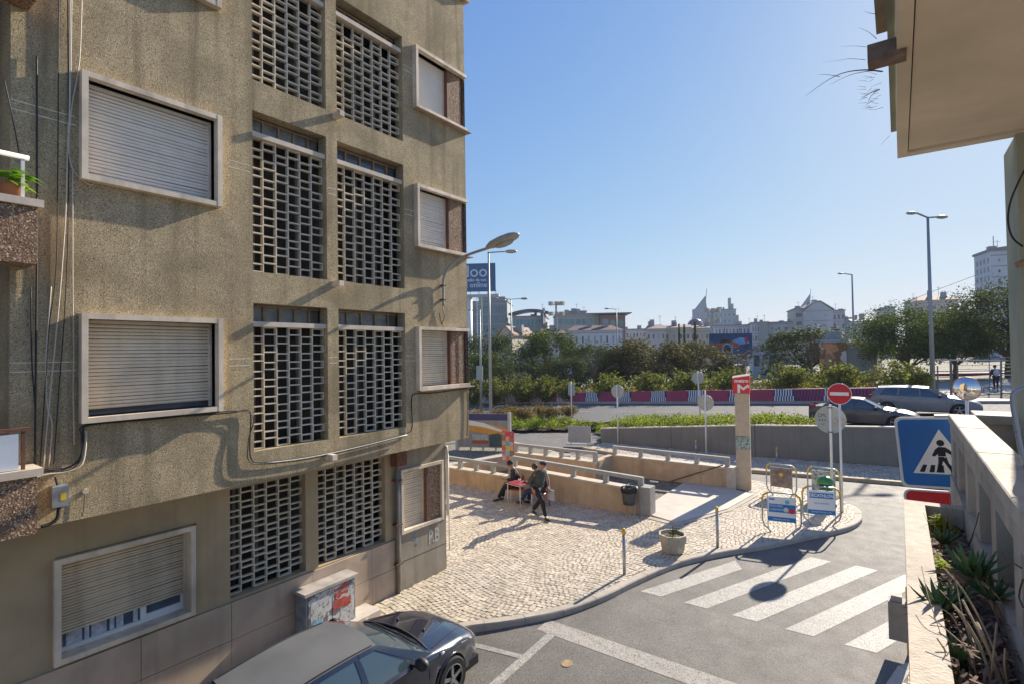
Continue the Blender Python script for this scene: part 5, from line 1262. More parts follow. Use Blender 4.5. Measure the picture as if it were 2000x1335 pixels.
# pale sheds and blue-white canopy beyond the barrier
block('pale blue-white canopy building behind the oleanders',1470,1530,678,735,75,(.45,.50,.55),0,8,(4,1,.7,.5))
block('low grey shed under the car billboard',1385,1450,712,745,66,(.42,.42,.42),0,5,(3,1,.3,.4))
# orange painted hut
t,W,H=block('square hut with orange graffiti side and grey corner',1599,1652,662,745,56,mat('orange_graffiti',(.80,.34,.15),.8,.3,.8,speck=((.75,.68,.58),1.4,.25)),-14,6,name='utility_hut',rc=mat('hut_roof',(.45,.48,.44),.8))
MB().box((W/2,.2,0),(W/2+2.6,6,H-.6)).build('side_wall',wl((.33,.30,.28)),t,world=False)
for k in range(5): MB().box((W/2+1.0,.12,H-2.0+k*.2),(W/2+2.2,.2,H-1.92+k*.2)).build('louvre',winm,t,world=False)
# red letter sign on a roof
p=D(1698,650,100); t=empty('letter_sign',(p.x,p.y,p.z-2.5),label='red letter-shaped sign above the trees, right of the orange hut',cat='sign'); text('F',2.0,p,(R(90),0,YAW),metrored,t,'letter',.15,bold=.10); MB().tube([p-Vector((0,0,2.5)),p-Vector((0,0,.8))],.1,6).build('post',poleg,t)
# ------------------------------------------------------------------ billboards
def board(label,x0,x1,yt,yb,dep,turn,mt):
    c=D((x0+x1)/2,(yt+yb)/2,dep); W=(x1-x0)/F_PX*dep; Hh=(yb-yt)/F_PX*dep
    t=empty('billboard',(c.x,c.y,c.z),YAW+R(turn),label=label,cat='billboard'); MB().box((-W/2,0,-Hh/2),(W/2,.35,Hh/2)).build('panel',mt,t,world=False); return t,W,Hh
bbm=mat('billboard_blue',(.045,.13,.27),.5,.04,.5)
t,W,Hh=board('big blue billboard on a white pillar lettered odoo',868,968,515,570,95,-4,bbm)
tx=lambda s,sz,x,z: text(s,sz,(x,-.02,z),(R(90),0,0),mat('billboard_letter',(.62,.68,.75),.5,.02,5),t,'lettering',.02,off=False,bold=.02)
tx('odoo',2.9,.0,1.0); tx('a gestão da sua',.75,.6,-.45); tx('PME online',1.25,.2,-1.35)
zb=far_h(t.location.x,t.location.y)-t.location.z
MB().tube([(-.6-0,1.2,zb),(-.6,1.2,-Hh/2-.6)],.75,14).build('pillar',white,t,True,world=False); MB().box((-W/2,.3,-Hh/2-.9),(W/2+.5,1.6,-Hh/2-.45)).build('gantry',mat('gantry_grey',(.5,.5,.5),.5),t,world=False)
for k in range(7): MB().box((-W/2+W*k/6-.06,.36,-Hh/2-.46),(-W/2+W*k/6+.06,.5,-Hh/2+.3)).build('strut',MATS['gantry_grey'],t,world=False)
for s_ in (1.0,1.9): MB().bar((s_,1.2,zb),(s_,1.2,-Hh/2-.9),.1).build('ladder_rail',white,t,world=False)
mb=MB()
for k in range(30): mb.bar((1.0,1.2,zb+1+k*.55),(1.9,1.2,zb+1+k*.55),.06)
mb.build('ladder_rungs',white,t,world=False)
t,W,Hh=board('dark blue billboard with an orange sports car picture',1386,1470,651,700,75,2,mat('ad_night_blue',(.025,.07,.19),.5,.5,.6))
orp=mat('ad_orange',(.42,.09,.03),.5,.3,2); cy=mat('ad_light_blue',(.16,.36,.58),.5,.4,1.2)
def ap2(l,m_,n='print_shape',o=-.01): MB().extr([(x*W,o,z*Hh) for x,z in l],(0,-.01,0)).build(n,m_,t,world=False)
ap2([(.0,.18),(.2,.34),(.36,.30),(.44,.10),(.2,.05)],cy); ap2([(-.36,.10),(-.22,.22),(-.02,.2),(.14,.12),(.22,.02),(.12,-.06),(-.1,-.12),(-.4,-.06)],orp,o=-.022); ap2([(-.30,.12),(-.2,.28),(-.08,.26),(.02,.16)],black,o=-.025)
for x,z,r_ in ((-.10,-.10,.75),): MB().disc((x*W,-.035,z*Hh),(0,-1,0),r_,.01,18).build('print_wheel',cy,t,world=False); MB().disc((x*W,-.046,z*Hh),(0,-1,0),r_*.75,.01,18).build('print_wheel',black,t,world=False)
ap2([(.31,.22),(.36,.40),(.41,.22),(.36,.08)],mat('ad_red',(.5,.02,.07),.5,.1,3),o=-.022)
for z in (-.36,-.44): ap2([(-.1,z),(.25,z),(.25,z+.02),(-.1,z+.02)],mat('ad_pale',(.5,.6,.7),.5),o=-.022)
zb=far_h(t.location.x,t.location.y)-t.location.z
MB().bar((-.25*W,.5,zb),(-.25*W,.5,0),.5).build('leg',poleg,t,world=False); MB().bar((.25*W,.5,zb),(.25*W,.5,0),.5).build('leg',poleg,t,world=False)
for s_ in (-.15,.2): MB().bar((s_*W,.1,Hh/2),(s_*W-.5,-1.2,Hh/2+.7),.06).build('lamp_arm',black,t,world=False)
# fence, bus stop zone with pedestrian at the far right
fn=empty('metal_fence',D(1900,770,37),label='grey metal fence of tall posts and thin rails beyond the cars',cat='fence')
fm=mat('fence_grey',(.16,.165,.16),.5,.1,4,metal=.3)
def wbar(a,b,dep,w_,n,par,m_=fm): MB().bar(D(*a,dep),D(*b,dep),w_).build(n,m_,par)
for px,yt,yb,w_ in ((1831,713,765,.08),(1857,703,770,.14),(1870,713,745,.08),(1955,696,778,.10),(1932,702,770,.045)): wbar((px,yt),(px+1,yb),37,w_,'post',fn)
for y_ in (702,): wbar((1822,y_),(1956,y_+1),37,.09,'top_rail',fn,mat('fence_pale',(.5,.48,.44),.6))
for y_ in (697,703,710,716,724,732,740,748): wbar((1955,y_),(2010,y_),37,.04,'rail',fn)
for y_ in (712,720,756,766): wbar((1870,y_),(1955,y_),37.05,.035,'rail',fn)
for px in range(1876,1952,9): wbar((px,756),(px,768),37,.04,'baluster',fn)
fr_=empty('red_barrier',D(1880,745,54),label='red and white barrier rails behind the grey fence',cat='barrier')
for y_,m_ in ((724,signw),(731,maroon),(738,signw),(745,maroon)): wbar((1825,y_),(1965,y_-2),54,.30 if m_ is maroon else .12,'rail',fr_,m_)
lw=empty('low_wall',D(1900,790,33.5),label='low weathered concrete wall below the metal fence',cat='wall')
a=D(1855,779,33.5);b=D(2060,781,33.5); MB().bar(a-Vector((0,0,.45)),b-Vector((0,0,.45)),.3,.9).build('wall_body',concrete,lw); MB().bar(a+Vector((0,0,.04)),b+Vector((0,0,.04)),.4,.08).build('cap',walltop,lw)
pz=[D(1830,767,36),D(2100,767,36),D(2100,750,44),D(1830,750,46)]
mb=MB(); mb.add([(p.x,p.y,far_h(p.x,p.y)+.05) for p in pz],[(0,1,2,3)]); mb.build('far_path',mat('bright_path',(.36,.33,.29),.8,.1,1),kind='structure')
# thin overhead line
ol=empty('overhead_line',D(1700,610,90),label='thin overhead wire crossing the sky beside the tall lamp',cat='wire'); MB().tube([D(1650,624,95),D(1750,598,92),D(1820,570,88),D(1905,538,85)],.03,4).build('wire',blackc,ol)
# haze: closed box of thin air round the camera and the whole place
hb=MB().box((-1000,-80,-3),(1000,1600,60)) 
hm=bpy.data.materials.new('haze_air'); hm.use_nodes=True; nt=hm.node_tree; nt.nodes.clear(); o_=nt.nodes.new('ShaderNodeOutputMaterial'); pv=nt.nodes.new('ShaderNodeVolumePrincipled'); pv.inputs['Density'].default_value=.00032; pv.inputs['Color'].default_value=(.88,.93,1,1); pv.inputs['Anisotropy'].default_value=0; nt.links.new(pv.outputs[0],o_.inputs['Volume'])
if True:
    hz=hb.build('haze',hm,kind='stuff')
# ------------------------------------------------------------------ cars
glassc=mat('car_glass',(.05,.08,.10),.03,0,1,spec=.9,coat=.5); tyre=mat('tyre',(.02,.02,.02),.85,.2,20); rim=mat('alloy_rim',(.35,.35,.36),.35,.1,9,metal=.8); blackp=mat('black_plastic',(.02,.02,.022),.55,.1,9); chrome=mat('headlight_glass',(.55,.57,.6),.1,.1,9,spec=.9); redl=mat('tail_lamp',(.3,.01,.01),.2,.1,9); under=mat('car_underside',(.012,.012,.012),.9)
def smooth_obj(o,ang=35):
    me=o.data; me.polygons.foreach_set('use_smooth',[True]*len(me.polygons))
    try: me.set_sharp_from_angle(angle=R(ang))
    except Exception: pass
def make_car(loc_,rz,paint_,label,L=4.34,Wd=1.84,H=1.50,kind='hatch',roofc=None,cat='car',detail=True):
    t=empty('parked_car' if kind=='hatch' else 'passing_car',loc_,rz,label=label,cat=cat)
    hw=Wd/2; 
    # stations: x (0 front .. L rear) ; belt/shoulder height ; half width ; deck height at centre
    fx=.90 if kind!='x' else .9; wb0=.90; wb1=L-.86 if kind!='sedan' else L-1.0
    tb=.0
    est=kind=='estate'; sed=kind=='sedan'
    xc=1.33   # base of windscreen
    st=[(0.0,.50,.62,.60),(.06,.62,.74,.70),(.22,.70,.84,.80),(.55,.80,.90,.90),(1.0,.88,.97,.98),(xc,.94,.985,1.03),(1.9,.96,1.0,.99),(2.6,.98,1.0,.99),(3.3,1.0,.99,1.0),(L-.75,1.02,.975,1.04),(L-.28,1.0,.92,1.02),(L-.06,.92,.84,.94),(L,.80,.78,.82)]
    st=[(x,z*H/1.5,w_*hw,c*H/1.5) for x,z,w_,c in st]
    def arch(x):  # bottom of body side
        z=.22
        for wx in (wb0,wb1):
            d=abs(x-wx)
            if d<.38: z=max(z,.30+math.sqrt(max(0,.38**2-d*d)))
        return z
    # resample stations finely
    X=[];n=76
    xs0=[0,.02,.06]+[L*k/n for k in range(2,n)]+[L-.02,L]
    xs0+= [wx+s_*.379 for wx in (wb0,wb1) for s_ in (-1,1)]; xs0=sorted(set(round(v,4) for v in xs0))
    def interp(x,k):
        for a,b in zip(st[:-1],st[1:]):
            if x<=b[0]: 
                t_=(x-a[0])/(b[0]-a[0]); t_=t_; return a[k]+(b[k]-a[k])*t_
        return st[-1][k]
    def sm(x,k): return (interp(max(0,x-.06),k)+interp(x,k)*2+interp(min(L,x+.06),k))/4
    mb=MB(); rings=[]
    for x in xs0:
        zb=arch(x); zs=sm(x,1); w_=sm(x,2); zc=sm(x,3); zm=max(zb+.015,.62*H/1.5); zm=min(zm,zs-.02)
        half=[(w_*.93,zb),(w_*.985,zb+.03 if zb+.03<zm else (zb+zm)/2),(w_*1.0,zm),(w_*.992,(zm+zs)/2+.01),(w_*.965,zs-.025),(w_*.93,zs),(w_*.86,zs+(zc-zs)*.35),(w_*.5,zs+(zc-zs)*.85),(0,zc)]
        rings.append([(x,y,z) for y,z in half]+[(x,-y,z) for y,z in half[-2::-1]])
    m_=len(rings[0]); mb.add([p for r_ in rings for p in r_],[(i*m_+k,(i+1)*m_+k,(i+1)*m_+k+1,i*m_+k+1) for i in range(len(rings)-1) for k in range(m_-1)])
    # closed nose and tail
    mb.add(rings[0],[tuple(range(m_))]); mb.add(rings[-1],[tuple(range(m_))[::-1]])
    body=mb.build('body',paint_,t,world=False); smooth_obj(body,40)
    MB().box((.15,-hw*.86,.18),(L-.15,hw*.86,.32)).build('underside',under,t,world=False)
    for wx in (wb0,wb1):
        MB().box((wx-.40,-hw*.84,.2),(wx+.40,hw*.84,.72)).build('wheel_well',under,t,world=False)
    # greenhouse lines: (belt x, roof x)
    rh=H; rz0=H*.955
    if est: lines_=[(xc-.12,xc+.82),(xc+.22,xc+.92),(xc+1.12,xc+1.14),(xc+1.18,xc+1.20),(xc+2.05,xc+1.98),(xc+2.14,xc+2.08),(L-.52,L-.78),(L-.10,L-.48)]
    elif sed: lines_=[(xc-.05,xc+.85),(xc+.28,xc+.95),(xc+1.12,xc+1.14),(xc+1.19,xc+1.20),(xc+1.95,xc+1.72),(xc+2.0,xc+1.78),(xc+2.25,xc+1.9),(L-.62,L-1.25)]
    else: lines_=[(xc-.10,xc+.80),(xc+.22,xc+.92),(xc+1.10,xc+1.12),(xc+1.20,xc+1.20),(xc+2.05,xc+1.95),(xc+2.12,xc+2.04),(xc+2.42,xc+2.20),(L-.22,L-.75)]
    def belt(x): return (hw*.925*min(1,sm(x,2)/hw+.01), sm(x,1)-.01)
    rx0=lines_[0][1]; rx1=lines_[-1][1]
    def roofe(x):  # roof edge y,z
        s_=(x-rx0)/(rx1-rx0); z=rz0-.055*(1-math.sin(math.pi*min(1,max(0,s_*.85+.14)))) ; y=hw*(.655-.03*abs(s_-.4)); return (y,z)
    def pt(s_,tt,side,bow=.03):
        # s_ in line-param space: list idx float ; tt 0..1 belt->roof
        i=min(len(lines_)-2,int(s_)); f=s_-i
        xb=lines_[i][0]+(lines_[i+1][0]-lines_[i][0])*f; xr=lines_[i][1]+(lines_[i+1][1]-lines_[i][1])*f
        yb,zb=belt(xb); yr,zr=roofe(xr); x=xb+(xr-xb)*tt; y=yb+(yr-yb)*tt+bow*math.sin(math.pi*tt); z=zb+(zr-zb)*tt
        return Vector((x,side*y,z))
    def strip(mb,i0,i1,t0,t1,side,off=0,nu=6,nv=4):
        vs=[]; 
        for a in range(nu+1):
            for b in range(nv+1): 
                p=pt(i0+(i1-i0)*a/nu,t0+(t1-t0)*b/nv,side); p.y-=side*off; vs.append(p)
        mb.add(vs,[(a*(nv+1)+b,(a+1)*(nv+1)+b,(a+1)*(nv+1)+b+1,a*(nv+1)+b+1) for a in range(nu) for b in range(nv)])
    for side in (1,-1):
        pil=MB()
        for i in (0,2,4,6): strip(pil,i,i+1,0,1,side,0 if i not in(2,) else .004,2,6)
        for i in (1,3,5): strip(pil,i,i+1,.90,1,side); strip(pil,i,i+1,0,.03,side)
        o=pil.build('side_frame',paint_,t,world=False); smooth_obj(o)
    for side in (1,-1):
        for i in (1,3,5):
            if i==5 and lines_[6][0]-lines_[5][0]<.15: pass
            g=MB(); strip(g,i,i+1,.02,.91,side,.012); go=g.build('side_window',glassc,t,world=False); smooth_obj(go)
            # thin bright strip at the belt
        MB().tube([pt(i,.012,side)+Vector((0,side*.004,0)) for i in [1+5*k/14 for k in range(15)]],.008,5).build('window_trim',blackp,t,world=False)
    # windscreen / rear glass as bowed surface between pillar lines
    def cross(idx,t0,t1,bulge,mt,name,inset=.0,z_off=0):
        mb=MB(); vs=[]; nu,nv=10,6
        for b in range(nv+1):
            tt=t0+(t1-t0)*b/nv; a=pt(idx,tt,1,0.02); c=pt(idx,tt,-1,.02)
            for k in range(nu+1):
                f=k/nu; p=a.lerp(c,f); p.x+=bulge*math.sin(math.pi*f)*(1-.3*tt); p.z+=.02*math.sin(math.pi*f)*tt+z_off; vs.append(p)
        mb.add(vs,[(b*(nu+1)+k,b*(nu+1)+k+1,(b+1)*(nu+1)+k+1,(b+1)*(nu+1)+k) for b in range(nv) for k in range(nu)])
        o=mb.build(name,mt,t,world=False); smooth_obj(o)
    cross(0,0,1,-.10,glassc,'windscreen'); 
    cross(len(lines_)-1,0 if sed else .18,.97,.08,glassc,'rear_window')
    if not sed: cross(len(lines_)-1,0,.18,.10,paint_,'tailgate_panel')
    # roof
    mb=MB(); vs=[]; nu,nv=12,12
    for a in range(nv+1):
        x=rx0+(rx1-rx0)*a/nv; y,z=roofe(x)
        for k in range(nu+1):
            f=-1+2*k/nu; dz=(.055)*(1-abs(f)**2.6)+(.02*math.cos(f*1.57)); xx=x+( -.06*(1-f*f) if a==0 else (.05*(1-f*f) if a==nv else 0)); vs.append((xx,y*f,z+dz-.02 if abs(f)<1 else z))
    mb.add(vs,[(a*(nu+1)+k,(a+1)*(nu+1)+k,(a+1)*(nu+1)+k+1,a*(nu+1)+k+1) for a in range(nv) for k in range(nu)])
    o=mb.build('roof',roofc or paint_,t,world=False); smooth_obj(o)
    for side in (1,-1):
        MB().tube([Vector((rx0+.06+(rx1-rx0-.1)*k/12,side*(roofe(rx0+(rx1-rx0)*k/12)[0]*.965),roofe(rx0+(rx1-rx0)*k/12)[1]+(.045 if est else .018))) for k in range(13)],.014 if est else .007,6).build('roof_rail',galv if est else blackp,t,world=False)
    # interior block so glass does not show empty space
    MB().box((xc+.2,-hw*.72,.5),(L-.5,hw*.72,.86)).build('interior',under,t,world=False)
    for sx in ((xc+.75),(xc+1.65)):
        for sy in (-.36,.36): MB().bbox((sx,sy-.22,.8),(sx+.14,sy+.22,1.22*H/1.5),.05).build('seat',blackp,t,world=False)
    # wheels
    for wx in (wb0,wb1):
        for side in (1,-1):
            y0=side*(hw*.985); wv=empty('wheel',(wx,y0,.32)); wv.parent=t
            prof=[(.20,0),(.30,0.0),(.318,-.02),(.32,-.10),(.318,-.17),(.30,-.2),(.2,-.2)]
            mb=MB(); n=28; vs=[(r_*math.cos(2*math.pi*k/n),side*y,r_*math.sin(2*math.pi*k/n)) for r_,y in prof for k in range(n)]
            mb.add(vs,[(i*n+k,i*n+(k+1)%n,(i+1)*n+(k+1)%n,(i+1)*n+k) for i in range(len(prof)-1) for k in range(n)]); o=mb.build('tyre',tyre,wv,world=False); smooth_obj(o)
            mb=MB(); mb.disc((0,-side*.07,0),(0,side,0),.215,.005,24); mb.build('hub_back',under,wv,world=False)
            mb=MB(); mb.tube([(.212*math.cos(a),-side*.01,.212*math.sin(a)) for a in [2*math.pi*k/28 for k in range(28)]],.014,6,closed=True)
            for k in range(5):
                a=2*math.pi*k/5+.3; e=Vector((math.cos(a),0,math.sin(a))); mb.bar(Vector((0,-side*.02,0)),e*.21-Vector((0,side*.015,0)),.055,.02,up=(0,1,0))
            mb.disc((0,-side*.03,0),(0,side,0),.05,.03,14); mb.build('rim',rim,wv,world=False)
    # arch lips
    for wx in (wb0,wb1):
        for side in (1,-1):
            yy=lambda x: side*(sm(x,2)*1.0)
            MB().tube([(wx+.385*math.cos(a),yy(wx+.385*math.cos(a)),.30+.385*math.sin(a)) for a in [math.pi*k/16 for k in range(17)]],.018,6).build('arch_lip',paint_,t,True,world=False)
    # mirrors, handles, lamps, plate, door lines
    for side in (1,-1):
        mr=MB(); mr.ball((xc+.34,side*(hw+.10),1.02*H/1.5),.12,10,sc=(.75,1,.72)); o=mr.build('mirror',blackp,t,True,world=False)
        MB().bar((xc+.36,side*(hw*.90),.97*H/1.5),(xc+.35,side*(hw+.05),.98*H/1.5),.06,.04).build('mirror_arm',blackp,t,world=False)
        for x in (xc+.95,xc+1.85): MB().tube([(x,side*(sm(x,2)*.985+.012),.86*H/1.5),(x+.09,side*(sm(x,2)*.985+.035),.86*H/1.5),(x+.19,side*(sm(x,2)*.985+.012),.86*H/1.5)],.014,6).build('door_handle',paint_,t,world=False)
        for (xa,xb) in ((xc+.10,xc+.06),(xc+1.16,xc+1.15),(xc+2.02,xc+2.1)):
            pts=[]
            for q in range(9):
                z=.34+(sm(xa,1)-.36)*q/8; x=xa+(xb-xa)*q/8; zm=.62*H/1.5
                w_=sm(x,2); y=w_*(.99 if z<zm else 1.0-.05*((z-zm)/(sm(x,1)-zm))**2); pts.append((x,side*(y+.0015),z))
            MB().tube(pts,.005,4).build('door_gap',under,t,world=False)
        hl=MB(); vs=[]
        for a in range(7):
            for b in range(4):
                x=.07+.52*a/6; s0=sm(x,2)*.975; vs.append((x,side*(s0-.0+.006),sm(x,1)-.04-.13*b/3*(1-.35*a/6)))
        hl.add(vs,[(a*4+b,(a+1)*4+b,(a+1)*4+b+1,a*4+b+1) for a in range(6) for b in range(3)]); o=hl.build('headlight',chrome,t,world=False); smooth_obj(o)
        tl=MB(); tl.bbox((L-.34,side*hw*.80-.07*side-.07,.78),(L-.02,side*hw*.80+.05,1.0),.03); tl.build('tail_light',redl,t,world=False)
        MB().ball((xc-.22,side*(sm(xc-.22,2)+.002),.82),.035,8,sc=(1.2,.3,.7)).build('side_repeater',signw,t,world=False)
    # bonnet gap, wipers and scuttle
    MB().tube([(xc-.14+.10*abs(f)**2,hw*.80*f,sm(xc-.14,3)-.055*abs(f)**2+.012) for f in [-1+2*k/12 for k in range(13)]],.02,5).build('scuttle',blackp,t,world=False)
    for s_ in (-1,1):
        MB().tube([(.30+ (xc-.42)*k/8,s_*hw*(.55+.28*k/8),interp(.30+(xc-.42)*k/8,3)-.035-.012*k/8+.0) for k in range(9)],.006,4).build('bonnet_gap',under,t,world=False)
        MB().ball((xc-.40,s_*.3,sm(xc-.4,3)+.0),.025,8).build('washer_jet',blackp,t,True,world=False)
    MB().bar((xc-.02,-.45,1.02*H/1.5+.02),(xc+.10,.25,1.07*H/1.5+.06),.02).build('wiper',blackp,t,world=False); MB().bar((xc-.02,.1,1.05*H/1.5),(xc+.08,.62,1.06*H/1.5+.02),.02).build('wiper',blackp,t,world=False)
    MB().box((-.012,-.52,.36),(.03,.52,.50)).build('grille',blackp,t,world=False); MB().box((-.016,-.26,.30),(-.0121,.26,.41)).build('number_plate',signw,t,world=False)
    return t
navyp=mat('dark_blue_car_paint',(.014,.018,.035),.22,.15,2,metal=.2,spec=.6,coat=1.)
sheeny=mat('sheen_grey_roof',(.15,.155,.16),.42,.12,1.6,stain=.2)  # roof greyer than the navy body: its sheen is put into the colour
gun=mat('grey_car_paint',(.19,.20,.215),.38,.1,3,metal=.3,coat=.5)
dgr=mat('dark_grey_car_paint',(.065,.065,.07),.38,.1,3,metal=.2,coat=.5)
# local x runs from nose to tail, so a car heading +Y is turned by -90 degrees
fcar=make_car((-6.27,6.76,-.07),R(-90.0),navyp,'dark navy hatchback with dusty grey roof parked beside the cabinet',roofc=sheeny,L=4.55,H=1.42,Wd=1.80)
fcar.rotation_euler=(0,R(1.4),R(-90)); fcar.scale=(.94,.96,.96)
p=G(893,1335)
ax,ay=1.9,35.9
make_car((3.35,35.9,ave(1.5,35.9)),R(180-2),gun,'grey estate car with roof rails driving on the far lane of the avenue',L=4.75,H=1.50,kind='estate')
make_car((.75,31.4,ave(-1.2,31.4)-.05),R(180-2),dgr,'dark sedan on the near lane, hidden up to its windows by the grey wall',L=4.5,H=1.43,kind='sedan')
# ------------------------------------------------------------------ people
def skinmesh(nodes,edges,name,mt,par,sub=1,root=0):
    """nodes: list of (x,y,z,r)"""
    me=bpy.data.meshes.new(name); me.from_pydata([n[:3] for n in nodes],edges,[]); o=bpy.data.objects.new(name,me); COL.objects.link(o)
    m_=o.modifiers.new('s','SKIN'); m_.use_smooth_shade=True
    sv=me.skin_vertices[0].data
    for i,n in enumerate(nodes):
        r_=n[3]; sv[i].radius=(r_,r_) if not isinstance(r_,tuple) else r_; sv[i].use_root=(i==root)
    if sub: s_=o.modifiers.new('d','SUBSURF'); s_.levels=sub; s_.render_levels=sub
    dg=bpy.context.evaluated_depsgraph_get(); m2=bpy.data.meshes.new_from_object(o.evaluated_get(dg)); m2.name=name
    bpy.data.objects.remove(o); bpy.data.meshes.remove(me); m2.materials.clear(); m2.materials.append(mt); m2.polygons.foreach_set('use_smooth',[True]*len(m2.polygons))
    o=bpy.data.objects.new(name,m2); COL.objects.link(o); o.parent=par; return o
def chain(nodes,edges,pts,start=None):
    prev=start
    for p in pts:
        nodes.append(p); i=len(nodes)-1
        if prev is not None: edges.append((prev,i))
        prev=i
    return prev
def person(loc_,rz,label,J,cols,hat=None,extra=None):
    """J: joints. body skin (head, neck, hands) is one continuous mesh; clothes are children over it"""
    t=empty('person',loc_,rz,label=label,cat='person')
    nodes=[];edges=[]
    root=chain(nodes,edges,[(*J['pelvis'],.125)])
    ch=chain(nodes,edges,[(*J['waist'],.125),(*J['chest'],.145),(*J['neckb'],.075),(*J['neck'],.055),(*J['skull0'],.072),(*J['skull1'],.092),(*J['skull2'],.078)],root)
    chest=2
    for s_ in ('l','r'):
        sh,el,wr,ha=J['sh'+s_],J['el'+s_],J['wr'+s_],J['ha'+s_]
        e=chain(nodes,edges,[(*sh,.055),(*el,.042),(*wr,.028),(*ha,.032)],chest)
        hv=Vector(ha)-Vector(wr); 
        if hv.length<1e-3: hv=Vector((0,0,-1))
        hv.normalize(); side=hv.orthogonal().normalized(); s2=hv.cross(side)
        for k,(o_,ln) in enumerate(((-.028,.07),(-.009,.08),(.010,.075),(.027,.06))):
            b=Vector(ha)+side*o_+hv*.02; c=b+hv*ln*.55; d=c+(hv*.7+s2*.5).normalized()*ln*.5
            chain(nodes,edges,[(*b,.0095),(*c,.0085),(*d,.0075)],e)
        b=Vector(ha)-side*.035-hv*.015; chain(nodes,edges,[(*b,.011),(*(b+(hv-side*.6).normalized()*.045),.0095)],e)
    for s_ in ('l','r'):
        chain(nodes,edges,[(*J['hip'+s_],.085),(*J['kn'+s_],.058),(*J['an'+s_],.036)],root)
    skinmesh(nodes,edges,'body',skin,t)
    # jacket
    nodes=[];edges=[]
    chain(nodes,edges,[(*(Vector(J['pelvis'])+Vector((0,0,.02))),(.185,.15)),(*J['waist'],(.19,.155)),(*J['chest'],(.20,.16)),(*J['neckb'],.10)])
    for s_ in ('l','r'): chain(nodes,edges,[(*J['sh'+s_],.085),(*J['el'+s_],.066),(*(Vector(J['el'+s_]).lerp(Vector(J['wr'+s_]),.92)),.048)],2)
    skinmesh(nodes,edges,'jacket',cols[0],t)
    nodes=[];edges=[]
    chain(nodes,edges,[(*(Vector(J['pelvis'])+Vector((0,0,.03))),(.165,.14))])
    for s_ in ('l','r'):
        k,a=Vector(J['kn'+s_]),Vector(J['an'+s_]); h=Vector(J['hip'+s_])
        chain(nodes,edges,[(*h,.112),(*(h.lerp(k,.5)),.098),(*k,.078),(*(k.lerp(a,.5)),.068),(*(k.lerp(a,.93)),.062)],0)
    skinmesh(nodes,edges,'trousers',cols[1],t)
    for s_ in ('l','r'):
        a,to=Vector(J['an'+s_]),Vector(J['toe'+s_]); nodes=[];edges=[]; d=(to-a); heel=a-Vector((d.x,d.y,0)).normalized()*.04+Vector((0,0,-.035))
        chain(nodes,edges,[(*heel,.045),(*(a.lerp(to,.45)+Vector((0,0,-.012))),.046),(*to,.038),(*(to+Vector((d.x,d.y,0)).normalized()*.06),.026)]); skinmesh(nodes,edges,'shoe',cols[2],t)
    # face
    hc=Vector(J['skull1']); f=Vector(J['face']).normalized(); u_=Vector((0,0,1)); u_=(u_-f*u_.dot(f)).normalized(); sd=f.cross(u_)
    mb=MB(); mb.ball(hc+f*.095-u_*.015,.016,8,sc=(1,1,1.5)); mb.build('nose',skin,t,True,world=False)
    for s_ in (1,-1):
        MB().ball(hc+f*.082+sd*.032*s_+u_*.008,.011,8).build('eye',black,t,True,world=False); MB().ball(hc+sd*.088*s_-u_*.01,.024,8,sc=(.7,.7,1)).build('ear',skin,t,True,world=False)
    MB().bar(hc+f*.085-u_*.052-sd*.022,hc+f*.085-u_*.052+sd*.022,.007).build('mouth',mat('lips',(.25,.08,.07),.5),t,world=False)
    if hat=='cap':
        mb=MB(); mb.ball(hc+u_*.055-f*.005,.108,14,sc=(1.08,1.0,.55)); mb.build('flat_cap',cols[3],t,True,world=False)
        mb=MB(); mb.ball(hc+u_*.045+f*.095,.06,12,sc=(1.0,1.15,.22)); mb.build('cap_peak',cols[3],t,True,world=False)
    elif hat=='beanie':
        mb=MB(); mb.ball(hc+u_*.05,.104,14,sc=(1,1,.95)); mb.build('beanie',cols[3],t,True,world=False); MB().tube([hc+u_*.025+(f*math.cos(a)+sd*math.sin(a))*.098 for a in [6.283*k/16 for k in range(16)]],.02,6,closed=True).build('beanie_fold',cols[3],t,True,world=False)
    else:
        mb=MB(); mb.ball(hc+u_*.03-f*.02,.103,12,sc=(1,1,1)); mb.build('hair',cols[3],t,True,world=False)
    return t
jk=mat('grey_green_jacket',(.055,.06,.055),.85,.2,14,.2,60); tr=mat('dark_trousers',(.012,.012,.018),.85,.2,14); sh=mat('black_shoe',(.012,.012,.012),.45,.1,14); cap=mat('navy_cap',(.02,.028,.05),.8,.2,14); coat=mat('black_coat',(.018,.018,.024),.8,.2,14); jeans=mat('blue_jeans',(.03,.055,.13),.85,.2,14); jumper=mat('grey_jumper',(.25,.24,.22),.9,.15,14)
# walking man: local +x is forward
WJ=dict(pelvis=(0,0,.90),waist=(.03,0,1.06),chest=(.07,0,1.27),neckb=(.12,0,1.43),neck=(.155,0,1.475),skull0=(.185,0,1.53),skull1=(.20,0,1.585),skull2=(.195,0,1.635),face=(.9,.0,-.30),
 shl=(.08,.20,1.36),ell=(.02,.28,1.09),wrl=(.14,.27,.87),hal=(.18,.26,.80), shr=(.08,-.20,1.36),elr=(-.10,-.27,1.12),wrr=(.0,-.26,.90),har=(.03,-.25,.84),
 hipl=(.0,.10,.87),knl=(-.02,.11,.50),anl=(-.33,.11,.13),toel=(-.22,.11,.05), hipr=(.0,-.10,.87),knr=(.26,-.10,.50),anr=(.36,-.10,.09),toer=(.50,-.11,.05))
p=G(1052,1010,PV)
wm_=person((p.x,p.y,PV),R(-8),'man in flat cap and dark jacket walking past the table with a newspaper',WJ,(jk,tr,sh,cap),'cap')
nb=MB(); nb.box((.12,.30,.50),(.34,.33,.80)); nb.box((.14,.335,.48),(.32,.35,.77)); nb.build('newspaper',mat('newsprint',(.5,.5,.5),.8,.5,40),wm_,world=False)
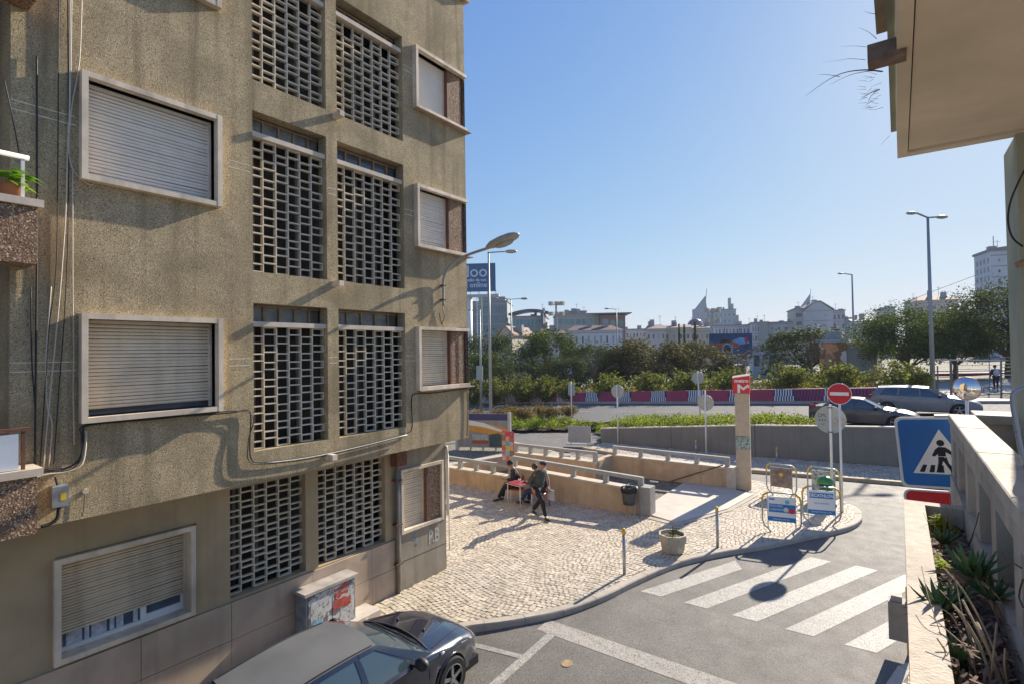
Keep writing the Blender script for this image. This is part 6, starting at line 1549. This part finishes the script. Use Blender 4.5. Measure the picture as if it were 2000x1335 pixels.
MB().tube([(.16,.2,1.38),(.22,.24,1.15),(.20,.30,.8)],.008,5).build('strap',signw,wm_,world=False)
# seated man with beanie: seat .45
def seated(lean=0,legs=((.42,.10,.47),(.62,.10,.11),(.40,-.10,.46),(.44,-.10,.09))):
    k1,a1,k2,a2=legs
    return dict(pelvis=(0,0,.52),waist=(.0,0,.68),chest=(.05+lean,0,.90),neckb=(.10+lean,0,1.06),neck=(.13+lean,0,1.10),skull0=(.16+lean,0,1.155),skull1=(.175+lean,0,1.21),skull2=(.17+lean,0,1.26),face=(.9,-.1,-.35),
     shl=(.06+lean,.19,.98),ell=(.14,.27,.76),wrl=(.36,.18,.76),hal=(.43,.16,.765),shr=(.06+lean,-.19,.98),elr=(.05,-.27,.74),wrr=(.25,-.20,.60),har=(.32,-.18,.57),
     hipl=(.03,.10,.50),knl=k1,anl=a1,toel=(a1[0]+.13,a1[1],a1[2]-.05),hipr=(.03,-.10,.50),knr=k2,anr=a2,toer=(a2[0]+.13,a2[1],.045))
redp=mat('red_plastic',(.32,.02,.03),.4,.1,9)
def chair(loc_,rz,label):
    t=empty('chair',loc_,rz,label=label,cat='chair',group='red chairs at the small table')
    MB().bbox((-.22,-.22,.41),(.23,.22,.45),.01).build('seat',redp,t,world=False)
    mb=MB(); mb.box((-.245,-.21,.60),(-.215,.21,.84)); mb.build('backrest',redp,t,world=False)
    for x,y in ((-.22,-.2),(-.22,.2),(.2,-.2),(.2,.2)):
        MB().tube([(x,y,0),(x,y,.41 if x>0 else .84)],.014,8).build('leg',redp if x<0 else white,t,True,world=False)
    for y in (-.2,.2): MB().tube([(-.22,y,.64),(.18,y,.64),(.2,y,.45)],.014,6).build('armrest',redp,t,True,world=False)
    return t
ps=(-10.35,14.45); 
chair((*ps,PV),R(222),'red chair under the seated man in the dark beanie')
person((ps[0],ps[1],PV),R(222),'seated man in black beanie and open dark jacket at the small red table',seated(),(coat,tr,sh,coat),'beanie')
pj=t=[o for o in COL.objects if o.name.startswith('person')][-1]
MB().ball((.19,.02,.86),.10,10,sc=(.35,.9,1.8)).build('jumper',jumper,t,True,world=False)
ps2=(-9.35,14.35)
chair((*ps2,PV),R(188),'red chair hidden behind the walking man')
person((ps2[0],ps2[1],PV),R(190),'person in blue jeans sitting at the table, mostly hidden by the walking man',seated(),(coat,jeans,sh,mat('brown_hair',(.05,.03,.02),.7)),None)
tb=empty('table',(-9.92,14.05,PV),R(-12),label='small square table with red top and white legs',cat='table')
MB().bbox((-.33,-.30,.71),(.33,.30,.74),.005).build('tabletop',mat('table_red',(.33,.05,.06),.4,.15,5),tb,world=False); MB().box((-.335,-.305,.695),(.335,.305,.709)).build('table_edge',white,tb,world=False)
for x in (-.29,.29):
    for y in (-.26,.26): MB().tube([(x,y,0),(x,y,.70)],.015,8).build('leg',white,tb,True,world=False)
for i,(x,y,h,mt,lb_) in enumerate(((-.05,.05,.09,white,'white cup on the red table'),(.16,.02,.06,redp,'low red bowl on the red table'))):
    t=empty('cup' if i==0 else 'bowl',(-9.92+x,14.05+y,PV+.74),label=lb_,cat='cup' if i==0 else 'bowl'); MB().lathe([(.02,0),(.035,h*.3),(.04,h),(.036,h),(.03,h*.3)],14).build('vessel',mt,t,True,world=False)
# far pedestrian with a backpack
q=D(1946,765,38.5); q.z=far_h(q.x,q.y)+.05; 
SJ=dict(WJ); SJ.update(anl=(-.05,.11,.10),toel=(.08,.11,.05),knl=(.0,.11,.5),knr=(.05,-.1,.5),anr=(.04,-.1,.09),toer=(.16,-.11,.05),skull1=(.12,0,1.60),skull2=(.12,0,1.65),skull0=(.12,0,1.54),neck=(.10,0,1.49))
fp_=person((q.x,q.y,q.z),YAW+R(70),'pedestrian in dark clothes with a pale backpack beyond the grey fence',SJ,(coat,tr,sh,mat('black_hair',(.015,.012,.01),.7)),None)
MB().ball((-.16,.02,1.18),.2,10,sc=(.6,.95,1.25)).build('backpack',mat('lilac_pack',(.5,.48,.6),.8),fp_,True,world=False)
# convex traffic mirror
c=D(1888,758,14.5); mrt=empty('traffic_mirror',(c.x,c.y,0),label='round convex traffic mirror on a post beyond the stone coping',cat='mirror')
nrm=(Vector((-.35,-1,.05))).normalized()
mirm=bpy.data.materials.new('mirror_chrome'); mirm.use_nodes=True; b_=mirm.node_tree.nodes['Principled BSDF']; b_.inputs['Metallic'].default_value=1; b_.inputs['Roughness'].default_value=.04; b_.inputs['Base Color'].default_value=(.8,.76,.72,1)
x_=nrm.cross(Vector((0,0,1))).normalized(); y_=x_.cross(nrm); mb=MB(); vs=[c+nrm*.10];n=30;Rm=.31
for j in range(1,7):
    rr=Rm*j/6
    for k in range(n): a=2*math.pi*k/n; vs.append(c+(x_*math.cos(a)+y_*math.sin(a))*rr+nrm*(.10*(1-(rr/Rm)**2)))
fs=[(0,1+k,1+(k+1)%n) for k in range(n)]+[(1+(j-1)*n+k,1+j*n+k,1+j*n+(k+1)%n,1+(j-1)*n+(k+1)%n) for j in range(1,6) for k in range(n)]
mb.add(vs,fs); mb.build('mirror_glass',mirm,mrt,True)
MB().tube([c+(x_*math.cos(a)+y_*math.sin(a))*Rm for a in [2*math.pi*k/30 for k in range(30)]],.014,6,closed=True).build('rim',mat('mirror_rim',(.45,.25,.2),.5),mrt,True); MB().disc(c-nrm*.03,nrm,Rm,.02,30).build('back',signb,mrt)
MB().tube([(c.x,c.y+.07,0),(c.x,c.y+.07,c.z-.1)],.038,8).build('post',white,mrt,True)
# ------------------------------------------------------------------ our own house front: balcony, planter, soffit
k_=.78
own=empty('own_building',(2,2,0),label='pale concrete balcony front the picture is taken from, with its soffit above',cat='building')
CP=4.415; PT_=3.87; BY=5.98; PY=4.93
MB().box((.03,-4,0),(1.2,4.90,3.30)).build('front_wall',greenc,own)
MB().box((.34,-4,3.30),(6,6.4,3.48)).build('balcony_floor',mat('balcony_tile',(.35,.28,.22),.6,.1,4),own)
# soffit slab with a drip groove and raised border
MB().box((.105,-4,6.62),(5,5.50,6.80)).build('soffit',soffm,own)
MB().box((.03,-4,6.60),(.098,5.61,6.80)).build('soffit_border',soffm,own); MB().box((.0985,5.508,6.60),(5,5.61,6.80)).build('soffit_border',soffm,own)
MB().box((-.01,-4,6.805),(.03,5.52,7.75)).build('fascia',greenc,own)
MB().box((-.075,-4,7.2),(-.0105,4.55,7.45)).build('fascia_strip',mat('fascia_brown',(.36,.27,.19),.85,.12,5,.2,60,stain=.4),own)
q0=onY(1690,85,4.0); 
sb=MB(); c0=onY(1718,108,3.6); sb.box((c0.x-.055,c0.y-.055,c0.z-.05),(c0.x+.12,c0.y+.055,c0.z+.05)); sb.build('stone_spout',mat('spout_stone',(.28,.20,.15),.9,.3,14,.6,60,stain=.6),own)
MB().box((.76,5.52,3.48),(1.25,6.1,6.60)).build('column',greenc,own)
# dry grass roots hanging from the spout
dg_=empty('dry_weeds',tuple(c0),label='wispy dry weeds growing out of the stone spout overhead',cat='weeds'); rg=random.Random(6)
def wisp(pts,r): MB().tube(catmull([onY(x,y,3.6) for x,y in pts],4),[r*(1-.85*k/(4*(len(pts)-1))) for k in range(4*(len(pts)-1)+1)],4).build('stalk',mat('weed_stalk',(.13,.10,.08),.9,.2,20),dg_)
for pts,r in (([(1722,140),(1690,137),(1650,142),(1615,158),(1573,188)],.0045),([(1725,140),(1700,139),(1660,147),(1620,166)],.003),([(1640,150),(1615,146),(1596,146)],.002),([(1718,175),(1700,182),(1682,193)],.004),([(1712,178),(1700,190),(1694,206)],.002),
  ([(1690,117),(1660,115),(1640,118),(1606,122)],.0015),([(1692,92),(1665,90),(1640,92)],.0012),([(1712,76),(1695,62),(1676,54)],.0018),([(1714,28),(1700,26),(1688,22)],.002),([(1725,210),(1705,215),(1690,212)],.0012),([(1738,265),(1728,275),(1717,287)],.001)): wisp(pts,r)
for k in range(26):
    x=rg.uniform(1690,1722);y=rg.uniform(145,215); wisp([(x,y),(x-rg.uniform(8,22),y+rg.uniform(-6,10))],.0012)
# balustrade
weath=mat('weathered_stone',(.46,.40,.325),.85,.16,5,.3,60,stain=.6,streak=.5); copm=mat('coping_slab_stone',(.50,.44,.355),.8,.14,7,.3,70,stain=.55)
bal=empty('balustrade',(.4,2.5,3.9),label='pale stone balustrade with broad coping slabs and square openings',cat='balustrade')
xb0,xb1=.335,.512
ys_=[BY,5.02,3.9,2.8,1.7,.6,-.6]
for a,b in zip(ys_[:-1],ys_[1:]):
    MB().bbox((xb0,b+.004,CP-.07),(xb1+.0,a-.004,CP+random.uniform(-.0015,.0015)),.006).build('coping_slab',copm,bal)
MB().box((xb0+.01,-.6,CP-.17),(xb1-.01,BY-.01,CP-.0705)).build('beam',weath,bal)
MB().box((xb0-.0,-.6,3.48),(xb1,BY,3.90)).build('base',weath,bal)
for y in (5.96,5.42,4.78,4.14,3.5,2.86,2.22,1.58,.94): MB().box((xb0+.012,y-.16 if y<5.9 else y-.2,3.9),(xb1-.012,y,CP-.171)).build('baluster',weath,bal)
# shade-side screen behind the openings
MB().box((xb1+.12,-.6,3.48),(xb1+.16,BY-.4,4.2)).build('back_panel',mat('back_panel_grey',(.33,.31,.28),.85,.1,3,stain=.4),bal)
cr=empty('return_parapet',(2,6.2,3.4),label='stone parapet with bright flat top closing the end of the balcony',cat='parapet')
MB().bbox((xb1+.004,BY,CP-.07),(5,BY+.42,CP),.006).build('coping_slab',copm,cr); MB().box((xb1+.03,BY+.06,3.3),(5,BY+.36,CP-.0705)).build('parapet_wall',concrete,cr)
# small bar across the coping
# planter box in front
pl=empty('planter_box',(.15,2.5,3.6),label='long concrete planter box hung outside the balustrade, full of dry succulents',cat='planter box')
pc=mat('planter_concrete',(.56,.49,.40),.85,.14,14,.5,70,stain=.6)
MB().box((.005,-.6,3.32),(.125,PY,PT_)).build('outer_wall',pc,pl); MB().box((.1255,PY-.1,3.32),(xb0-.001,PY,PT_)).build('end_wall',pc,pl)
MB().box((.02,-.6,3.305),(xb0-.001,PY-.01,3.319)).build('bottom',pc,pl)
mb=MB(); rg=random.Random(3); nxs,nys=7,90; vs=[(.1255+(xb0-.127)*i/(nxs-1),-.59+(PY-.105+.59)*j/(nys-1),3.735+rg.uniform(-.012,.018)) for j in range(nys) for i in range(nxs)]
mb.add(vs,[(j*nxs+i,j*nxs+i+1,(j+1)*nxs+i+1,(j+1)*nxs+i) for j in range(nys-1) for i in range(nxs-1)]); mb.build('soil',soil,pl)
# litter of dead leaves on the soil
lt=MB()
for k in range(900):
    x=rg.uniform(.13,.33);y=rg.uniform(.3,4.8); a=rg.uniform(0,6.28); blade(lt,(x,y,3.752+rg.uniform(0,.02)),(math.cos(a),math.sin(a),.15),rg.uniform(.015,.04),.010,.3,seg=1)
lt.build('leaf_litter',deadw,kind='stuff')
# aloes
aloe=mat('aloe_leaf',(.085,.155,.06),.45,.25,9,.1,40,speck=((.16,.2,.1),90,.06)); aloed=mat('aloe_dry_leaf',(.30,.17,.09),.8,.3,12,.3,60)
def succ(x,y,z,sc,n,label,seed,dry=5,up=.75,pt=None):
    rg=random.Random(seed); t=empty('aloe_plant',(x,y,z),label=label,cat='succulent',group='aloes in the planter box')
    def leaf(a,el,L,w_,mt,curl):
        mb=MB(); d=Vector((math.cos(a)*math.cos(el),math.sin(a)*math.cos(el),math.sin(el))); s_=Vector((-math.sin(a),math.cos(a),0)); p=Vector((0,0,0)); vs=[]; N=6
        for k in range(N+1):
            tt=k/N; ww=w_*(1-tt)**.75*(.75+.6*math.sin(min(1,tt*2.2)*1.57))*.75+.0015; nn=s_.cross(d).normalized(); th=ww*.42
            vs+=[p-s_*ww/2+nn*th*.35,p-nn*th*.6,p+s_*ww/2+nn*th*.35,p+nn*th*.05]
            d=(d+Vector((0,0,curl/N))).normalized(); p=p+d*L/N
        mb.add(vs,[(4*k+j,4*k+(j+1)%4,4*k+4+(j+1)%4,4*k+4+j) for k in range(N) for j in range(4)]+[(3,2,1,0)])
        mb.build('leaf' if mt is aloe else 'dry_leaf',mt,t,world=False)
    for k in range(n):
        f=k/n; a=k*2.4+rg.uniform(-.2,.2); el=R(18+60*f+rg.uniform(-8,8))*up+.1; leaf(a,el,sc*rg.uniform(.85,1.1)*(1-.25*f),sc*.26,aloe,.5)
    for k in range(dry): a=rg.uniform(0,6.28); leaf(a,R(rg.uniform(-18,15)),sc*rg.uniform(.7,1.1),sc*.2,aloed,-.6)
    return t
def G2_(px,py,z): return G(px,py,z)
def sx(px,py,z,**k):
    p=G(px,py,z); return min(.30,max(.11,p.x)),p.y
for (px,py,z,sc,n,lab,sd,dry) in ((1900,1112,4.0,.145,20,'biggest aloe, leaning against the balustrade with brown dry leaves',1,9),(1838,1180,3.86,.13,17,'spiky aloe hanging over the outer planter rim',2,7),(1843,1052,3.78,.105,15,'small aloe in the middle of the bare gravel',3,4),(1868,1160,3.85,.10,14,'pale green aloe between the two larger ones',4,5),(1935,1155,3.93,.12,15,'aloe tucked into the corner below the biggest one',5,4),(1885,1290,3.80,.13,14,'dark aloe low down under the dry stalks',6,6)):
    x,y=sx(px,py,z); succ(x,y,z-.03,sc*1.22,n+3,lab,sd,dry)
def sedum(px,py,lab,n,seed,r_=.05):
    x,y=sx(px,py,3.76); y=min(y,4.70); rg=random.Random(seed); t=empty('leafy_plant',(x,y,3.74),label=lab,cat='plant'); mb=MB()
    for k in range(n):
        a=rg.uniform(0,6.28); rr=rg.uniform(0,r_*1.35); mb_=mb; p=(rr*math.cos(a),rr*math.sin(a)*1.6,rg.uniform(.0,.09)*(1.2-rr/r_)); blade(mb,p,(math.cos(a),math.sin(a),rg.uniform(.2,1.2)),rg.uniform(.02,.04),.018,.5,seg=2)
    mb.build('foliage',sedm,t,world=False)
sedm=leafmat('lime_leaf',(.30,.36,.03),.35,.4)
sedum(1828,1003,'lime green leafy clump at the far end of the planter box',520,1,.07); sedum(1842,1120,'lime green leafy clump beside the middle aloe',380,2,.055); sedum(1832,1105,'small lime clump near the planter rim',110,3,.03); sedum(1850,1325,'lime green sprig at the bottom edge',60,5,.03)
# dry stems and thatch
th_=MB(); rg=random.Random(17)
for k in range(760):
    y=rg.uniform(1.9,3.7); x=rg.uniform(.14,.32); z=3.78+rg.uniform(0,.11)*(1 if y<3.2 else .5); a=rg.uniform(0,6.28); blade(th_,(x,y,z),(math.cos(a),math.sin(a),rg.uniform(-.3,.5)),rg.uniform(.04,.09),.012,.8,seg=2)
th_.build('dry_thatch',mat('dry_thatch',(.17,.11,.08),.9,.35,14),kind='stuff')
ds=empty('dry_stalks',(.2,2.3,3.8),label='bundle of tall dry grey-brown flower stalks leaning across the planter',cat='dry stalks')
def stalk(pts,zz,r):
    P=[]
    for (x,y),z in zip(pts,zz): P.append(G(x,y,z))
    MB().tube(catmull(P,3),r,5).build('stalk',deadw,ds)
for pts,zz,r in (([(1965,1335),(1930,1240),(1880,1150),(1845,1110)],(3.80,3.9,4.0,4.03),.0035),([(1925,1335),(1905,1260),(1870,1190),(1835,1150)],(3.8,3.86,3.9,3.92),.003),([(1940,1345),(1918,1270),(1885,1210),(1862,1180)],(3.8,3.9,3.98,4.0),.005),([(1950,1340),(1935,1280),(1905,1220),(1880,1170)],(3.8,3.9,3.98,4.02),.004),
   ([(1960,1345),(1940,1290),(1920,1240),(1908,1215)],(3.8,3.9,4.0,4.02),.005),([(1935,1335),(1940,1280),(1947,1215)],(3.8,3.95,4.05),.003),([(1968,1335),(1962,1300),(1963,1265)],(3.85,3.95,4.02),.0025),([(1900,1335),(1880,1250),(1858,1200),(1820,1180)],(3.78,3.85,3.9,3.92),.0025),([(1895,1340),(1860,1290),(1830,1245)],(3.78,3.85,3.9),.003),([(1915,1340),(1890,1270),(1850,1230),(1815,1200)],(3.78,3.9,3.93,3.95),.0022),([(1870,1335),(1850,1290),(1843,1260)],(3.77,3.85,3.9),.002),
   ([(1900,1260),(1880,1200),(1868,1140),(1860,1120)],(3.85,3.95,4.02,4.06),.002),([(1860,1300),(1835,1230),(1812,1160),(1800,1105)],(3.8,3.88,3.95,4.0),.0016)): stalk(pts,zz,r)
# thin dead twigs at the planter end
tw=empty('dry_twigs',(.2,4.8,3.87),label='thin dry twigs sticking up at the far end of the planter',cat='twigs'); rg=random.Random(23)
for k in range(16):
    b=Vector((rg.uniform(.13,.28),rg.uniform(4.3,4.8),3.75)); e=b+Vector((rg.uniform(-.05,.05),rg.uniform(-.05,.1),rg.uniform(.12,.24))); m_=b.lerp(e,.5)+Vector((rg.uniform(-.02,.02),rg.uniform(-.02,.02),0)); MB().tube([b,m_,e],[.002,.0014,.0007],4).build('twig',deadw,tw)
# crawling stem on the balustrade
MBs=MB().tube([onX(x,y,xb0-.004) for x,y in ((1890,1068),(1898,1048),(1908,1018),(1912,1000))],.003,5)
cs=empty('creeper_stem',(.29,4,4.1),label='thin dead creeper stem stuck to the balustrade',cat='creeper'); MBs.build('stem',barkm,cs)
MB().tube([onX(x,y,xb0-.004) for x,y in ((1958,1080),(1965,1090),(1978,1098),(1995,1108))],.0035,5).build('stem',barkm,cs)
MB().tube([onX(x,y,xb0-.004) for x,y in ((1998,1130),(1992,1150),(1990,1165),(1998,1185))],.003,5).build('stem',barkm,cs)
# curved metal arm at the right edge
ca=empty('metal_armchair',(1.3,3.8,3.48),label='curved grey metal tube of a balcony chair at the right edge',cat='chair')
pts=[(2040,750),(2003,756),(1984,763),(1978,775),(1980,800),(1987,840),(1995,880),(2010,930),(2030,1000)]
MB().tube(catmull([onY(x,y,3.5) for x,y in pts],4),.011,10).build('arm_tube',mat('grey_tube',(.30,.34,.40),.3,.05,4,metal=.4),ca,True)
# loose hanging wire by the column
hw_=empty('hanging_wire',tuple(onY(1970,430,5.4)),label='thin black wire curving down beside the right-hand column',cat='wire'); MB().tube(catmull([onY(x,y,5.45) for x,y in ((2005,325),(1985,365),(1972,400),(1969,435),(1978,465),(1998,482))],4),.007,6).build('wire',blackc,hw_)
tl_=empty('clay_ridge',tuple(onY(1992,517,5.5)),label='small weathered clay tile stuck out from the column',cat='tile'); a=onY(1984,519,5.45);b=onY(2005,510,5.45); MB().tube([a,b],.022,8).build('tile',mat('clay_tile',(.35,.22,.14),.85,.3,20,.3,60),tl_,True)
# ------------------------------------------------------------------ tidy
bpy.context.view_layer.update()
